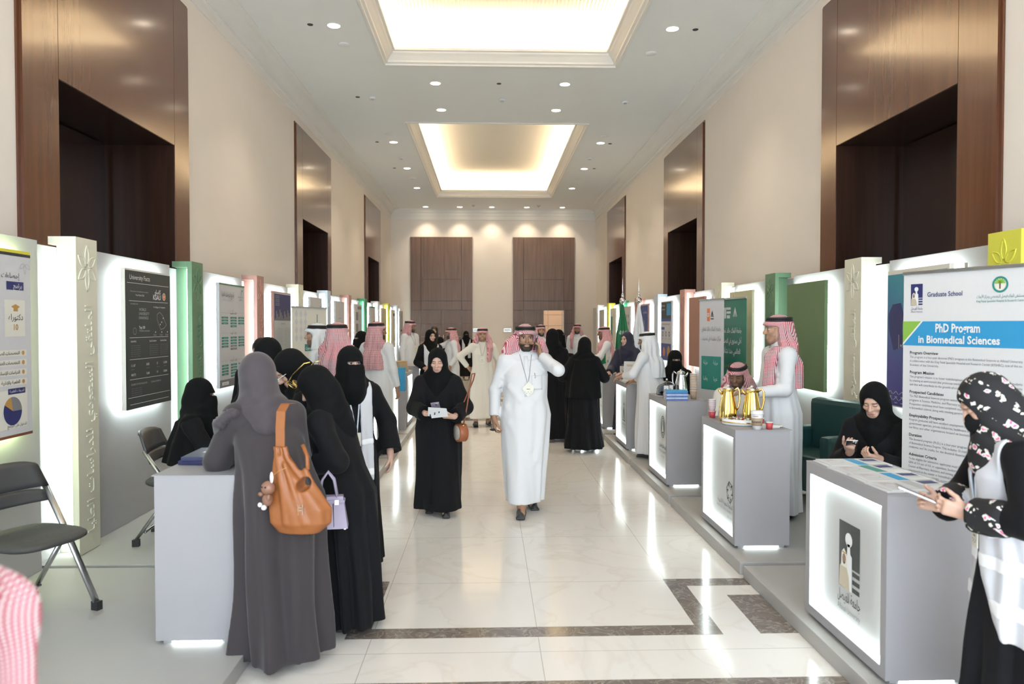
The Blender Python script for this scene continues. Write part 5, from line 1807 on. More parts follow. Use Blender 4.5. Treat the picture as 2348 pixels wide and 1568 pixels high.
# left foreground group
g1 = Person((-1.05, 3.74), -160, 'woman in mauve-grey abaya and headscarf leaning on the near left counter, seen from behind', s=.92, res=.0065, cres=.009, female=True, head=(12, 20, 0), lean=24, side=10,
            feet=((-.10, .02), (.10, .0)), shw=.158,
            arms={1: arm((.22, -.46, 1.0), (-.6, -.7, 0), (0, 0, -1), (-.6, .4, 0), (.55, .5, -.8)), -1: arm((-.08, -.42, 1.02), (.5, -.8, 0), (0, 0, -1), (.6, .4, 0), (-.15, .5, -.9))})
g1.body().robe(C_GREY, 'abaya', hem=.045, hw=(.235, .225), knee=(.225, .20), waist=(.20, .18), chest=(.185, .15), cuff=.062, slv=(.068, .074), A=.034, n=7, seed=22, collar=False, fy=.03, fx=.0)
g1.hijab(C_GREYS, drop=.16, res=.0065, bulk=1.06, sho=.10).shoes(C_SHOEW)
mb = MB()
for k in range(5):
    a = [(.155 + .02 * k, .10 - .012 * k, 1.36 - .006 * k * k * .5), (.185 + .017 * k, .04 - .008 * k, 1.385 - .012 * k), (.18 + .02 * k, -.06, 1.36 - .015 * k)]
    mb.tube([tuple(g1.T(*q)) for q in a], [.022, .028, .02], 8)
mb.build('scarf_end', C_GREYS, g1.root)

g2 = Person((-.80, 4.13), -102, 'woman in black abaya bowing toward the counter with gold sunglasses on her head', s=.86, res=.006, cres=.010, female=True, tone='light', head=(6, 34, 0), lean=14,
            arms={1: arm((.17, -.17, .93), (-.3, -1, -.1), (-1, 0, .2), (0, .2, 1), (.3, .8, -.6), GRIP), -1: arm((-.14, -.40, 1.02), (.4, -1, 0), (0, 0, -1), (1, 0, 0))})
g2.body(eyes_down=True).robe(C_BLACK, 'abaya', hem=.045, hw=(.23, .175), knee=(.22, .17), waist=(.19, .155), chest=(.195, .15), cuff=.06, slv=(.068, .072), A=.022, n=8, seed=23, collar=False, fy=.05).hijab(C_BLACK2, drop=.18, res=.007, sho=.12, bulk=1.05).shoes(C_SHOE)
g2b = Person((-.95, 4.64), -88, 'woman in black headscarf and glasses bowing beside the sunglasses wearer', s=.93, res=.006, cres=.012, female=True, tone='light', head=(28, 38, 0), lean=24,
             arms={1: arm((.12, -.38, 1.0), (-.4, -1, -.1), (0, 0, -1), (-1, 0, 0)), -1: arm((-.12, -.38, 1.0), (.4, -1, 0), (0, 0, -1), (1, 0, 0))})
g2b.body(eyes_down=True).robe(C_BLACK, 'abaya', hw=(.23, .22), A=.02, seed=24, collar=False, cuff=.06).hijab(C_BLACK2, drop=.16, res=.008).shoes()
mb = MB()
Hh = lambda P, x, y, z: tuple(P.hc + P.Rh @ V(x, y, z) * P.s)
for q in (-1, 1):
    mb.tube([Hh(g2b, q * .031 + .024 * math.cos(a), -.112, .012 + .018 * math.sin(a)) for a in np.linspace(0, 6.283, 17)[:-1]], .0022, 6, closed=True)
    mb.tube([Hh(g2b, q * .055, -.110, .016), Hh(g2b, q * .074, -.05, .016)], .002, 6)
mb.tube([Hh(g2b, -.008, -.114, .014), Hh(g2b, .008, -.114, .014)], .002, 6)
mb.build('eyeglasses', M['white'], g2b.root)

g3 = Person((-.965, 5.14), 24, 'veiled woman in black with white vest and lanyard badge standing beside the bowing women', s=.892, res=.0055, cres=.010, female=True, tone='light', head=(8, 2, 0),
            arms={1: arm((.27, -.05, .80), (.0, -.12, -1), (-1, .2, 0), (0, -1, 0), (.5, .6, 0))})
g3.body().robe(C_BLACK, 'abaya', hem=.05, hw=(.25, .23), knee=(.23, .20), cuff=.085, slv=(.068, .076), A=.02, seed=25, collar=False).hijab(C_BLACK2, veil=True, slit=True, drop=.08, res=.006).vest(.70, .045, VESTS).lanyard(1.03, .01, cord=M['blue'], w=.03, h=.052).shoes()

p = Person((-2.20, 5.60), 96, 'veiled woman in black sitting behind the near left counter', z0=PL, s=.90, res=.009, cres=.012, female=True, tone='light', head=(12, 8, 0), hip=(0, .0, .475), **SIT,
           arms={1: arm((.10, -.34, .62), (-.5, -1, 0), (0, 0, -1), (-1, 0, 0)), -1: arm((-.10, -.34, .62), (.5, -1, 0), (0, 0, -1), (1, 0, 0))})
p.body().robe(C_BLACK, 'abaya', cuff=.06, slv=(.07, .076), seed=26, collar=False).hijab(C_BLACK2, veil=True, slit=True, drop=.28, sho=.17, back=.08, cape=.35).shoes()
p = Person((-1.56, 5.15), 165, 'woman in black headscarf seen from behind, left of the bowing women', z0=PL, s=.875, res=.010, cres=.012, female=True, head=(15, 12, 0), lean=4)
p.body().robe(C_BLACK, 'abaya', hw=(.24, .22), cuff=.06, seed=27, collar=False).hijab(C_BLACK2, drop=.2, back=.15, sho=.16, bulk=1.08, cape=.30).shoes()
p = Person((-1.90, 6.2), 35, 'woman with uncovered dark hair mostly hidden behind a black headscarf', z0=PL, s=.875, res=.007, cres=.014, female=True, tone='light', head=(0, 12, 0))
p.body(hair=(.012, .010, .010)).robe(C_BLACK, 'abaya', cuff=.05, seed=28, collar=False, hw=(.21, .2)).shoes()
F = p.hgrid((-.16, -.16, -.22), (.16, .2, .17), .008); s_ = p.s
F.el(p.hc + V(0, .022, .035) * s_, np.array([.084, .092, .092]) * s_, p.Rh, .02); F.rc(p.hc + V(0, .06, .02) * s_, p.hc + V(0, .09, -.10) * s_, .07 * s_, .05 * s_, .03)
F.el(p.hc + V(0, -.11, -.02) * s_, np.array([.07, .09, .085]) * s_, p.Rh, .01, True)
v_, f_ = F.mesh(); np_mesh('hair', v_, f_, mat('black_hair', (.012, .010, .010), .4), p.root)

# men and women along the left counters
p = Person((-1.70, 7.35), -80, 'man in white robe and plain white headcloth in profile beside the roll-up banner', z0=PL, s=.94, res=.007, cres=.013, tone='mid',
           arms={1: arm((.20, -.20, .88), (0, -.5, -1), (-1, 0, 0), (0, -1, 0))})
p.body(beard=.7).robe(C_THOBE, seed=30, hw=(.22, .2)).ghutra(C_WHITEG, 'ghutra', wing=.02, tail=()).shoes()
p = Person((-1.42, 6.95), 160, 'man in white robe and red check headcloth seen from behind, beside the white headcloth', z0=PL, s=.945, res=.009, cres=.012, head=(-10, 0, 0))
p.body(beard=1).robe(C_THOBE, seed=31, hw=(.22, .2), build=1.1) if False else p.body(beard=1).robe(C_THOBE, seed=31, hw=(.22, .2))
p.ghutra(C_SHEM, wing=.025, backdrop=.22, tail=(1, -1)).shoes()
p = Person((-1.93, 11.2), -35, 'veiled woman in black with brown shoulder bag behind the third left counter', z0=PL, s=.875, res=.008, cres=.014, female=True, tone='light', head=(-15, 0, 0))
p.body().robe(C_BLACK, 'abaya', cuff=.06, slv=(.068, .076), seed=32, collar=False).hijab(C_BLACK2, veil=True, slit=True, drop=.15).shoes()
p9 = Person((-1.40, 9.25), 152, 'white-robed man seen from behind, long red check headcloth, at the left aisle edge', z0=PL, s=.955, res=.007, cres=.011, tone='tan', head=(-40, 0, 0), shw=.185,
            arms={1: arm((.24, -.14, .93), (-.1, -.5, -1), (-1, 0, 0), (0, -1, 0), (.5, .5, 0)), -1: arm((-.24, -.10, .80), (0, -.2, -1), (1, 0, 0), (0, -1, 0))})
p9.body(beard=1).robe(C_THOBE, hem=.05, hw=(.20, .19), knee=(.20, .185), seed=33, waist=(.19, .15), A=.013, build=1.0) if False else p9.body(beard=1).robe(C_THOBE, hem=.05, hw=(.20, .19), knee=(.20, .185), seed=33, waist=(.19, .15), A=.013)
p9.ghutra(C_SHEM, wing=.01, backdrop=.62, tail=(), swing=-.06).shoes()
p = Person((-1.60, 15.0), 55, 'man in white robe and pink check headcloth standing behind the woven box, looking right', z0=PL, s=.985, res=.008, cres=.014, tone='tan', head=(25, 4, 0))
p.body(beard=1).robe(C_THOBE, seed=34).ghutra(C_SHEM2, wing=.01, tail=()).lanyard(1.15).shoes()
p = Person((-1.06, 13.4), 22, 'young woman in black headscarf and white vest glancing toward the camera', s=.93, res=.007, cres=.013, female=True, tone='light', head=(12, 4, 0),
           arms={-1: arm((-.17, -.20, .92), (.3, -1, 0), (1, 0, 0), (0, 0, 1))})
p.body().robe(C_BLACK, 'abaya', cuff=.06, seed=35, collar=False, slv=(.068, .072)).hijab(C_BLACK2, drop=.14).vest(.68, .03, VESTS).shoes()
p = Person((-1.4, 19.0), 0, 'woman with long dark hair and black face mask standing far back', s=.96, res=.009, cres=.016, female=True, tone='light', group=None)
p.body(hair=(.015, .01, .01)).robe(C_BLACK, 'abaya', cuff=.05, seed=36, collar=False).hijab(mat('dark_brown_hair', (.02, .014, .012), .45), 'hair', drop=.10, sho=.08, face=(.05, .07)).shoes()
p = Person((-.76, 15.0), -70, 'bearded man in white robe and pink check headcloth stretching out his arm', s=.95, res=.008, cres=.014, tone='tan', head=(-5, 2, 0), shw=.18,
           arms={1: arm((.24, -.10, .86), (-.1, -.3, -1), (-1, 0, 0), (0, -1, 0)), -1: arm((-.15, -.46, 1.33), (0, -1, .15), (0, 0, -1), (1, 0, 0), (-.5, .2, -.8))})
p.body(beard=1).robe(C_THOBE, seed=37, hw=(.2, .19)).ghutra(C_SHEM2, wing=.01, backdrop=.4, tail=()).shoes()
p = Person((-.69, 22.7), 6, 'veiled woman in black with white vest standing before the left double door', s=.87, res=.010, cres=.016, female=True, tone='light', feet=((-.09, .03), (.12, -.03)))
p.body().robe(C_BLACK, 'abaya', cuff=.06, seed=38, hem=.12, hw=(.28, .24), collar=False, slv=(.068, .076)).hijab(C_BLACK2, veil=True, slit=True).vest(.78, .05, VESTS[:1]).lanyard(1.1).shoes(C_SHOEW)

# right side
p = Person((2.02, 16.62), -12, 'man in white robe and red check headcloth facing the camera, far right aisle', z0=PL, s=.945, res=.008, cres=.014, tone='tan')
p.body(beard=1).robe(C_THOBE, seed=40).ghutra(C_SHEM2, wing=.015, tail=(-1,)).shoes()
p = Person((2.02, 12.72), -82, 'man in white robe with red check shawl behind the flowers, in profile', z0=PL, s=.915, res=.008, cres=.013, tone='dark', head=(-5, 4, 0),
           arms={1: arm((.16, -.36, 1.05), (-.2, -1, 0), (0, 0, -1), (-1, 0, 0), (.5, .4, -.6))})
p.body(beard=.5).robe(C_THOBE, seed=41).ghutra(C_SHEM2, wing=.01, backdrop=.55, tail=(1,), drop=.26).shoes()
p = Person((2.04, 10.7), -42, 'woman in navy headscarf and navy abaya behind the brochure stand', z0=PL, s=.87, res=.0065, cres=.012, female=True, tone='light', head=(-12, 2, 0),
           arms={1: arm((.13, -.30, .92), (-.4, -1, 0), (0, 0, -1), (-1, 0, 0)), -1: arm((-.13, -.30, .92), (.4, -1, 0), (0, 0, -1), (1, 0, 0))})
p.body().robe(C_NAVY, 'abaya', cuff=.06, seed=42, collar=False, slv=(.068, .076)).hijab(C_NAVY, drop=.2, sho=.17, face=(.060, .085)).lanyard(1.1).shoes()
p22 = Person((1.99, 8.86), -128, 'man in white robe and long white headcloth resting a hand on the tree-emblem counter', z0=PL, s=.885, res=.0065, cres=.010, tone='tan', head=(10, 6, 0), lean=6,
             arms={1: arm((.16, -.30, .99), (.2, -1, -.3), (0, -.2, -1), (-.8, -.4, 0), (.7, .3, -.5)), -1: arm((-.28, -.36, .90), (-.2, -1, -.1), (0, 0, -1), (1, 0, 0))})
p22.body(beard=1).robe(C_THOBE, hem=.06, hw=(.235, .22), knee=(.23, .21), waist=(.205, .175), seed=43, A=.014).ghutra(C_WHITEG, 'ghutra', wing=.03, backdrop=.55, tail=()).shoes()
p = Person((2.50, 9.75), -12, 'veiled woman in black sitting behind the blue booklets', z0=PL, s=.95, res=.009, cres=.013, female=True, tone='light', head=(10, 6, 0), hip=(0, 0, .50), **SIT)
p.body().robe(C_BLACK, 'abaya', cuff=.06, seed=44, collar=False).hijab(C_BLACK2, veil=True, slit=True, drop=.2, sho=.17, cape=.3).shoes()
p24 = Person((2.38, 6.86), -28, 'man in white robe and red check headcloth sitting with bowed head', z0=PL, s=.93, res=.0055, cres=.011, tone='dark', head=(-6, 17, 0), hip=(0, 0, .515), lean=8, **SIT,
             arms={1: arm((.12, -.34, .66), (-.5, -1, 0), (0, 0, -1), (-1, 0, 0)), -1: arm((-.12, -.34, .66), (.5, -1, 0), (0, 0, -1), (1, 0, 0))})
p24.body(beard=.85, eyes_down=True).robe(C_CREAM, seed=45).ghutra(C_SHEM, wing=.03, backdrop=.35, tail=(), front=.07).shoes()
p25 = Person((2.44, 6.08), -88, 'young man in white robe standing with his hand on a gold coffee pot', z0=PL, s=.98, res=.0045, cres=.009, tone='mid', head=(-6, 2, 0), shw=.175, feet=((-.09, .0), (.09, .0)),
             arms={1: arm((.20, -.285, 1.065), (-.10, -1, .10), (-.1, -.1, -1), (-1, -.3, .1), (.15, .7, -.75), (.25, .45, .4), tc=.1), -1: arm((-.20, -.10, .82), (0, -.2, -1), (1, 0, 0), (0, -1, 0))})
p25.body(beard=.35).robe(C_THOBE, hem=.05, hw=(.20, .185), knee=(.195, .18), waist=(.175, .15), seed=46, A=.013).ghutra(C_SHEM, wing=.0, backdrop=.52, tail=(1,), drop=.34, front=.20, res=.0065).shoes(C_SHOE, C_SOLE)
p25.patch('chest_pocket', C_THOBE, .05, .13, 1.13, 1.26, .004)
p26 = Person((2.76, 5.08), -42, 'woman in black headscarf sitting and looking at her phone by the tall banner', z0=PL, s=.92, res=.0045, cres=.010, female=True, tone='light', head=(-4, 26, 0), hip=(0, 0, .475), lean=8, **SIT,
             arms={-1: arm((-.11, -.30, .745), (.2, -.75, .5), (.3, .3, .9), (-.6, -.3, .6), (-.5, .4, -.8), GRIP), 1: arm((.07, -.30, .72), (-.55, -.75, .25), (-.2, .3, .9), (0, -.4, .9), (.5, .4, -.8), GRIP)})
p26.body(eyes_down=True).robe(C_BLACK, 'abaya', cuff=.055, slv=(.068, .072), seed=47, collar=False, chest=(.19, .13)).hijab(C_BLACK2, drop=.20, sho=.14, res=.006, face=(.062, .085), bulk=1.04).shoes()
p27 = Person((1.99, 2.66), -106, 'woman in floral black headscarf, face mask and white vest using her phone', z0=PL, s=.835, res=.004, cres=.008, female=True, tone='light', head=(-4, 34, 0), lean=8,
             arms={1: arm((.10, -.20, .92), (-.25, -1, .22), (-.9, .1, .25), (0, .1, 1), (.9, .35, -.5), (.55, .65, .45)), -1: arm((-.06, -.24, .91), (.1, -1, .2), (.9, .1, .3), (0, .1, 1), (-.9, .3, -.5), GRIP)})
p27.body(eyes_down=True, hair=(.015, .011, .01)).robe(C_BLACK, 'abaya', hw=(.26, .24), cuff=.062, slv=(.068, .072), seed=48, collar=False, A=.02, chest=(.18, .135)).hijab(C_FLOR, 'floral_headscarf', drop=.10, res=.006, face=(.060, .082)).shoes()
p27.vest(.56, .03, ((.86, .92), (.66, .73)), wide=.09).lanyard(.98, .0, cord=M['blue'], w=.035, h=.05)
F = p27.hgrid((-.12, -.18, -.14), (.12, .1, .06), .006); s_ = p27.s
F.el(p27.hc + p27.Rh @ V(0, -.050, -.050) * s_, np.array([.066, .068, .052]) * s_, p27.Rh, .02); F.rc(p27.hc + p27.Rh @ V(0, -.09, -.02) * s_, p27.hc + p27.Rh @ V(0, -.10, -.06) * s_, .018 * s_, .02 * s_, .03)
v_, f_ = F.mesh(); np_mesh('face_mask', v_, f_, C_BLACK, p27.root)
for q in (-1, 1):
    S_, E_, W_ = p27.arms[q]; d_ = nrm(W_ - E_); F = Field(*[np.arange(W_[i] - .2, W_[i] + .2, .008) for i in range(3)])
    F.rc(W_ - d_ * .11, W_ - d_ * .034, .080 * s_, .077 * s_, .01); rr = .13
    F.rc(W_ + d_ * (rr - .028), W_ + d_ * (rr + .05), rr, rr, .004, True)
    v_, f_ = F.mesh(); np_mesh('floral_cuff', v_, f_, C_FLOR, p27.root)
p28 = Person((-.835, .98), 150, 'shoulder of a man in red check headcloth cut by the bottom left corner', s=.95, res=.010, cres=.010)
p28.body(beard=1).robe(C_THOBE, seed=50, hw=(.2, .19)).ghutra(C_SHEM3, wing=.02, backdrop=.3, tail=(1, -1), res=.008).shoes()

# ---------------------------------------------------------------- furniture and things
CT = .9445


def folding_chair(loc, face, label):
    t = empty('folding_chair', loc, R(face), label, 'chair')
    # local: faces -y; front foot, rear foot, back top
    for q in (-1, 1):
        x = q * .225
        MB().tube([(x, -.235, .045), (x, .0, .44), (x * .99, .165, .70)], .0125, 10, sy=1.6).build('side_rail', M['steel'], t)
        MB().tube([(x * .88, .235, .045), (x * .88, -.02, .40)], .0125, 10, sy=1.4).build('rear_leg', M['steel'], t)
        f = MB()
        f.box(x - .018, x + .018, -.262, -.215, 0, .05); f.box(x * .88 - .018, x * .88 + .018, .21, .257, 0, .05)
        f.build('foot_cap', M['black'], t)
        MB().box(x - .02 + q * .01, x + .02 + q * .01, -.045, .05, .36, .43, bev=.012).build('hinge_block', M['black'], t)
    F = Field(np.arange(-.28, .28, .011), np.arange(-.32, .30, .011), np.arange(.38, .52, .009))
    F.prof([(.425, 0, -.03, .20, .205), (.44, 0, -.035, .225, .235), (.458, 0, -.035, .228, .24), (.475, 0, -.03, .205, .21), (.484, 0, -.02, .15, .15)], None, .01, 3.2)
    v, f = F.mesh(); np_mesh('seat', v, f, M['chairpad'], t)
    MB().tube([(-.2, .17, .10), (.2, .17, .10)], .009, 8).build('crossbar', M['steel'], t)

    def curved(z0, z1, w0, w1, y0, y1, th, m, nm):
        mb = MB(); n = 10; vs = []; fs = []
        for j in range(6):
            v_ = j / 5
            for i in range(n + 1):
                u = -1 + 2 * i / n
                w = w0 + (w1 - w0) * v_
                zz = z0 + (z1 - z0) * v_ - (.02 * u ** 4 if j == 5 else 0)
                vs.append((u * w, y0 + (y1 - y0) * v_ + .035 * (1 - u * u), zz))
        N = len(vs)
        vs += [(a, b - th, c) for a, b, c in vs]
        W = n + 1
        for j in range(5):
            for i in range(n):
                q = (j * W + i, j * W + i + 1, (j + 1) * W + i + 1, (j + 1) * W + i)
                fs += [q, tuple(N + k for k in reversed(q))]
        rim = list(range(W)) + [j * W + n for j in range(1, 6)] + [5 * W + i for i in range(n - 1, -1, -1)] + [j * W for j in range(4, 0, -1)]
        for a, b in zip(rim, rim[1:] + rim[:1]): fs.append((b, a, N + a, N + b))
        mb.add(vs, fs, 0, True).build(nm, m, t)
    curved(.60, .675, .225, .228, .125, .155, .02, M['chairplastic'], 'lower_back_rail')
    curved(.68, .835, .232, .195, .155, .215, .022, M['chairplastic'], 'backrest')
    return t


folding_chair((-2.53, 4.08, PH), 68, 'dark grey padded folding chair with silver tube legs, empty, at the left')
folding_chair((-2.36, 5.62, PH), 96, 'taupe folding chair under the veiled woman behind the near left counter')
folding_chair((2.50, 9.80, PH), -12, 'folding chair under the veiled woman behind the blue booklets')
folding_chair((2.34, 6.92, PH), -28, 'folding chair under the seated man behind the coffee pots')
folding_chair((2.78, 5.13, PH), -42, 'folding chair under the seated woman with the phone')


def roll_up(name_label, a, b, z1, body, draw):
    """banner between floor points a and b (viewer's left to right)"""
    a = Vector((a[0], a[1], PH)); b = Vector((b[0], b[1], PH))
    u = (b - a); w = u.length; u.normalize(); n = Vector((u.y, -u.x, 0))
    t = empty('roll_up_banner', tuple((a + b) / 2), 0, name_label, 'roll-up banner')
    Mx = Matrix(((u.x, n.x, 0, a.x), (u.y, n.y, 0, a.y), (0, 0, 1, PH), (0, 0, 0, 1)))
    h = z1 - PH
    MB().box(0, w, -.06, .06, .0, .075, M=Mx, bev=.012).wbuild('cassette', M['steel'], t)
    MB().box(-.004, w + .004, -.012, .012, h - .022, h, M=Mx, bev=.004).wbuild('top_rail', M['steel'], t)
    MB().tube([Mx @ Vector((w / 2, -.03, .07)), Mx @ Vector((w / 2, -.012, h + .03))], .008).wbuild('support_pole', M['steel'], t)
    MB().box(0, w, -.001, .001, .07, h - .02, M=Mx).wbuild('banner_sheet', body, t)
    f = Face(Mx @ Vector((0, .002, h - .022)), u, n, t)
    if w < .75: f.u = f.u * (w / .8)
    draw(f, .8 if w < .75 else w, h)
    f.done()
    return t


def ban_phd(f, w, h):
    portrait_logo(f, .055, .06, .085, NAVY)
    f.text('جامعة الفيصل', .10, .225, .025, NAVY, 'c', w=.085); f.text('Alfaisal University', .10, .243, .016, GK, 'c', w=.085)
    f.text('Graduate School', .175, .145, .042, NAVY, bold=.01, w=.235)
    f.disc(.64, .09, .047, TEAL, r0=.036); f.disc(.64, .09, .034, CREAMP)
    for k in range(7): f.line(.64, .08, .64 + .03 * math.cos(R(k * 30)), .08 - .025 * math.sin(R(k * 30)), .009, LIME, lift=.003)
    f.rect(.636, .08, .008, .035, BURG, lift=.003)
    f.text('مستشفى الملك فيصل التخصصي ومركز الأبحاث', .64, .165, .026, TEAL, 'c', w=.28); f.text('King Faisal Specialist Hospital & Research Centre', .64, .19, .019, TEAL, 'c', w=.28)
    f.rect(0, .30, w, .155, SKY); f.poly([(0, .30), (.145, .30), (0, .455)], WK, lift=.002); f.poly([(0, .30), (.132, .30), (0, .441)], LIME, lift=.0026)
    f.text('PhD Program', .38, .367, .074, WK, 'c', bold=.03, lift=.0035, w=.29); f.text('in Biomedical Sciences', .38, .436, .066, WK, 'c', bold=.03, lift=.0035, w=.53)
    y = .51
    secs = [('Program Overview', ['The program is a four-year doctoral (PhD) program in the Biomedical Sciences at Alfaisal University', 'in collaboration with the King Faisal Specialist Hospital and Research Center (KFSHRC), one of the co-', 'founders of the University.']),
            ('Program Mission', ["The program's mission is to foster multidisciplinary biomedical research among faculty and students", 'by creating an environment that promotes creative academic work of the highest quality and integrity', 'and that will contribute to the growth of a knowledge-based society.']),
            ('Prospected Candidates', ['The PhD Biomedical Sciences program welcomes students, both national and international, from', 'programs in Science, Medicine, and Pharmacy at universities both within and outside the Kingdom.', 'Prospective candidates must have completed coursework requirements equivalent to Alfaisal', 'in biomedical science, along with meeting general admission requirements.']),
            ('Employability Prospects', ['Program graduates will have excellent employment prospects in academia, research,', 'government agencies, private industries, healthcare organizations, research centers,', 'law firms, and other organizations focused on biomedical innovation.']),
            ('Duration', ['The doctoral program (Ph.D.) is a four-year program that consists of 57 credits', 'of Biomedical Science Degree. This includes 15 credits for core and elective courses,', 'rotations, and 36 credits for the doctoral dissertation requirements.']),
            ('Admission Criteria', ["To be eligible for admission, applicants must have a research thesis master's degree with a", 'GPA of 3.0 out of 4.0, or equivalent. Students with extended bachelor programs such as', 'Doctor of Pharmacy, dentistry, and nursing (minimum 180 credits) should have completed', 'coursework in the master in biomedical sciences with a minimum GPA of 3.0 out of', 'applicants must have a TOEFL score of 550 or equivalent (academic IELTS 6.5).', 'interview, submit letters of reference, and demonstrate financial support. Students', 'both inside and outside the Kingdom may be admitted directly to the doctoral', 'the specified admission requirements. It is recommended that applicants provide'])]
    for hd, ls in secs:
        f.text(hd, .055, y, .026, K, bold=.015); y += .026
        for l in ls:
            f.text(l, .055, y, .0205, GK, w=min(.72, .0076 * len(l))); y += .0255
        y += .024
    f.text('Applications are ranked based on degrees/experience', .055, y + .02, .032, K, bold=.015)


roll_up('tall white roll-up banner reading PhD Program in Biomedical Sciences', (2.72, 4.72), (3.005, 3.93), 2.045, M['white_paper'], ban_phd)


def ban_tree(f, w, h):
    f.rect(.26, .10, .09, .16, ORG); f.text('QS', .305, .20, .06, WK, 'c', lift=.003, bold=.02)
    for k in range(4): f.line(.43 - .012 - .012 * k, .21, .43, .13, .005, K); f.line(.43 + .012 + .012 * k, .21, .43, .13, .005, K)
    f.rect(.38, .225, .10, .012, K)
    f.text('جامعة الملك خالد تحقق', w / 2, .38, .075, GK, 'c', w=.62); f.text('مراكز متقدمة في تصنيف', w / 2, .50, .075, GK, 'c', w=.62); f.rect(.1, .56, .6, .08, PALE)
    f.rect(.08, .70, .64, .42, TEAL); f.text('مرتبة', .22, .80, .07, WK, 'c', lift=.003); f.text('مرتبة', .55, .80, .07, WK, 'c', lift=.003); f.text('وطنيا', .22, 1.0, .07, WK, 'c', lift=.003); f.text('عربيا', .55, 1.0, .07, WK, 'c', lift=.003)
    for i in range(4): f.line(.2 + i * .13, 1.6, .2 + i * .13, 1.5 - i * .09, .008, GK)
    f.rect(.25, 1.64, .25, .06, GRN); dense(f, .1, 1.76, .6, 5, .04, GK, .03)


roll_up('white roll-up banner with orange badge and green block', (2.70, 9.30), (2.88, 8.88), 2.03, PALE, ban_tree)
M['ban_green'] = mat('teal_green_banner', (.015, .17, .115), .35, vary=.03)


def ban_green(f, w, h):
    f.rect(.18, .10, .20, .03, WK); f.rect(.20, .10, .05, .14, WK); f.rect(.26, .15, .12, .03, WK); f.rect(.27, .20, .09, .04, WK)
    for k in range(4): f.line(.50 - .012 - .014 * k, .22, .50, .10, .007, WK); f.line(.50 + .012 + .014 * k, .22, .50, .10, .007, WK)
    f.text('جامعة الملك خالد تحقق', w / 2, .42, .085, WK, 'c', w=.56, bold=.02); f.text('أعلى مستوى في التصنيف', w / 2, .55, .085, WK, 'c', w=.56, bold=.02); f.text('العالمي منذ نشأتها', w / 2, .68, .085, WK, 'c', w=.5, bold=.02)
    f.text('وفق تصنيف التايمز', w / 2, .86, .05, LIME, 'c', w=.6); f.text('لسنة 2025', w / 2, .98, .05, WK, 'c')
    f.text('801-1000', .45, 1.16, .06, WK, 'c'); f.text('عالميا', .47, 1.30, .06, WK, 'c'); f.text('وطنيا', .22, 1.30, .06, WK, 'c')


roll_up('green roll-up banner with white Arabic lettering behind the seated man', (3.00, 9.50), (3.13, 8.80), 2.045, M['ban_green'], ban_green)


def ban_cream(f, w, h):
    for i in range(4):
        for j in range(3): f.poly([(.06 + j * .11, .08 + i * .11), (.10 + j * .11, .02 + i * .11), (.14 + j * .11, .08 + i * .11), (.10 + j * .11, .14 + i * .11)], PALE)
    for r in (.07, .05): f.disc(.62, .20, r, TEAL, r0=r - .01, a0=180, a1=360)
    f.rect(.61, .08, .02, .12, TEAL); f.text('جامعة الملك عبدالعزيز', .62, .36, .05, TEAL, 'c', w=.3)
    f.rect(.30, .50, .52, .10, TEAL); f.text('الدراسات العليا والبحوث', .56, .575, .06, WK, 'c', lift=.003, w=.48, bold=.02)
    f.rect(.30, .70, .26, .08, M['cream']); f.text('الرؤية', .43, .76, .06, REDI, 'c', lift=.003)
    for i in range(9): f.text(['عمادة الدراسات العليا والبحث العلمي', 'أكاديمية جاذبة للمواهب', 'خدمات متميزة'][i % 3], .78, .90 + i * .10, .055, K, 'r')


roll_up('cream roll-up banner with teal heading beside the white headcloth', (-2.66, 10.02), (-2.38, 10.84), 1.955, CREAMP, ban_cream)


# ---- bags
def field_mesh(name, build, lo, hi, res, m, parent):
    F = Field(*[np.arange(lo[i], hi[i] + res, res) for i in range(3)])
    build(F)
    v, f = F.mesh()
    return np_mesh(name, v, f, m, parent)


t = empty('hobo_bag', (-.905, 3.51, .71), R(-8), 'slouchy tan leather shoulder bag hanging from the mauve-grey woman', 'handbag')


def hobo(F):
    F.prof([(0, .0, 0, .10, .045), (.05, .005, 0, .150, .065), (.12, .005, 0, .150, .062), (.20, -.02, 0, .115, .052), (.28, -.055, 0, .070, .042), (.36, -.082, 0, .032, .030), (.41, -.09, .0, .026, .022)],
           lambda th, z: .006 * np.sin(7 * th + 8 * z) * np.clip(z / .1, 0, 1), .01)
    F.rc((.10, 0, .12), (.035, .0, .30), .030, .012, .03)
    F.rc((.05, -.05, .06), (-.05, -.045, .33), .012, .010, .02); F.rc((-.04, -.055, .06), (-.085, -.03, .36), .012, .010, .02)
    F.el((.035, -.02, .235), (.028, .07, .035), rotm(0, 0, 30), .01, True)


field_mesh('bag_body', hobo, (-.2, -.12, -.03), (.2, .12, .44), .006, M['leather'], t)
mb = MB()
for q in (-1, 1):
    pass
sp = [(-.09, .0, .40), (-.092, .005, .50), (-.098, .03, .575), (-.102, .09, .605), (-.10, .16, .60)]
vs = []; fs = []
for i, p in enumerate(sp):
    wv = .022
    for dx, dy in ((-wv, -.004), (wv, -.004), (wv, .004), (-wv, .004)): vs.append((p[0] + dx, p[1] + dy, p[2]))
for i in range(len(sp) - 1):
    for k in range(4): l = (k + 1) % 4; fs.append((i * 4 + k, i * 4 + l, i * 4 + 4 + l, i * 4 + 4 + k))
fs += [(3, 2, 1, 0), tuple(len(vs) - 4 + k for k in range(4))]
mb.add(vs, fs).build('shoulder_strap', M['leather'], t)
MB().tube([(.045, .0, .30), (.03, .03, .36), (-.0, .05, .41)], .010, 8).build('rear_strap', M['leather'], t)
mb = MB(); 
for k in range(2): mb.box(.02 + k * .022, .024 + k * .022, -.0655, -.058, .10, .15); mb.box(.02, .046, -.0655, -.058, .12 + k * .012, .124 + k * .012)
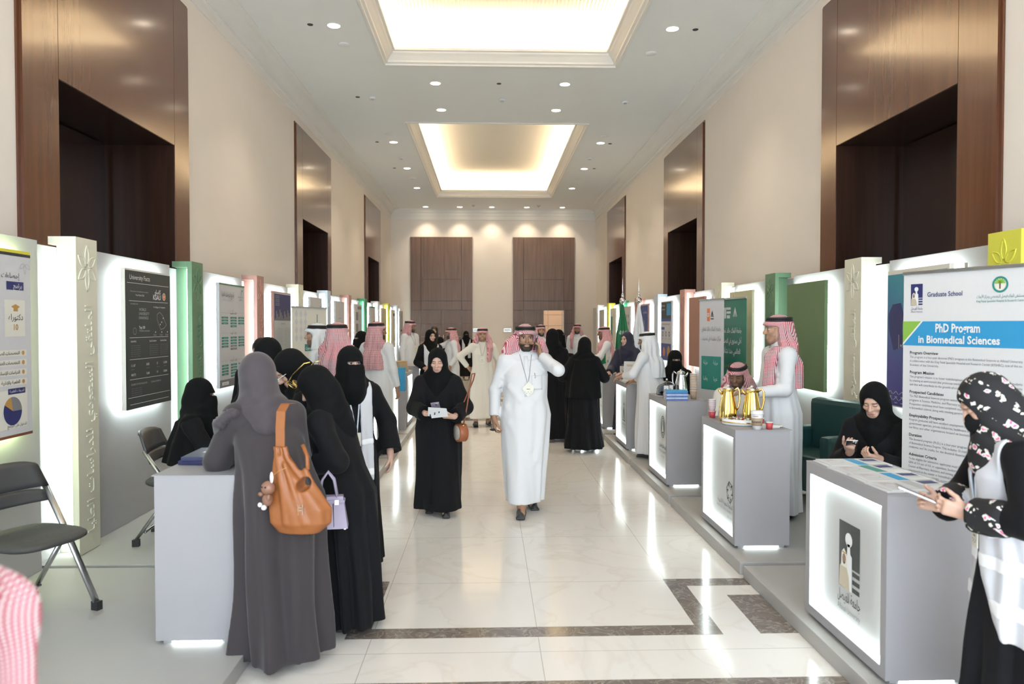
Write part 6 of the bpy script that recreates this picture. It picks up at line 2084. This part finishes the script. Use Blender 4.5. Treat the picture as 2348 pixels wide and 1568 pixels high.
mb.build('stamped_mark', M['kraft'], t)

t = empty('bear_charm', (-1.035, 3.46, .85), R(-20), 'little brown bear charm with white ear tied to the tan bag', 'charm')
BR = mat('glossy_brown_toy', (.26, .13, .085), .25, vary=.05)
mb = MB(); mb.ball((0, 0, .085), (.034, .032, .034), 16).ball((-.004, 0, .03), (.026, .024, .032), 14).ball((-.034, -.01, .055), (.014, .011, .011), 10).ball((.018, -.02, .045), (.010, .012, .016), 10)
mb.build('toy_body', BR, t)
mb = MB(); mb.ball((.02, .0, .135), (.010, .007, .028), 10).ball((-.036, -.012, .005), (.012, .012, .012), 10).ball((-.012, -.016, -.005), (.013, .014, .013), 10)
mb.build('white_ear_and_feet', M['white'], t)
mb = MB(); mb.ball((-.014, -.029, .094), .0045, 8).ball((.008, -.032, .094), .0045, 8)
mb.build('toy_eyes', M['blackgloss'], t)
MB().tube([(.02, 0, .14), (.055, -.0, .165), (.11, -.01, .19)], .0018, 6).build('cord_loop', GOLDI, t)

t = empty('lavender_handbag', (-.835, 3.83, .645), R(8), 'small lavender structured handbag hanging beside the tan bag', 'handbag')
mb = MB(); mb.add([(-.10, -.045, 0), (.10, -.045, 0), (.10, .045, 0), (-.10, .045, 0), (-.075, -.025, .165), (.075, -.025, .165), (.075, .025, .165), (-.075, .025, .165)], [(0, 3, 2, 1), (4, 5, 6, 7), (0, 1, 5, 4), (1, 2, 6, 5), (2, 3, 7, 6), (3, 0, 4, 7)])
mb.build('bag_body', M['lav'], t)
MB().box(-.085, .085, -.036, .032, .13, .146, bev=.003).build('flap_strap', M['lav'], t)
for q in (-1, 1): MB().tube([(-.045, q * .022, .16), (-.03, q * .02, .25), (0, q * .015, .29), (.03, q * .02, .25), (.045, q * .022, .16)], .006, 8).build('bag_handle', M['lav'], t)
mb = MB(); mb.box(.035, .055, -.042, -.036, .125, .15).box(-.09, -.08, -.03, -.02, -.008, 0).box(.08, .09, -.03, -.02, -.008, 0)
mb.build('silver_clasp', M['chrome'], t)
mb = MB(); mb.tube([(-.02, -.040, .01), (-.016, -.028, .16)], .0025, 6).tube([(.03, -.042, .01), (.026, -.03, .13)], .0025, 6)
mb.build('black_piping', M['black'], t)

t = empty('round_bag', (-.245, 6.47, .665), R(-62), 'round tan and woven shoulder bag hanging at the walking woman', 'handbag')
Ry = Matrix.Rotation(R(90), 4, 'X')
MB().lathe([(.0, -.04), (.075, -.04), (.082, -.036), (.082, .036), (.075, .04), (0, .04)], n=28, M=Matrix.Translation((0, 0, .085)) @ Ry).build('bag_drum', mat('cognac_leather', (.33, .10, .04), .4, vary=.08), t)
MB().lathe([(.0, .041), (.066, .041), (.066, .0435), (.0, .0435)], n=24, M=Matrix.Translation((0, 0, .085)) @ Ry).build('woven_face', mat('woven_grey_canvas', (.42, .38, .33), .8, vary=.35, scale=220), t)
MB().lathe([(.0, .041), (.066, .041), (.066, .0435), (.0, .0435)], n=24, M=Matrix.Translation((0, 0, .085)) @ Matrix.Rotation(R(180), 4, 'Z') @ Ry).build('woven_face', M['kraft'], t)
mb = MB(); mb.tube([(.05, 0, .150), (.075, .02, .30), (.085, .05, .50), (.08, .07, .605)], .0065, 8).tube([(-.05, 0, .150), (-.0, .03, .35), (.05, .10, .55), (.08, .10, .61), (.08, .07, .605)], .0065, 8)
mb.build('shoulder_strap', mat('cognac_strap', (.25, .08, .035), .45), t)
mb = MB(); mb.ball((.05, 0, .152), .011, 8).ball((-.05, 0, .152), .011, 8)
mb.build('strap_rings', M['gold'], t)
t = empty('brown_handbag', (-1.84, 10.98, .86), R(10), 'brown shoulder bag of the veiled woman behind the third left counter', 'handbag')
MB().box(-.10, .10, -.04, .04, 0, .17, bev=.02).build('bag_body', mat('brown_leather', (.20, .09, .05), .45, vary=.08), t)
for q in (-1, 1): MB().tube([(q * .07, 0, .16), (q * .06, .0, .27), (0, .05, .40)], .005, 6).build('bag_strap', M['leather'], t)
t = empty('gift_bag', (-1.36, 11.15, CT - .859), 0, 'bright blue paper gift bag by the left counters', 'bag')
t.location = (-1.42, 11.30, PH)
mb = MB(); mb.box(-.14, .14, -.05, .05, .60, .96)
mb.build('bag_body', SKY, t)
MB().box(-.15, .15, -.06, .06, 0, .60).build('stand', M['grey'], t)
MB().tube([(-.05, 0, .95), (-.04, 0, 1.03), (.04, 0, 1.03), (.05, 0, .95)], .004, 6).build('bag_handle', SKY, t)

# ---- sunglasses
def sunglasses(label, loc, rot, s=1.0, frame=None):
    t = empty('sunglasses', loc, 0, label, 'sunglasses'); t.rotation_euler = rot; t.scale = (s, s, s)
    fr = frame or M['gold']
    mb = MB()
    for q in (-1, 1):
        ps = [(q * .034 + .027 * math.cos(a), 0, .024 * math.sin(a)) for a in np.linspace(0, 6.283, 21)[:-1]]
        mb.tube(ps, .0022, 6, closed=True)
    mb.tube([(-.008, 0, .008), (.008, 0, .008)], .002, 6)
    mb.build('rim', fr, t)
    for q in (-1, 1):
        MB().lathe([(0, -.0008), (.026, -.0008), (.026, .0008), (0, .0008)], (0, 0, 0), 20, M=Matrix.Translation((q * .034, 0, 0)) @ Matrix.Rotation(R(90), 4, 'X')).build('lens', M['blackgloss'], t)
        MB().tube([(q * .062, 0, .012), (q * .07, .05, .014), (q * .068, .12, .005), (q * .066, .14, -.012)], .0028, 6).build('temple_arm', fr, t)
    return t


_hq = Matrix(g2.Rh.tolist())
_pw = g2.W(g2.hc + g2.Rh @ V(0, -.105, .098) * g2.s)
_rt = (Matrix.Rotation(R(-102), 3, 'Z') @ _hq @ Matrix.Rotation(R(18), 3, 'X')).to_euler()
sunglasses('gold rimmed sunglasses pushed up on the bowing woman\'s black headscarf', tuple(_pw), _rt, 1.25)
_w = main.W(main.arms[-1][2] + V(.01, -.035, -.115))
sunglasses('dark sunglasses dangling from the walking man\'s hand', tuple(_w), (R(70), R(20), R(40)), 1.0, M['black'])


def phone(label, loc, rot, m=None, w=.072, h=.148):
    t = empty('phone', loc, 0, label, 'phone'); t.rotation_euler = rot
    MB().box(-w / 2, w / 2, -.004, .004, -h / 2, h / 2, bev=.0035).build('phone_body', m or M['black'], t)
    MB().box(-w / 2 + .004, w / 2 - .004, -.0046, -.0039, -h / 2 + .005, h / 2 - .005).build('screen', M['blackgloss'], t)
    c = MB(); c.box(-w / 2 + .006, -w / 2 + .034, .0039, .006, h / 2 - .038, h / 2 - .008, bev=.001)
    for i in range(3): c.lathe([(0, 0), (.006, 0), (.006, .002), (0, .002)], n=10, M=Matrix.Translation((-w / 2 + .013 + .014 * (i % 2), .006, h / 2 - .015 - .014 * (i // 2))) @ Matrix.Rotation(R(-90), 4, 'X'))
    c.build('camera_bump', M['chrome'], t)
    return t


_w = main.W(main.hc + V(.092, -.035, -.035))
phone('black phone held to the walking man\'s ear', tuple(_w), (R(12), R(4), R(95)))
_w = wk.W((wk.arms[-1][2] + wk.arms[1][2]) / 2 + V(-.03, -.055, .075))
phone('lilac backed phone in the walking woman\'s hands', tuple(_w), (R(-52), R(8), R(180)), mat('lilac_phone', (.30, .27, .36), .3))
t = empty('card_bundle', tuple(wk.W((wk.arms[-1][2] + wk.arms[1][2]) / 2 + V(-.02, -.075, .035))), 0, 'white printed cards held in front of the walking woman\'s phone', 'cards'); t.rotation_euler = (R(30), R(4), R(0))
MB().box(-.075, .075, -.002, .002, -.045, .045).build('card', M['white_paper'], t)
MB().box(-.055, .09, -.006, -.003, -.055, .03, M=Matrix.Rotation(R(-12), 4, 'Y')).build('card', M['white_paper'], t)
mb = MB()
for i in range(8): mb.box(-.06 + (i * 37 % 110) * .001, -.05 + (i * 37 % 110) * .001, -.0066, -.006, -.05 + (i * 23 % 60) * .001, -.042 + (i * 23 % 60) * .001)
mb.build('card_print', NAVY, t)
_w = p26.W(p26.arms[-1][2] + V(.03, -.075, .055))
phone('phone in the seated woman\'s hand', tuple(_w), (R(-52), R(0), R(180 - 42 + 20)), M['steel'])
_w = p27.W((p27.arms[1][2] + p27.arms[-1][2]) / 2 + V(.0, -.145, .055))
phone('silver phone held by the woman in the floral headscarf', tuple(_w), (R(-68), R(0), R(180 - 106)), M['steel'])

# ---- left counter tops
for i in range(2):
    t = MB().box(-.115, .115, -.16, .16, 0, .022, bev=.003).build('folder', ink('dark_blue_folder', (.018, .024, .085), .35), None, (-1.545, 4.14, CT + .0225 * i), (0, 0, R(-6 + 8 * i)))
    tag(t, 'dark blue presentation folder, %s of two on the near left counter' % ('lower', 'upper')[i], 'folder')
    if i: MB().box(-.05, .04, -.012, .02, .022, .0226).build('white_emblem', WK, t)
t = MB().box(-.02, .02, -.03, .03, 0, .03, bev=.005).build('small_box', M['black'], None, (-1.42, 3.86, CT)); tag(t, 'small dark gadget on the near left counter by the woman\'s sleeve', 'box')
for k, (x, y, rz, n) in enumerate(((-1.40, 7.78, 5, 6), (-1.43, 8.02, -8, 4), (-1.36, 8.26, 12, 3))):
    for j in range(n):
        t = MB().box(-.10, .10, -.075, .075, 0, .009).build('booklet', M['white_paper'], None, (x, y, CT + j * .0095), (0, 0, R(rz + 5 * ((j * 7) % 3))))
        tag(t, 'white booklet %s up in the %s pile on the third left counter' % (ORD[j].replace('nearest', 'lowest'), ('nearest', 'middle', 'farthest')[k]), 'booklet', 'booklets on the third left counter')
        if j == n - 1: MB().box(-.06, .05, -.04, .02, .009, .0096).build('cover_print', BEI, t)
for k, (x, y, rz) in enumerate(((-1.43, 9.80, 10), (-1.50, 10.02, -12), (-1.38, 10.18, 25), (-1.46, 10.32, 4))):
    t = MB().box(-.10, .10, -.07, .07, 0, .003).build('leaflet', CREAMP, None, (x, y, CT + .0035 * (k % 2)), (0, 0, R(rz))); tag(t, 'cream leaflet lying on the fourth left counter, %s of four from the camera' % ORD[k], 'leaflet', 'leaflets on the fourth left counter')
    MB().box(-.06, .06, -.04, .03, .003, .0036).build('leaflet_print', BEI, t)
t = empty('woven_box', (-1.475, 12.0, CT), R(4), 'woven straw gift box with gold trim on the fifth left counter', 'box')
mb = MB(); mb.add([(-.17, -.13, 0), (.17, -.13, 0), (.17, .13, 0), (-.17, .13, 0), (-.14, -.10, .15), (.14, -.10, .15), (.14, .10, .15), (-.14, .10, .15)], [(0, 3, 2, 1), (4, 5, 6, 7), (0, 1, 5, 4), (1, 2, 6, 5), (2, 3, 7, 6), (3, 0, 4, 7)])
mb.build('basket', mat('straw_weave', (.42, .32, .19), .8, vary=.3, scale=150), t)
MB().box(-.145, .145, -.105, .105, .15, .165).build('gold_lid', GOLDI, t)

# ---- right counter tops: brochures
BL = [(1.965, 3.90, -2), (1.955, 3.71, 3), (1.96, 3.515, -2), (1.955, 3.325, 2)]
for k, (x, y, rz) in enumerate(BL):
    for j in range(2):
        t = MB().box(-.165, .165, -.095, .095, 0, .005).build('brochure', M['white_paper'], None, (x + .02 * j, y + .012 * j, CT + .0001 + j * .0055), (0, 0, R(rz + 3 * j)))
        tag(t, 'open white brochure on the portrait-emblem counter, %s pile, %s one' % (('farthest', 'second farthest', 'second nearest', 'nearest')[k], ('lower', 'upper')[j]), 'brochure', 'brochures on the nearest right counter')
        if j:
            f = Face((-.165, .095, .005), (1, 0, 0), (0, 0, 1), t, local=True); f.d = Vector((0, -1, 0))
            f.rect(.01, .015, .13, .16, PALE, 'cover_print', .0004); f.rect(.15, .01, .06, .17, (SKY, TEAL, SKY, LG)[k], 'cover_print', .0004); f.rect(.23, .02, .085, .06, NAVY, 'cover_print', .0004); f.rect(.23, .10, .085, .012, LG, 'cover_print', .0004)
            f.disc(.07, .09, .04, LG, 'cover_print', .0008, r0=.035); f.line(.03, .04, .08, .04, .004, REDI, 'cover_print', .0008); f.line(.03, .06, .09, .06, .004, REDI, 'cover_print', .0008)
            f.done()

# ---- coffee service on the second right counter
def coffee_pot(loc, rz, label, m):
    t = empty('coffee_pot', loc, R(rz), label, 'coffee pot')
    MB().lathe([(.058, 0), (.066, .012), (.068, .05), (.064, .11), (.052, .18), (.042, .225), (.040, .24), (.044, .246), (.044, .252)], n=48, flute=12, famp=.035).build('pot_body', m, t)
    MB().lathe([(.043, .252), (.040, .262), (.022, .270), (.012, .276), (.013, .284), (0, .288)], n=20).build('lid', M['chrome'] if m == M['gold'] else m, t)
    MB().tube([(-.045, 0, .215), (-.064, 0, .235), (-.074, 0, .258)], [.014, .010, .006], 10).build('spout', m, t)
    MB().tube([(.040, 0, .235), (.075, 0, .262), (.088, 0, .235), (.090, 0, .17), (.078, 0, .11), (.062, 0, .075)], [.008, .009, .009, .008, .007, .006], 10).build('handle', m, t)
    return t


coffee_pot((1.885, 5.70, CT), -10, 'polished gold coffee pot on the knot-emblem counter, the one with its handle free', M['gold'])
coffee_pot((2.045, 5.62, CT), -20, 'polished gold coffee pot under the standing man\'s hand', M['gold'])
t = empty('sweets_tray', (1.905, 5.47, CT), R(-25), 'white oval tray with gold band holding wrapped sweets', 'tray')
TE = .62
MB().lathe([(.120, 0), (.135, .004), (.138, .045), (.132, .047), (.128, .030), (0, .028)], n=56, ell=TE, flute=28, famp=.008).build('tray_wall', M['white'], t)
MB().lathe([(.1385, .019), (.1405, .020), (.1405, .027), (.1385, .028)], n=56, ell=TE).build('gold_band', M['gold'], t)
SW = [ink('pistachio_sweet', (.22, .17, .04)), ink('cream_sweet', (.62, .56, .44)), ink('white_sweet', (.75, .74, .70)), ink('brown_sweet', (.16, .06, .03)), ink('red_wrapper', (.35, .05, .04))]
random.seed(3); n = 0
for ring_r, cnt in ((.105, 16), (.070, 10), (.032, 5)):
    for i in range(cnt):
        a = 2 * math.pi * i / cnt
        m = SW[(i * 3 + cnt) % 5] if ring_r < .1 else SW[(0, 2, 0, 1)[i % 4]]
        q = Matrix.Rotation(R(-25), 4, 'Z') @ Vector((ring_r * math.cos(a), ring_r * math.sin(a) * TE, 0))
        s_ = MB().ball((0, 0, .011), (.0155, .011, .011), 8).build('sweet', m, None, (1.905 + q.x, 5.47 + q.y, CT + .030 + (.006 if ring_r < .08 else 0)), (0, 0, a + R(-25)))
        tag(s_, 'small wrapped sweet heaped in the white oval tray', 'sweet', 'sweets in the oval tray')


def paper_cup(loc, label, m, h=.055, r=.030, group=None, rim=True):
    t = empty('paper_cup', loc, 0, label, 'cup', group)
    MB().lathe([(r * .72, 0), (r, h), (r * .93, h), (r * .66, .004), (0, .004)], n=20).build('cup_wall', m, t)
    if rim: MB().lathe([(r * .98, h - .002), (r * 1.05, h), (r * .98, h + .003), (r * .93, h)], n=20).build('rolled_rim', M['white'], t)
    return t


PINKP = ink('pale_pink_paper', (.62, .46, .48))
for j in range(5): paper_cup((1.822, 5.90, CT + (j * .016 if j == 0 else .035 + j * .0145)), 'small paper cup in the pink stack at the counter\'s far left, %s' % ('lowest, red', 'second up', 'third up', 'fourth up', 'topmost')[j], M['red'] if j == 0 else PINKP, .055, .029, 'stacked small cups')
paper_cup((2.035, 5.235, CT), 'single small red paper cup right of the big coffee cup', M['red'], .05, .027)
paper_cup((2.055, 5.46, CT), 'small red paper cup half behind the big coffee cup', M['red'], .05, .027)
t = empty('coffee_cup', (1.945, 5.235, CT), 0, 'big white takeaway cup with kraft sleeve and lid', 'cup')
MB().lathe([(.030, 0), (.043, .112), (.040, .112), (0, .11)], n=28).build('cup_wall', M['white'], t)
MB().lathe([(.0345, .028), (.0405, .084), (.0415, .084), (.0355, .028)], n=28).build('kraft_sleeve', M['kraft'], t)
MB().lathe([(.0455, .110), (.0465, .118), (.043, .122), (.041, .135), (.036, .137), (0, .134)], n=28).build('cup_lid', M['white'], t)


def wrap_text(s, r0, zc, size, m, name, a0, slope=.105):
    vs, fs, x0, x1 = text_geo(s, .03)
    out = []
    for a, b in vs:
        z = zc + b * size; r = r0 + (z - .03) * slope; th = R(a0) + (a - (x0 + x1) / 2) * size / r
        out.append((r * math.cos(th), r * math.sin(th), z))
    MB().add(out, fs).build(name, m, t)


wrap_text("DUNKIN'", .0372, .050, .018, K, 'sleeve_lettering', -118); wrap_text("DUNKIN'", .0385, .094, .010, REDI, 'cup_lettering', -125, .09)
t = empty('tissue_box', (2.02, 5.86, CT), R(20), 'small pale tissue box between the gold coffee pots', 'box')
MB().box(-.045, .045, -.03, .03, 0, .035, bev=.003).build('carton', PINKP, t); MB().box(-.008, .008, -.004, .004, .034, .06).build('tissue', M['white_paper'], t)
for k in range(2):
    t = MB().box(-.07, .07, -.05, .05, 0, .008).build('napkin', (M['white_paper'], CREAMP)[k], None, (2.06 + .035 * k, 5.33 + .03 * k, CT + .0085 * k), (0, R(0), R(20 - 30 * k)))
    tag(t, ('white folded napkin beside the single red cup', 'cream printed napkin lying over the white one')[k], 'napkin')
    mb = MB()
    for i in range(5): mb.box(.02 + .01 * i, .025 + .01 * i, -.03 + .008 * (i % 3), -.025 + .008 * (i % 3), .008, .0085)
    mb.build('napkin_print', GK, t)

# ---- third right counter
t = empty('glass_cloche', (1.905, 7.76, CT), 0, 'glass cloche over pastries on the oval-emblem counter', 'cloche')
MB().lathe([(.12, 0), (.125, .006), (0, .008)], n=28).build('base_plate', M['white'], t)
MB().lathe([(.108, .009), (.110, .03), (.104, .08), (.080, .125), (.045, .15), (.012, .158), (.012, .155), (.044, .147), (.078, .122), (.1005, .08), (.107, .03), (.105, .009)], n=32).build('dome', M['glass'], t)
MB().lathe([(.006, .157), (.014, .168), (.010, .182), (0, .186)], n=14).build('knob', M['chrome'], t)
for i, (x, y) in enumerate(((-.04, -.03), (.035, -.03), (0, .04), (.05, .03), (-.045, .035), (0, -.01))):
    s_ = MB().ball((0, 0, .018), (.026, .022, .018), 10).build('pastry', ink('pastry_crust', (.48, .28, .13)), None, (1.905 + x, 7.76 + y, CT + .009 + (.024 if i == 5 else 0)), (0, 0, i))
    tag(s_, 'small golden pastry under the glass cloche', 'pastry', 'pastries under the cloche')
for k, (x, y) in enumerate(((1.835, 7.50), (1.895, 7.56))):
    t = empty('menu_frame', (x, y, CT), R(-14), 'small black framed notice leaning on the oval-emblem counter, %s one' % ('left', 'right')[k], 'picture frame')
    Mx = Matrix.Rotation(R(-18), 4, 'X')
    mb = MB(); mb.box(-.032, .032, -.004, .004, 0, .008, M=Mx).box(-.032, .032, -.004, .004, .132, .14, M=Mx).box(-.032, -.025, -.004, .004, 0, .14, M=Mx).box(.025, .032, -.004, .004, 0, .14, M=Mx)
    mb.build('frame', M['black'], t)
    MB().box(-.025, .025, -.001, .002, .008, .132, M=Mx).build('notice_sheet', PALE, t)
    MB().box(-.006, .006, -.003, -.001, .04, .10, M=Mx).build('notice_print', GK, t)
BLU = mat('blue_patterned_spine', (.10, .16, .42), .5, vary=.8, scale=60)
for j in range(6):
    t = empty('book', (1.885, 7.32, CT + j * .0165), R(-3 + (j * 5) % 4), 'blue patterned booklet, %s from the bottom of the stack' % ('lowest', 'second', 'third', 'fourth', 'fifth', 'topmost')[j], 'book', 'blue booklets stack')
    MB().box(-.105, .105, -.075, .075, .002, .014).build('pages', M['white_paper'], t)
    mb = MB(); mb.box(-.107, .107, -.078, .076, 0, .002).box(-.107, .107, -.078, .076, .014, .016).box(-.107, .107, -.080, -.075, 0, .016)
    mb.build('cover', BLU if j % 2 == 0 else SKY if j == 5 else mat('pale_blue_cover', (.42, .55, .72), .5, vary=.3), t)
coffee_pot((2.03, 7.66, CT), 150, 'silver coffee pot behind the blue booklets', M['chrome'])
for j in range(11): paper_cup((2.09, 7.40, CT + (0 if j == 0 else .008 + j * .0165)), 'brown paper cup %s in the tall stack beside the blue booklets' % ('lowest', 'second up', 'third up', 'fourth up', 'fifth up', 'sixth up', 'seventh up', 'eighth up', 'ninth up', 'tenth up', 'topmost')[j], M['kraft'], .085, .036, 'brown paper cups')

# ---- fourth and fifth right counters
t = empty('brochure_stand', (1.885, 9.78, CT), R(-25), 'upright brochure stand on the tree-emblem counter', 'brochure stand')
Mx = Matrix.Rotation(R(-14), 4, 'X')
MB().box(-.08, .08, -.006, 0, 0, .27, M=Mx).build('stand_panel', M['white_paper'], t)
MB().box(-.08, .08, 0, .006, 0, .27, M=Mx).build('stand_back', ROY, t)
MB().box(-.085, .085, -.03, .05, 0, .012).build('stand_foot', M['white'], t)
mb = MB(); mb.box(-.04, .04, -.0075, -.006, .20, .23, M=Mx).box(-.06, .06, -.0075, -.006, .03, .10, M=Mx)
mb.build('stand_print', BEI, t)
for k in range(3):
    s_ = MB().box(-.09, .09, -.065, .065, 0, .004).build('leaflet', M['white_paper'], None, (1.93 + .03 * k, 9.55 + .11 * k if k < 2 else 9.98, CT + .0), (0, 0, R(8 * k))); tag(s_, 'white leaflet on the tree-emblem counter, %s' % ('nearest to us', 'in front of the stand', 'behind the stand')[k], 'leaflet')
GFLAG = mat('green_flag_cloth', (.0, .13, .045), .6, vary=.08, scale=8); WFLAG = mat('white_flag_cloth', (.74, .76, .80), .6, vary=.04, scale=8)


def table_flag(loc, m, label, lean):
    t = empty('table_flag', loc, R(lean), label, 'flag')
    MB().lathe([(.035, 0), (.035, .008), (.012, .014), (.006, .03)], n=16).build('flag_base', M['gold'], t)
    MB().tube([(0, 0, .01), (0, 0, .33)], .0035, 6).build('flag_pole', M['gold'], t)
    mb = MB(); vs = []; fs = []; n = 8
    for j in range(n + 1):
        v_ = j / n
        for i in range(n + 1):
            u = i / n
            x = u * (.04 + .13 * v_); vs.append((x, .02 * math.sin(u * 7 + v_ * 3) * u, .325 - v_ * .17 - u * .10 * (1 - .3 * v_)))
    N = len(vs); vs += [(a, b + .002, c) for a, b, c in vs]
    for j in range(n):
        for i in range(n):
            q = (j * (n + 1) + i, j * (n + 1) + i + 1, (j + 1) * (n + 1) + i + 1, (j + 1) * (n + 1) + i); fs += [q, tuple(N + k for k in reversed(q))]
    mb.add(vs, fs, 0, True).build('flag_cloth', m, t)
    return t


table_flag((1.85, 11.48, CT), GFLAG, 'small green table flag on the fifth right counter', 160)
tf = table_flag((1.94, 11.52, CT), WFLAG, 'small white table flag with gold emblem on the fifth right counter', 150)
MB().box(.05, .10, -.012, -.004, .16, .20).build('flag_emblem', GOLDI, tf)
t = empty('flower_bouquet', (2.06, 11.75, CT), 0, 'bouquet of peach and pink flowers on the fifth right counter', 'flowers')
MB().lathe([(.05, 0), (.06, .10), (.045, .13), (.05, .14), (.04, .14), (.04, .02), (0, .02)], n=20).build('vase', M['glass'], t)
random.seed(9); cols = [ink('peach_petal', (.70, .30, .14)), ink('pink_petal', (.70, .35, .36)), ink('cream_petal', (.75, .62, .45))]
for i in range(16):
    a = random.uniform(0, 6.28); r = random.uniform(.0, .10); z = .20 + random.uniform(0, .13) - r * .5
    mb = MB()
    for k in range(6): mb.ball((r * math.cos(a) + .018 * math.cos(k * 1.047), r * math.sin(a) + .018 * math.sin(k * 1.047), z), (.017, .017, .010), 8)
    mb.ball((r * math.cos(a), r * math.sin(a), z + .008), .010, 8).tube([(r * math.cos(a), r * math.sin(a), z), (0, 0, .06)], .0025, 5)
    mb.build('flower', cols[i % 3], t)
mb = MB()
for i in range(14):
    a = i * 2.4; r = .05 + .05 * (i % 3) / 2
    mb.ball((r * math.cos(a), r * math.sin(a), .15 + .02 * (i % 4)), (.03, .014, .008), 8)
mb.build('leaves', ink('leaf_green', (.05, .13, .04)), t)


def tall_flag(x, y, m, label, emblem):
    t = empty('standing_flag', (x, y, PH), 0, label, 'flag')
    MB().lathe([(.11, 0), (.11, .02), (.06, .05), (.02, .08)], n=24).build('flag_stand', M['steel'], t)
    MB().tube([(0, 0, .05), (0, 0, 2.02)], .013, 10).build('flag_pole', M['chrome'], t)
    mb = MB(); mb.ball((0, 0, 2.05), .055, 16).ball((0, 0, 2.13), .028, 12).lathe([(.028, 2.15), (.012, 2.18), (.010, 2.22), (.006, 2.34), (.0, 2.46)], n=12)
    mb.build('finial', M['chrome'], t)
    F = Field(np.arange(-.30, .30, .012), np.arange(-.25, .25, .012), np.arange(.2, 2.08, .02))
    F.prof([(.45, .0, 0, .125, .09), (.9, .0, 0, .12, .09), (1.4, .0, 0, .10, .075), (1.75, 0, 0, .06, .05), (1.99, 0, 0, .018, .02)], lambda th, z: .016 * np.sin(6 * th + 3 * z) * np.clip((2.0 - z) / .5, 0, 1), .01)
    v, f = F.mesh(); c = np_mesh('flag_cloth', v, f, m, t)
    bv = BVHTree.FromPolygons([Vector(q) for q in v], [tuple(q) for q in f])
    mb = MB(); emblem(mb)
    mb.v = [tuple(h + Vector((0, -.004, 0))) if (h := bv.ray_cast(Vector((q[0], -.5, q[2])), Vector((0, 1, 0)))[0]) is not None else q for q in mb.v]
    mb.build('flag_emblem', WK if m is GFLAG else SKY, t)


def em_sword(mb):
    vs, fs, x0, x1 = text_geo('لا إله إلا الله', 0.02); k = .14 / (x1 - x0)
    mb.add([((a - (x0 + x1) / 2) * k, 0, 1.45 + b * .09) for a, b in vs], fs)
    mb.add([(-.08, 0, 1.10), (.09, 0, 1.16), (.09, 0, 1.175), (-.08, 0, 1.125)], [(0, 1, 2, 3)])


def em_wave(mb):
    for k in range(3): mb.add([(-.08, 0, 1.05 + .06 * k), (.10, 0, 1.10 + .06 * k), (.10, 0, 1.13 + .06 * k), (-.08, 0, 1.08 + .06 * k)], [(0, 1, 2, 3)])


tall_flag(2.38, 12.95, GFLAG, 'tall green flag with white sword emblem on a silver pole', em_sword)
tall_flag(2.67, 12.95, WFLAG, 'tall white flag with blue emblem on a silver pole', em_wave)

# ---- teal armchair behind the standing man
t = empty('armchair', (3.03, 6.55, PH), R(-70), 'dark teal leather armchair behind the standing man at the right', 'armchair')
MB().box(-.30, .30, -.30, .20, .14, .46, bev=.04).build('seat', M['teal'], t)
MB().box(-.30, .30, .14, .28, .14, .93, bev=.05).build('backrest', M['teal'], t)
for q in (-1, 1): MB().box(q * .33 - .055, q * .33 + .055, -.31, .24, .10, .66, bev=.035).build('armrest', M['teal'], t)
for qx in (-1, 1):
    for qy in (-.26, .2): MB().box(qx * .30 - .02, qx * .30 + .02, qy - .02, qy + .02, 0, .14).build('leg', M['black'], t)
# ---- far counters: a few things among the crowd
for k, (x, y, m, lb) in enumerate(((1.93, 17.5, GRN, 'green bottle on a far right counter'), (-1.45, 17.9, GRN, 'green bottle on a far left counter'))):
    t = empty('bottle', (x, y, CT), 0, lb, 'bottle')
    MB().lathe([(.035, 0), (.037, .02), (.037, .16), (.014, .21), (.014, .26), (0, .26)], n=14).build('bottle_glass', m, t); MB().lathe([(.016, .26), (.016, .28), (0, .28)], n=10).build('cap', M['gold'], t)
t = empty('serving_dish', (1.96, 15.55, CT), 0, 'yellow sweets on a white dish on a far right counter', 'dish')
MB().lathe([(.10, 0), (.15, .03), (.14, .03), (0, .012)], n=20).build('plate', M['white'], t); MB().ball((0, 0, .03), (.11, .11, .05), 12).build('yellow_sweets', YEL, t)
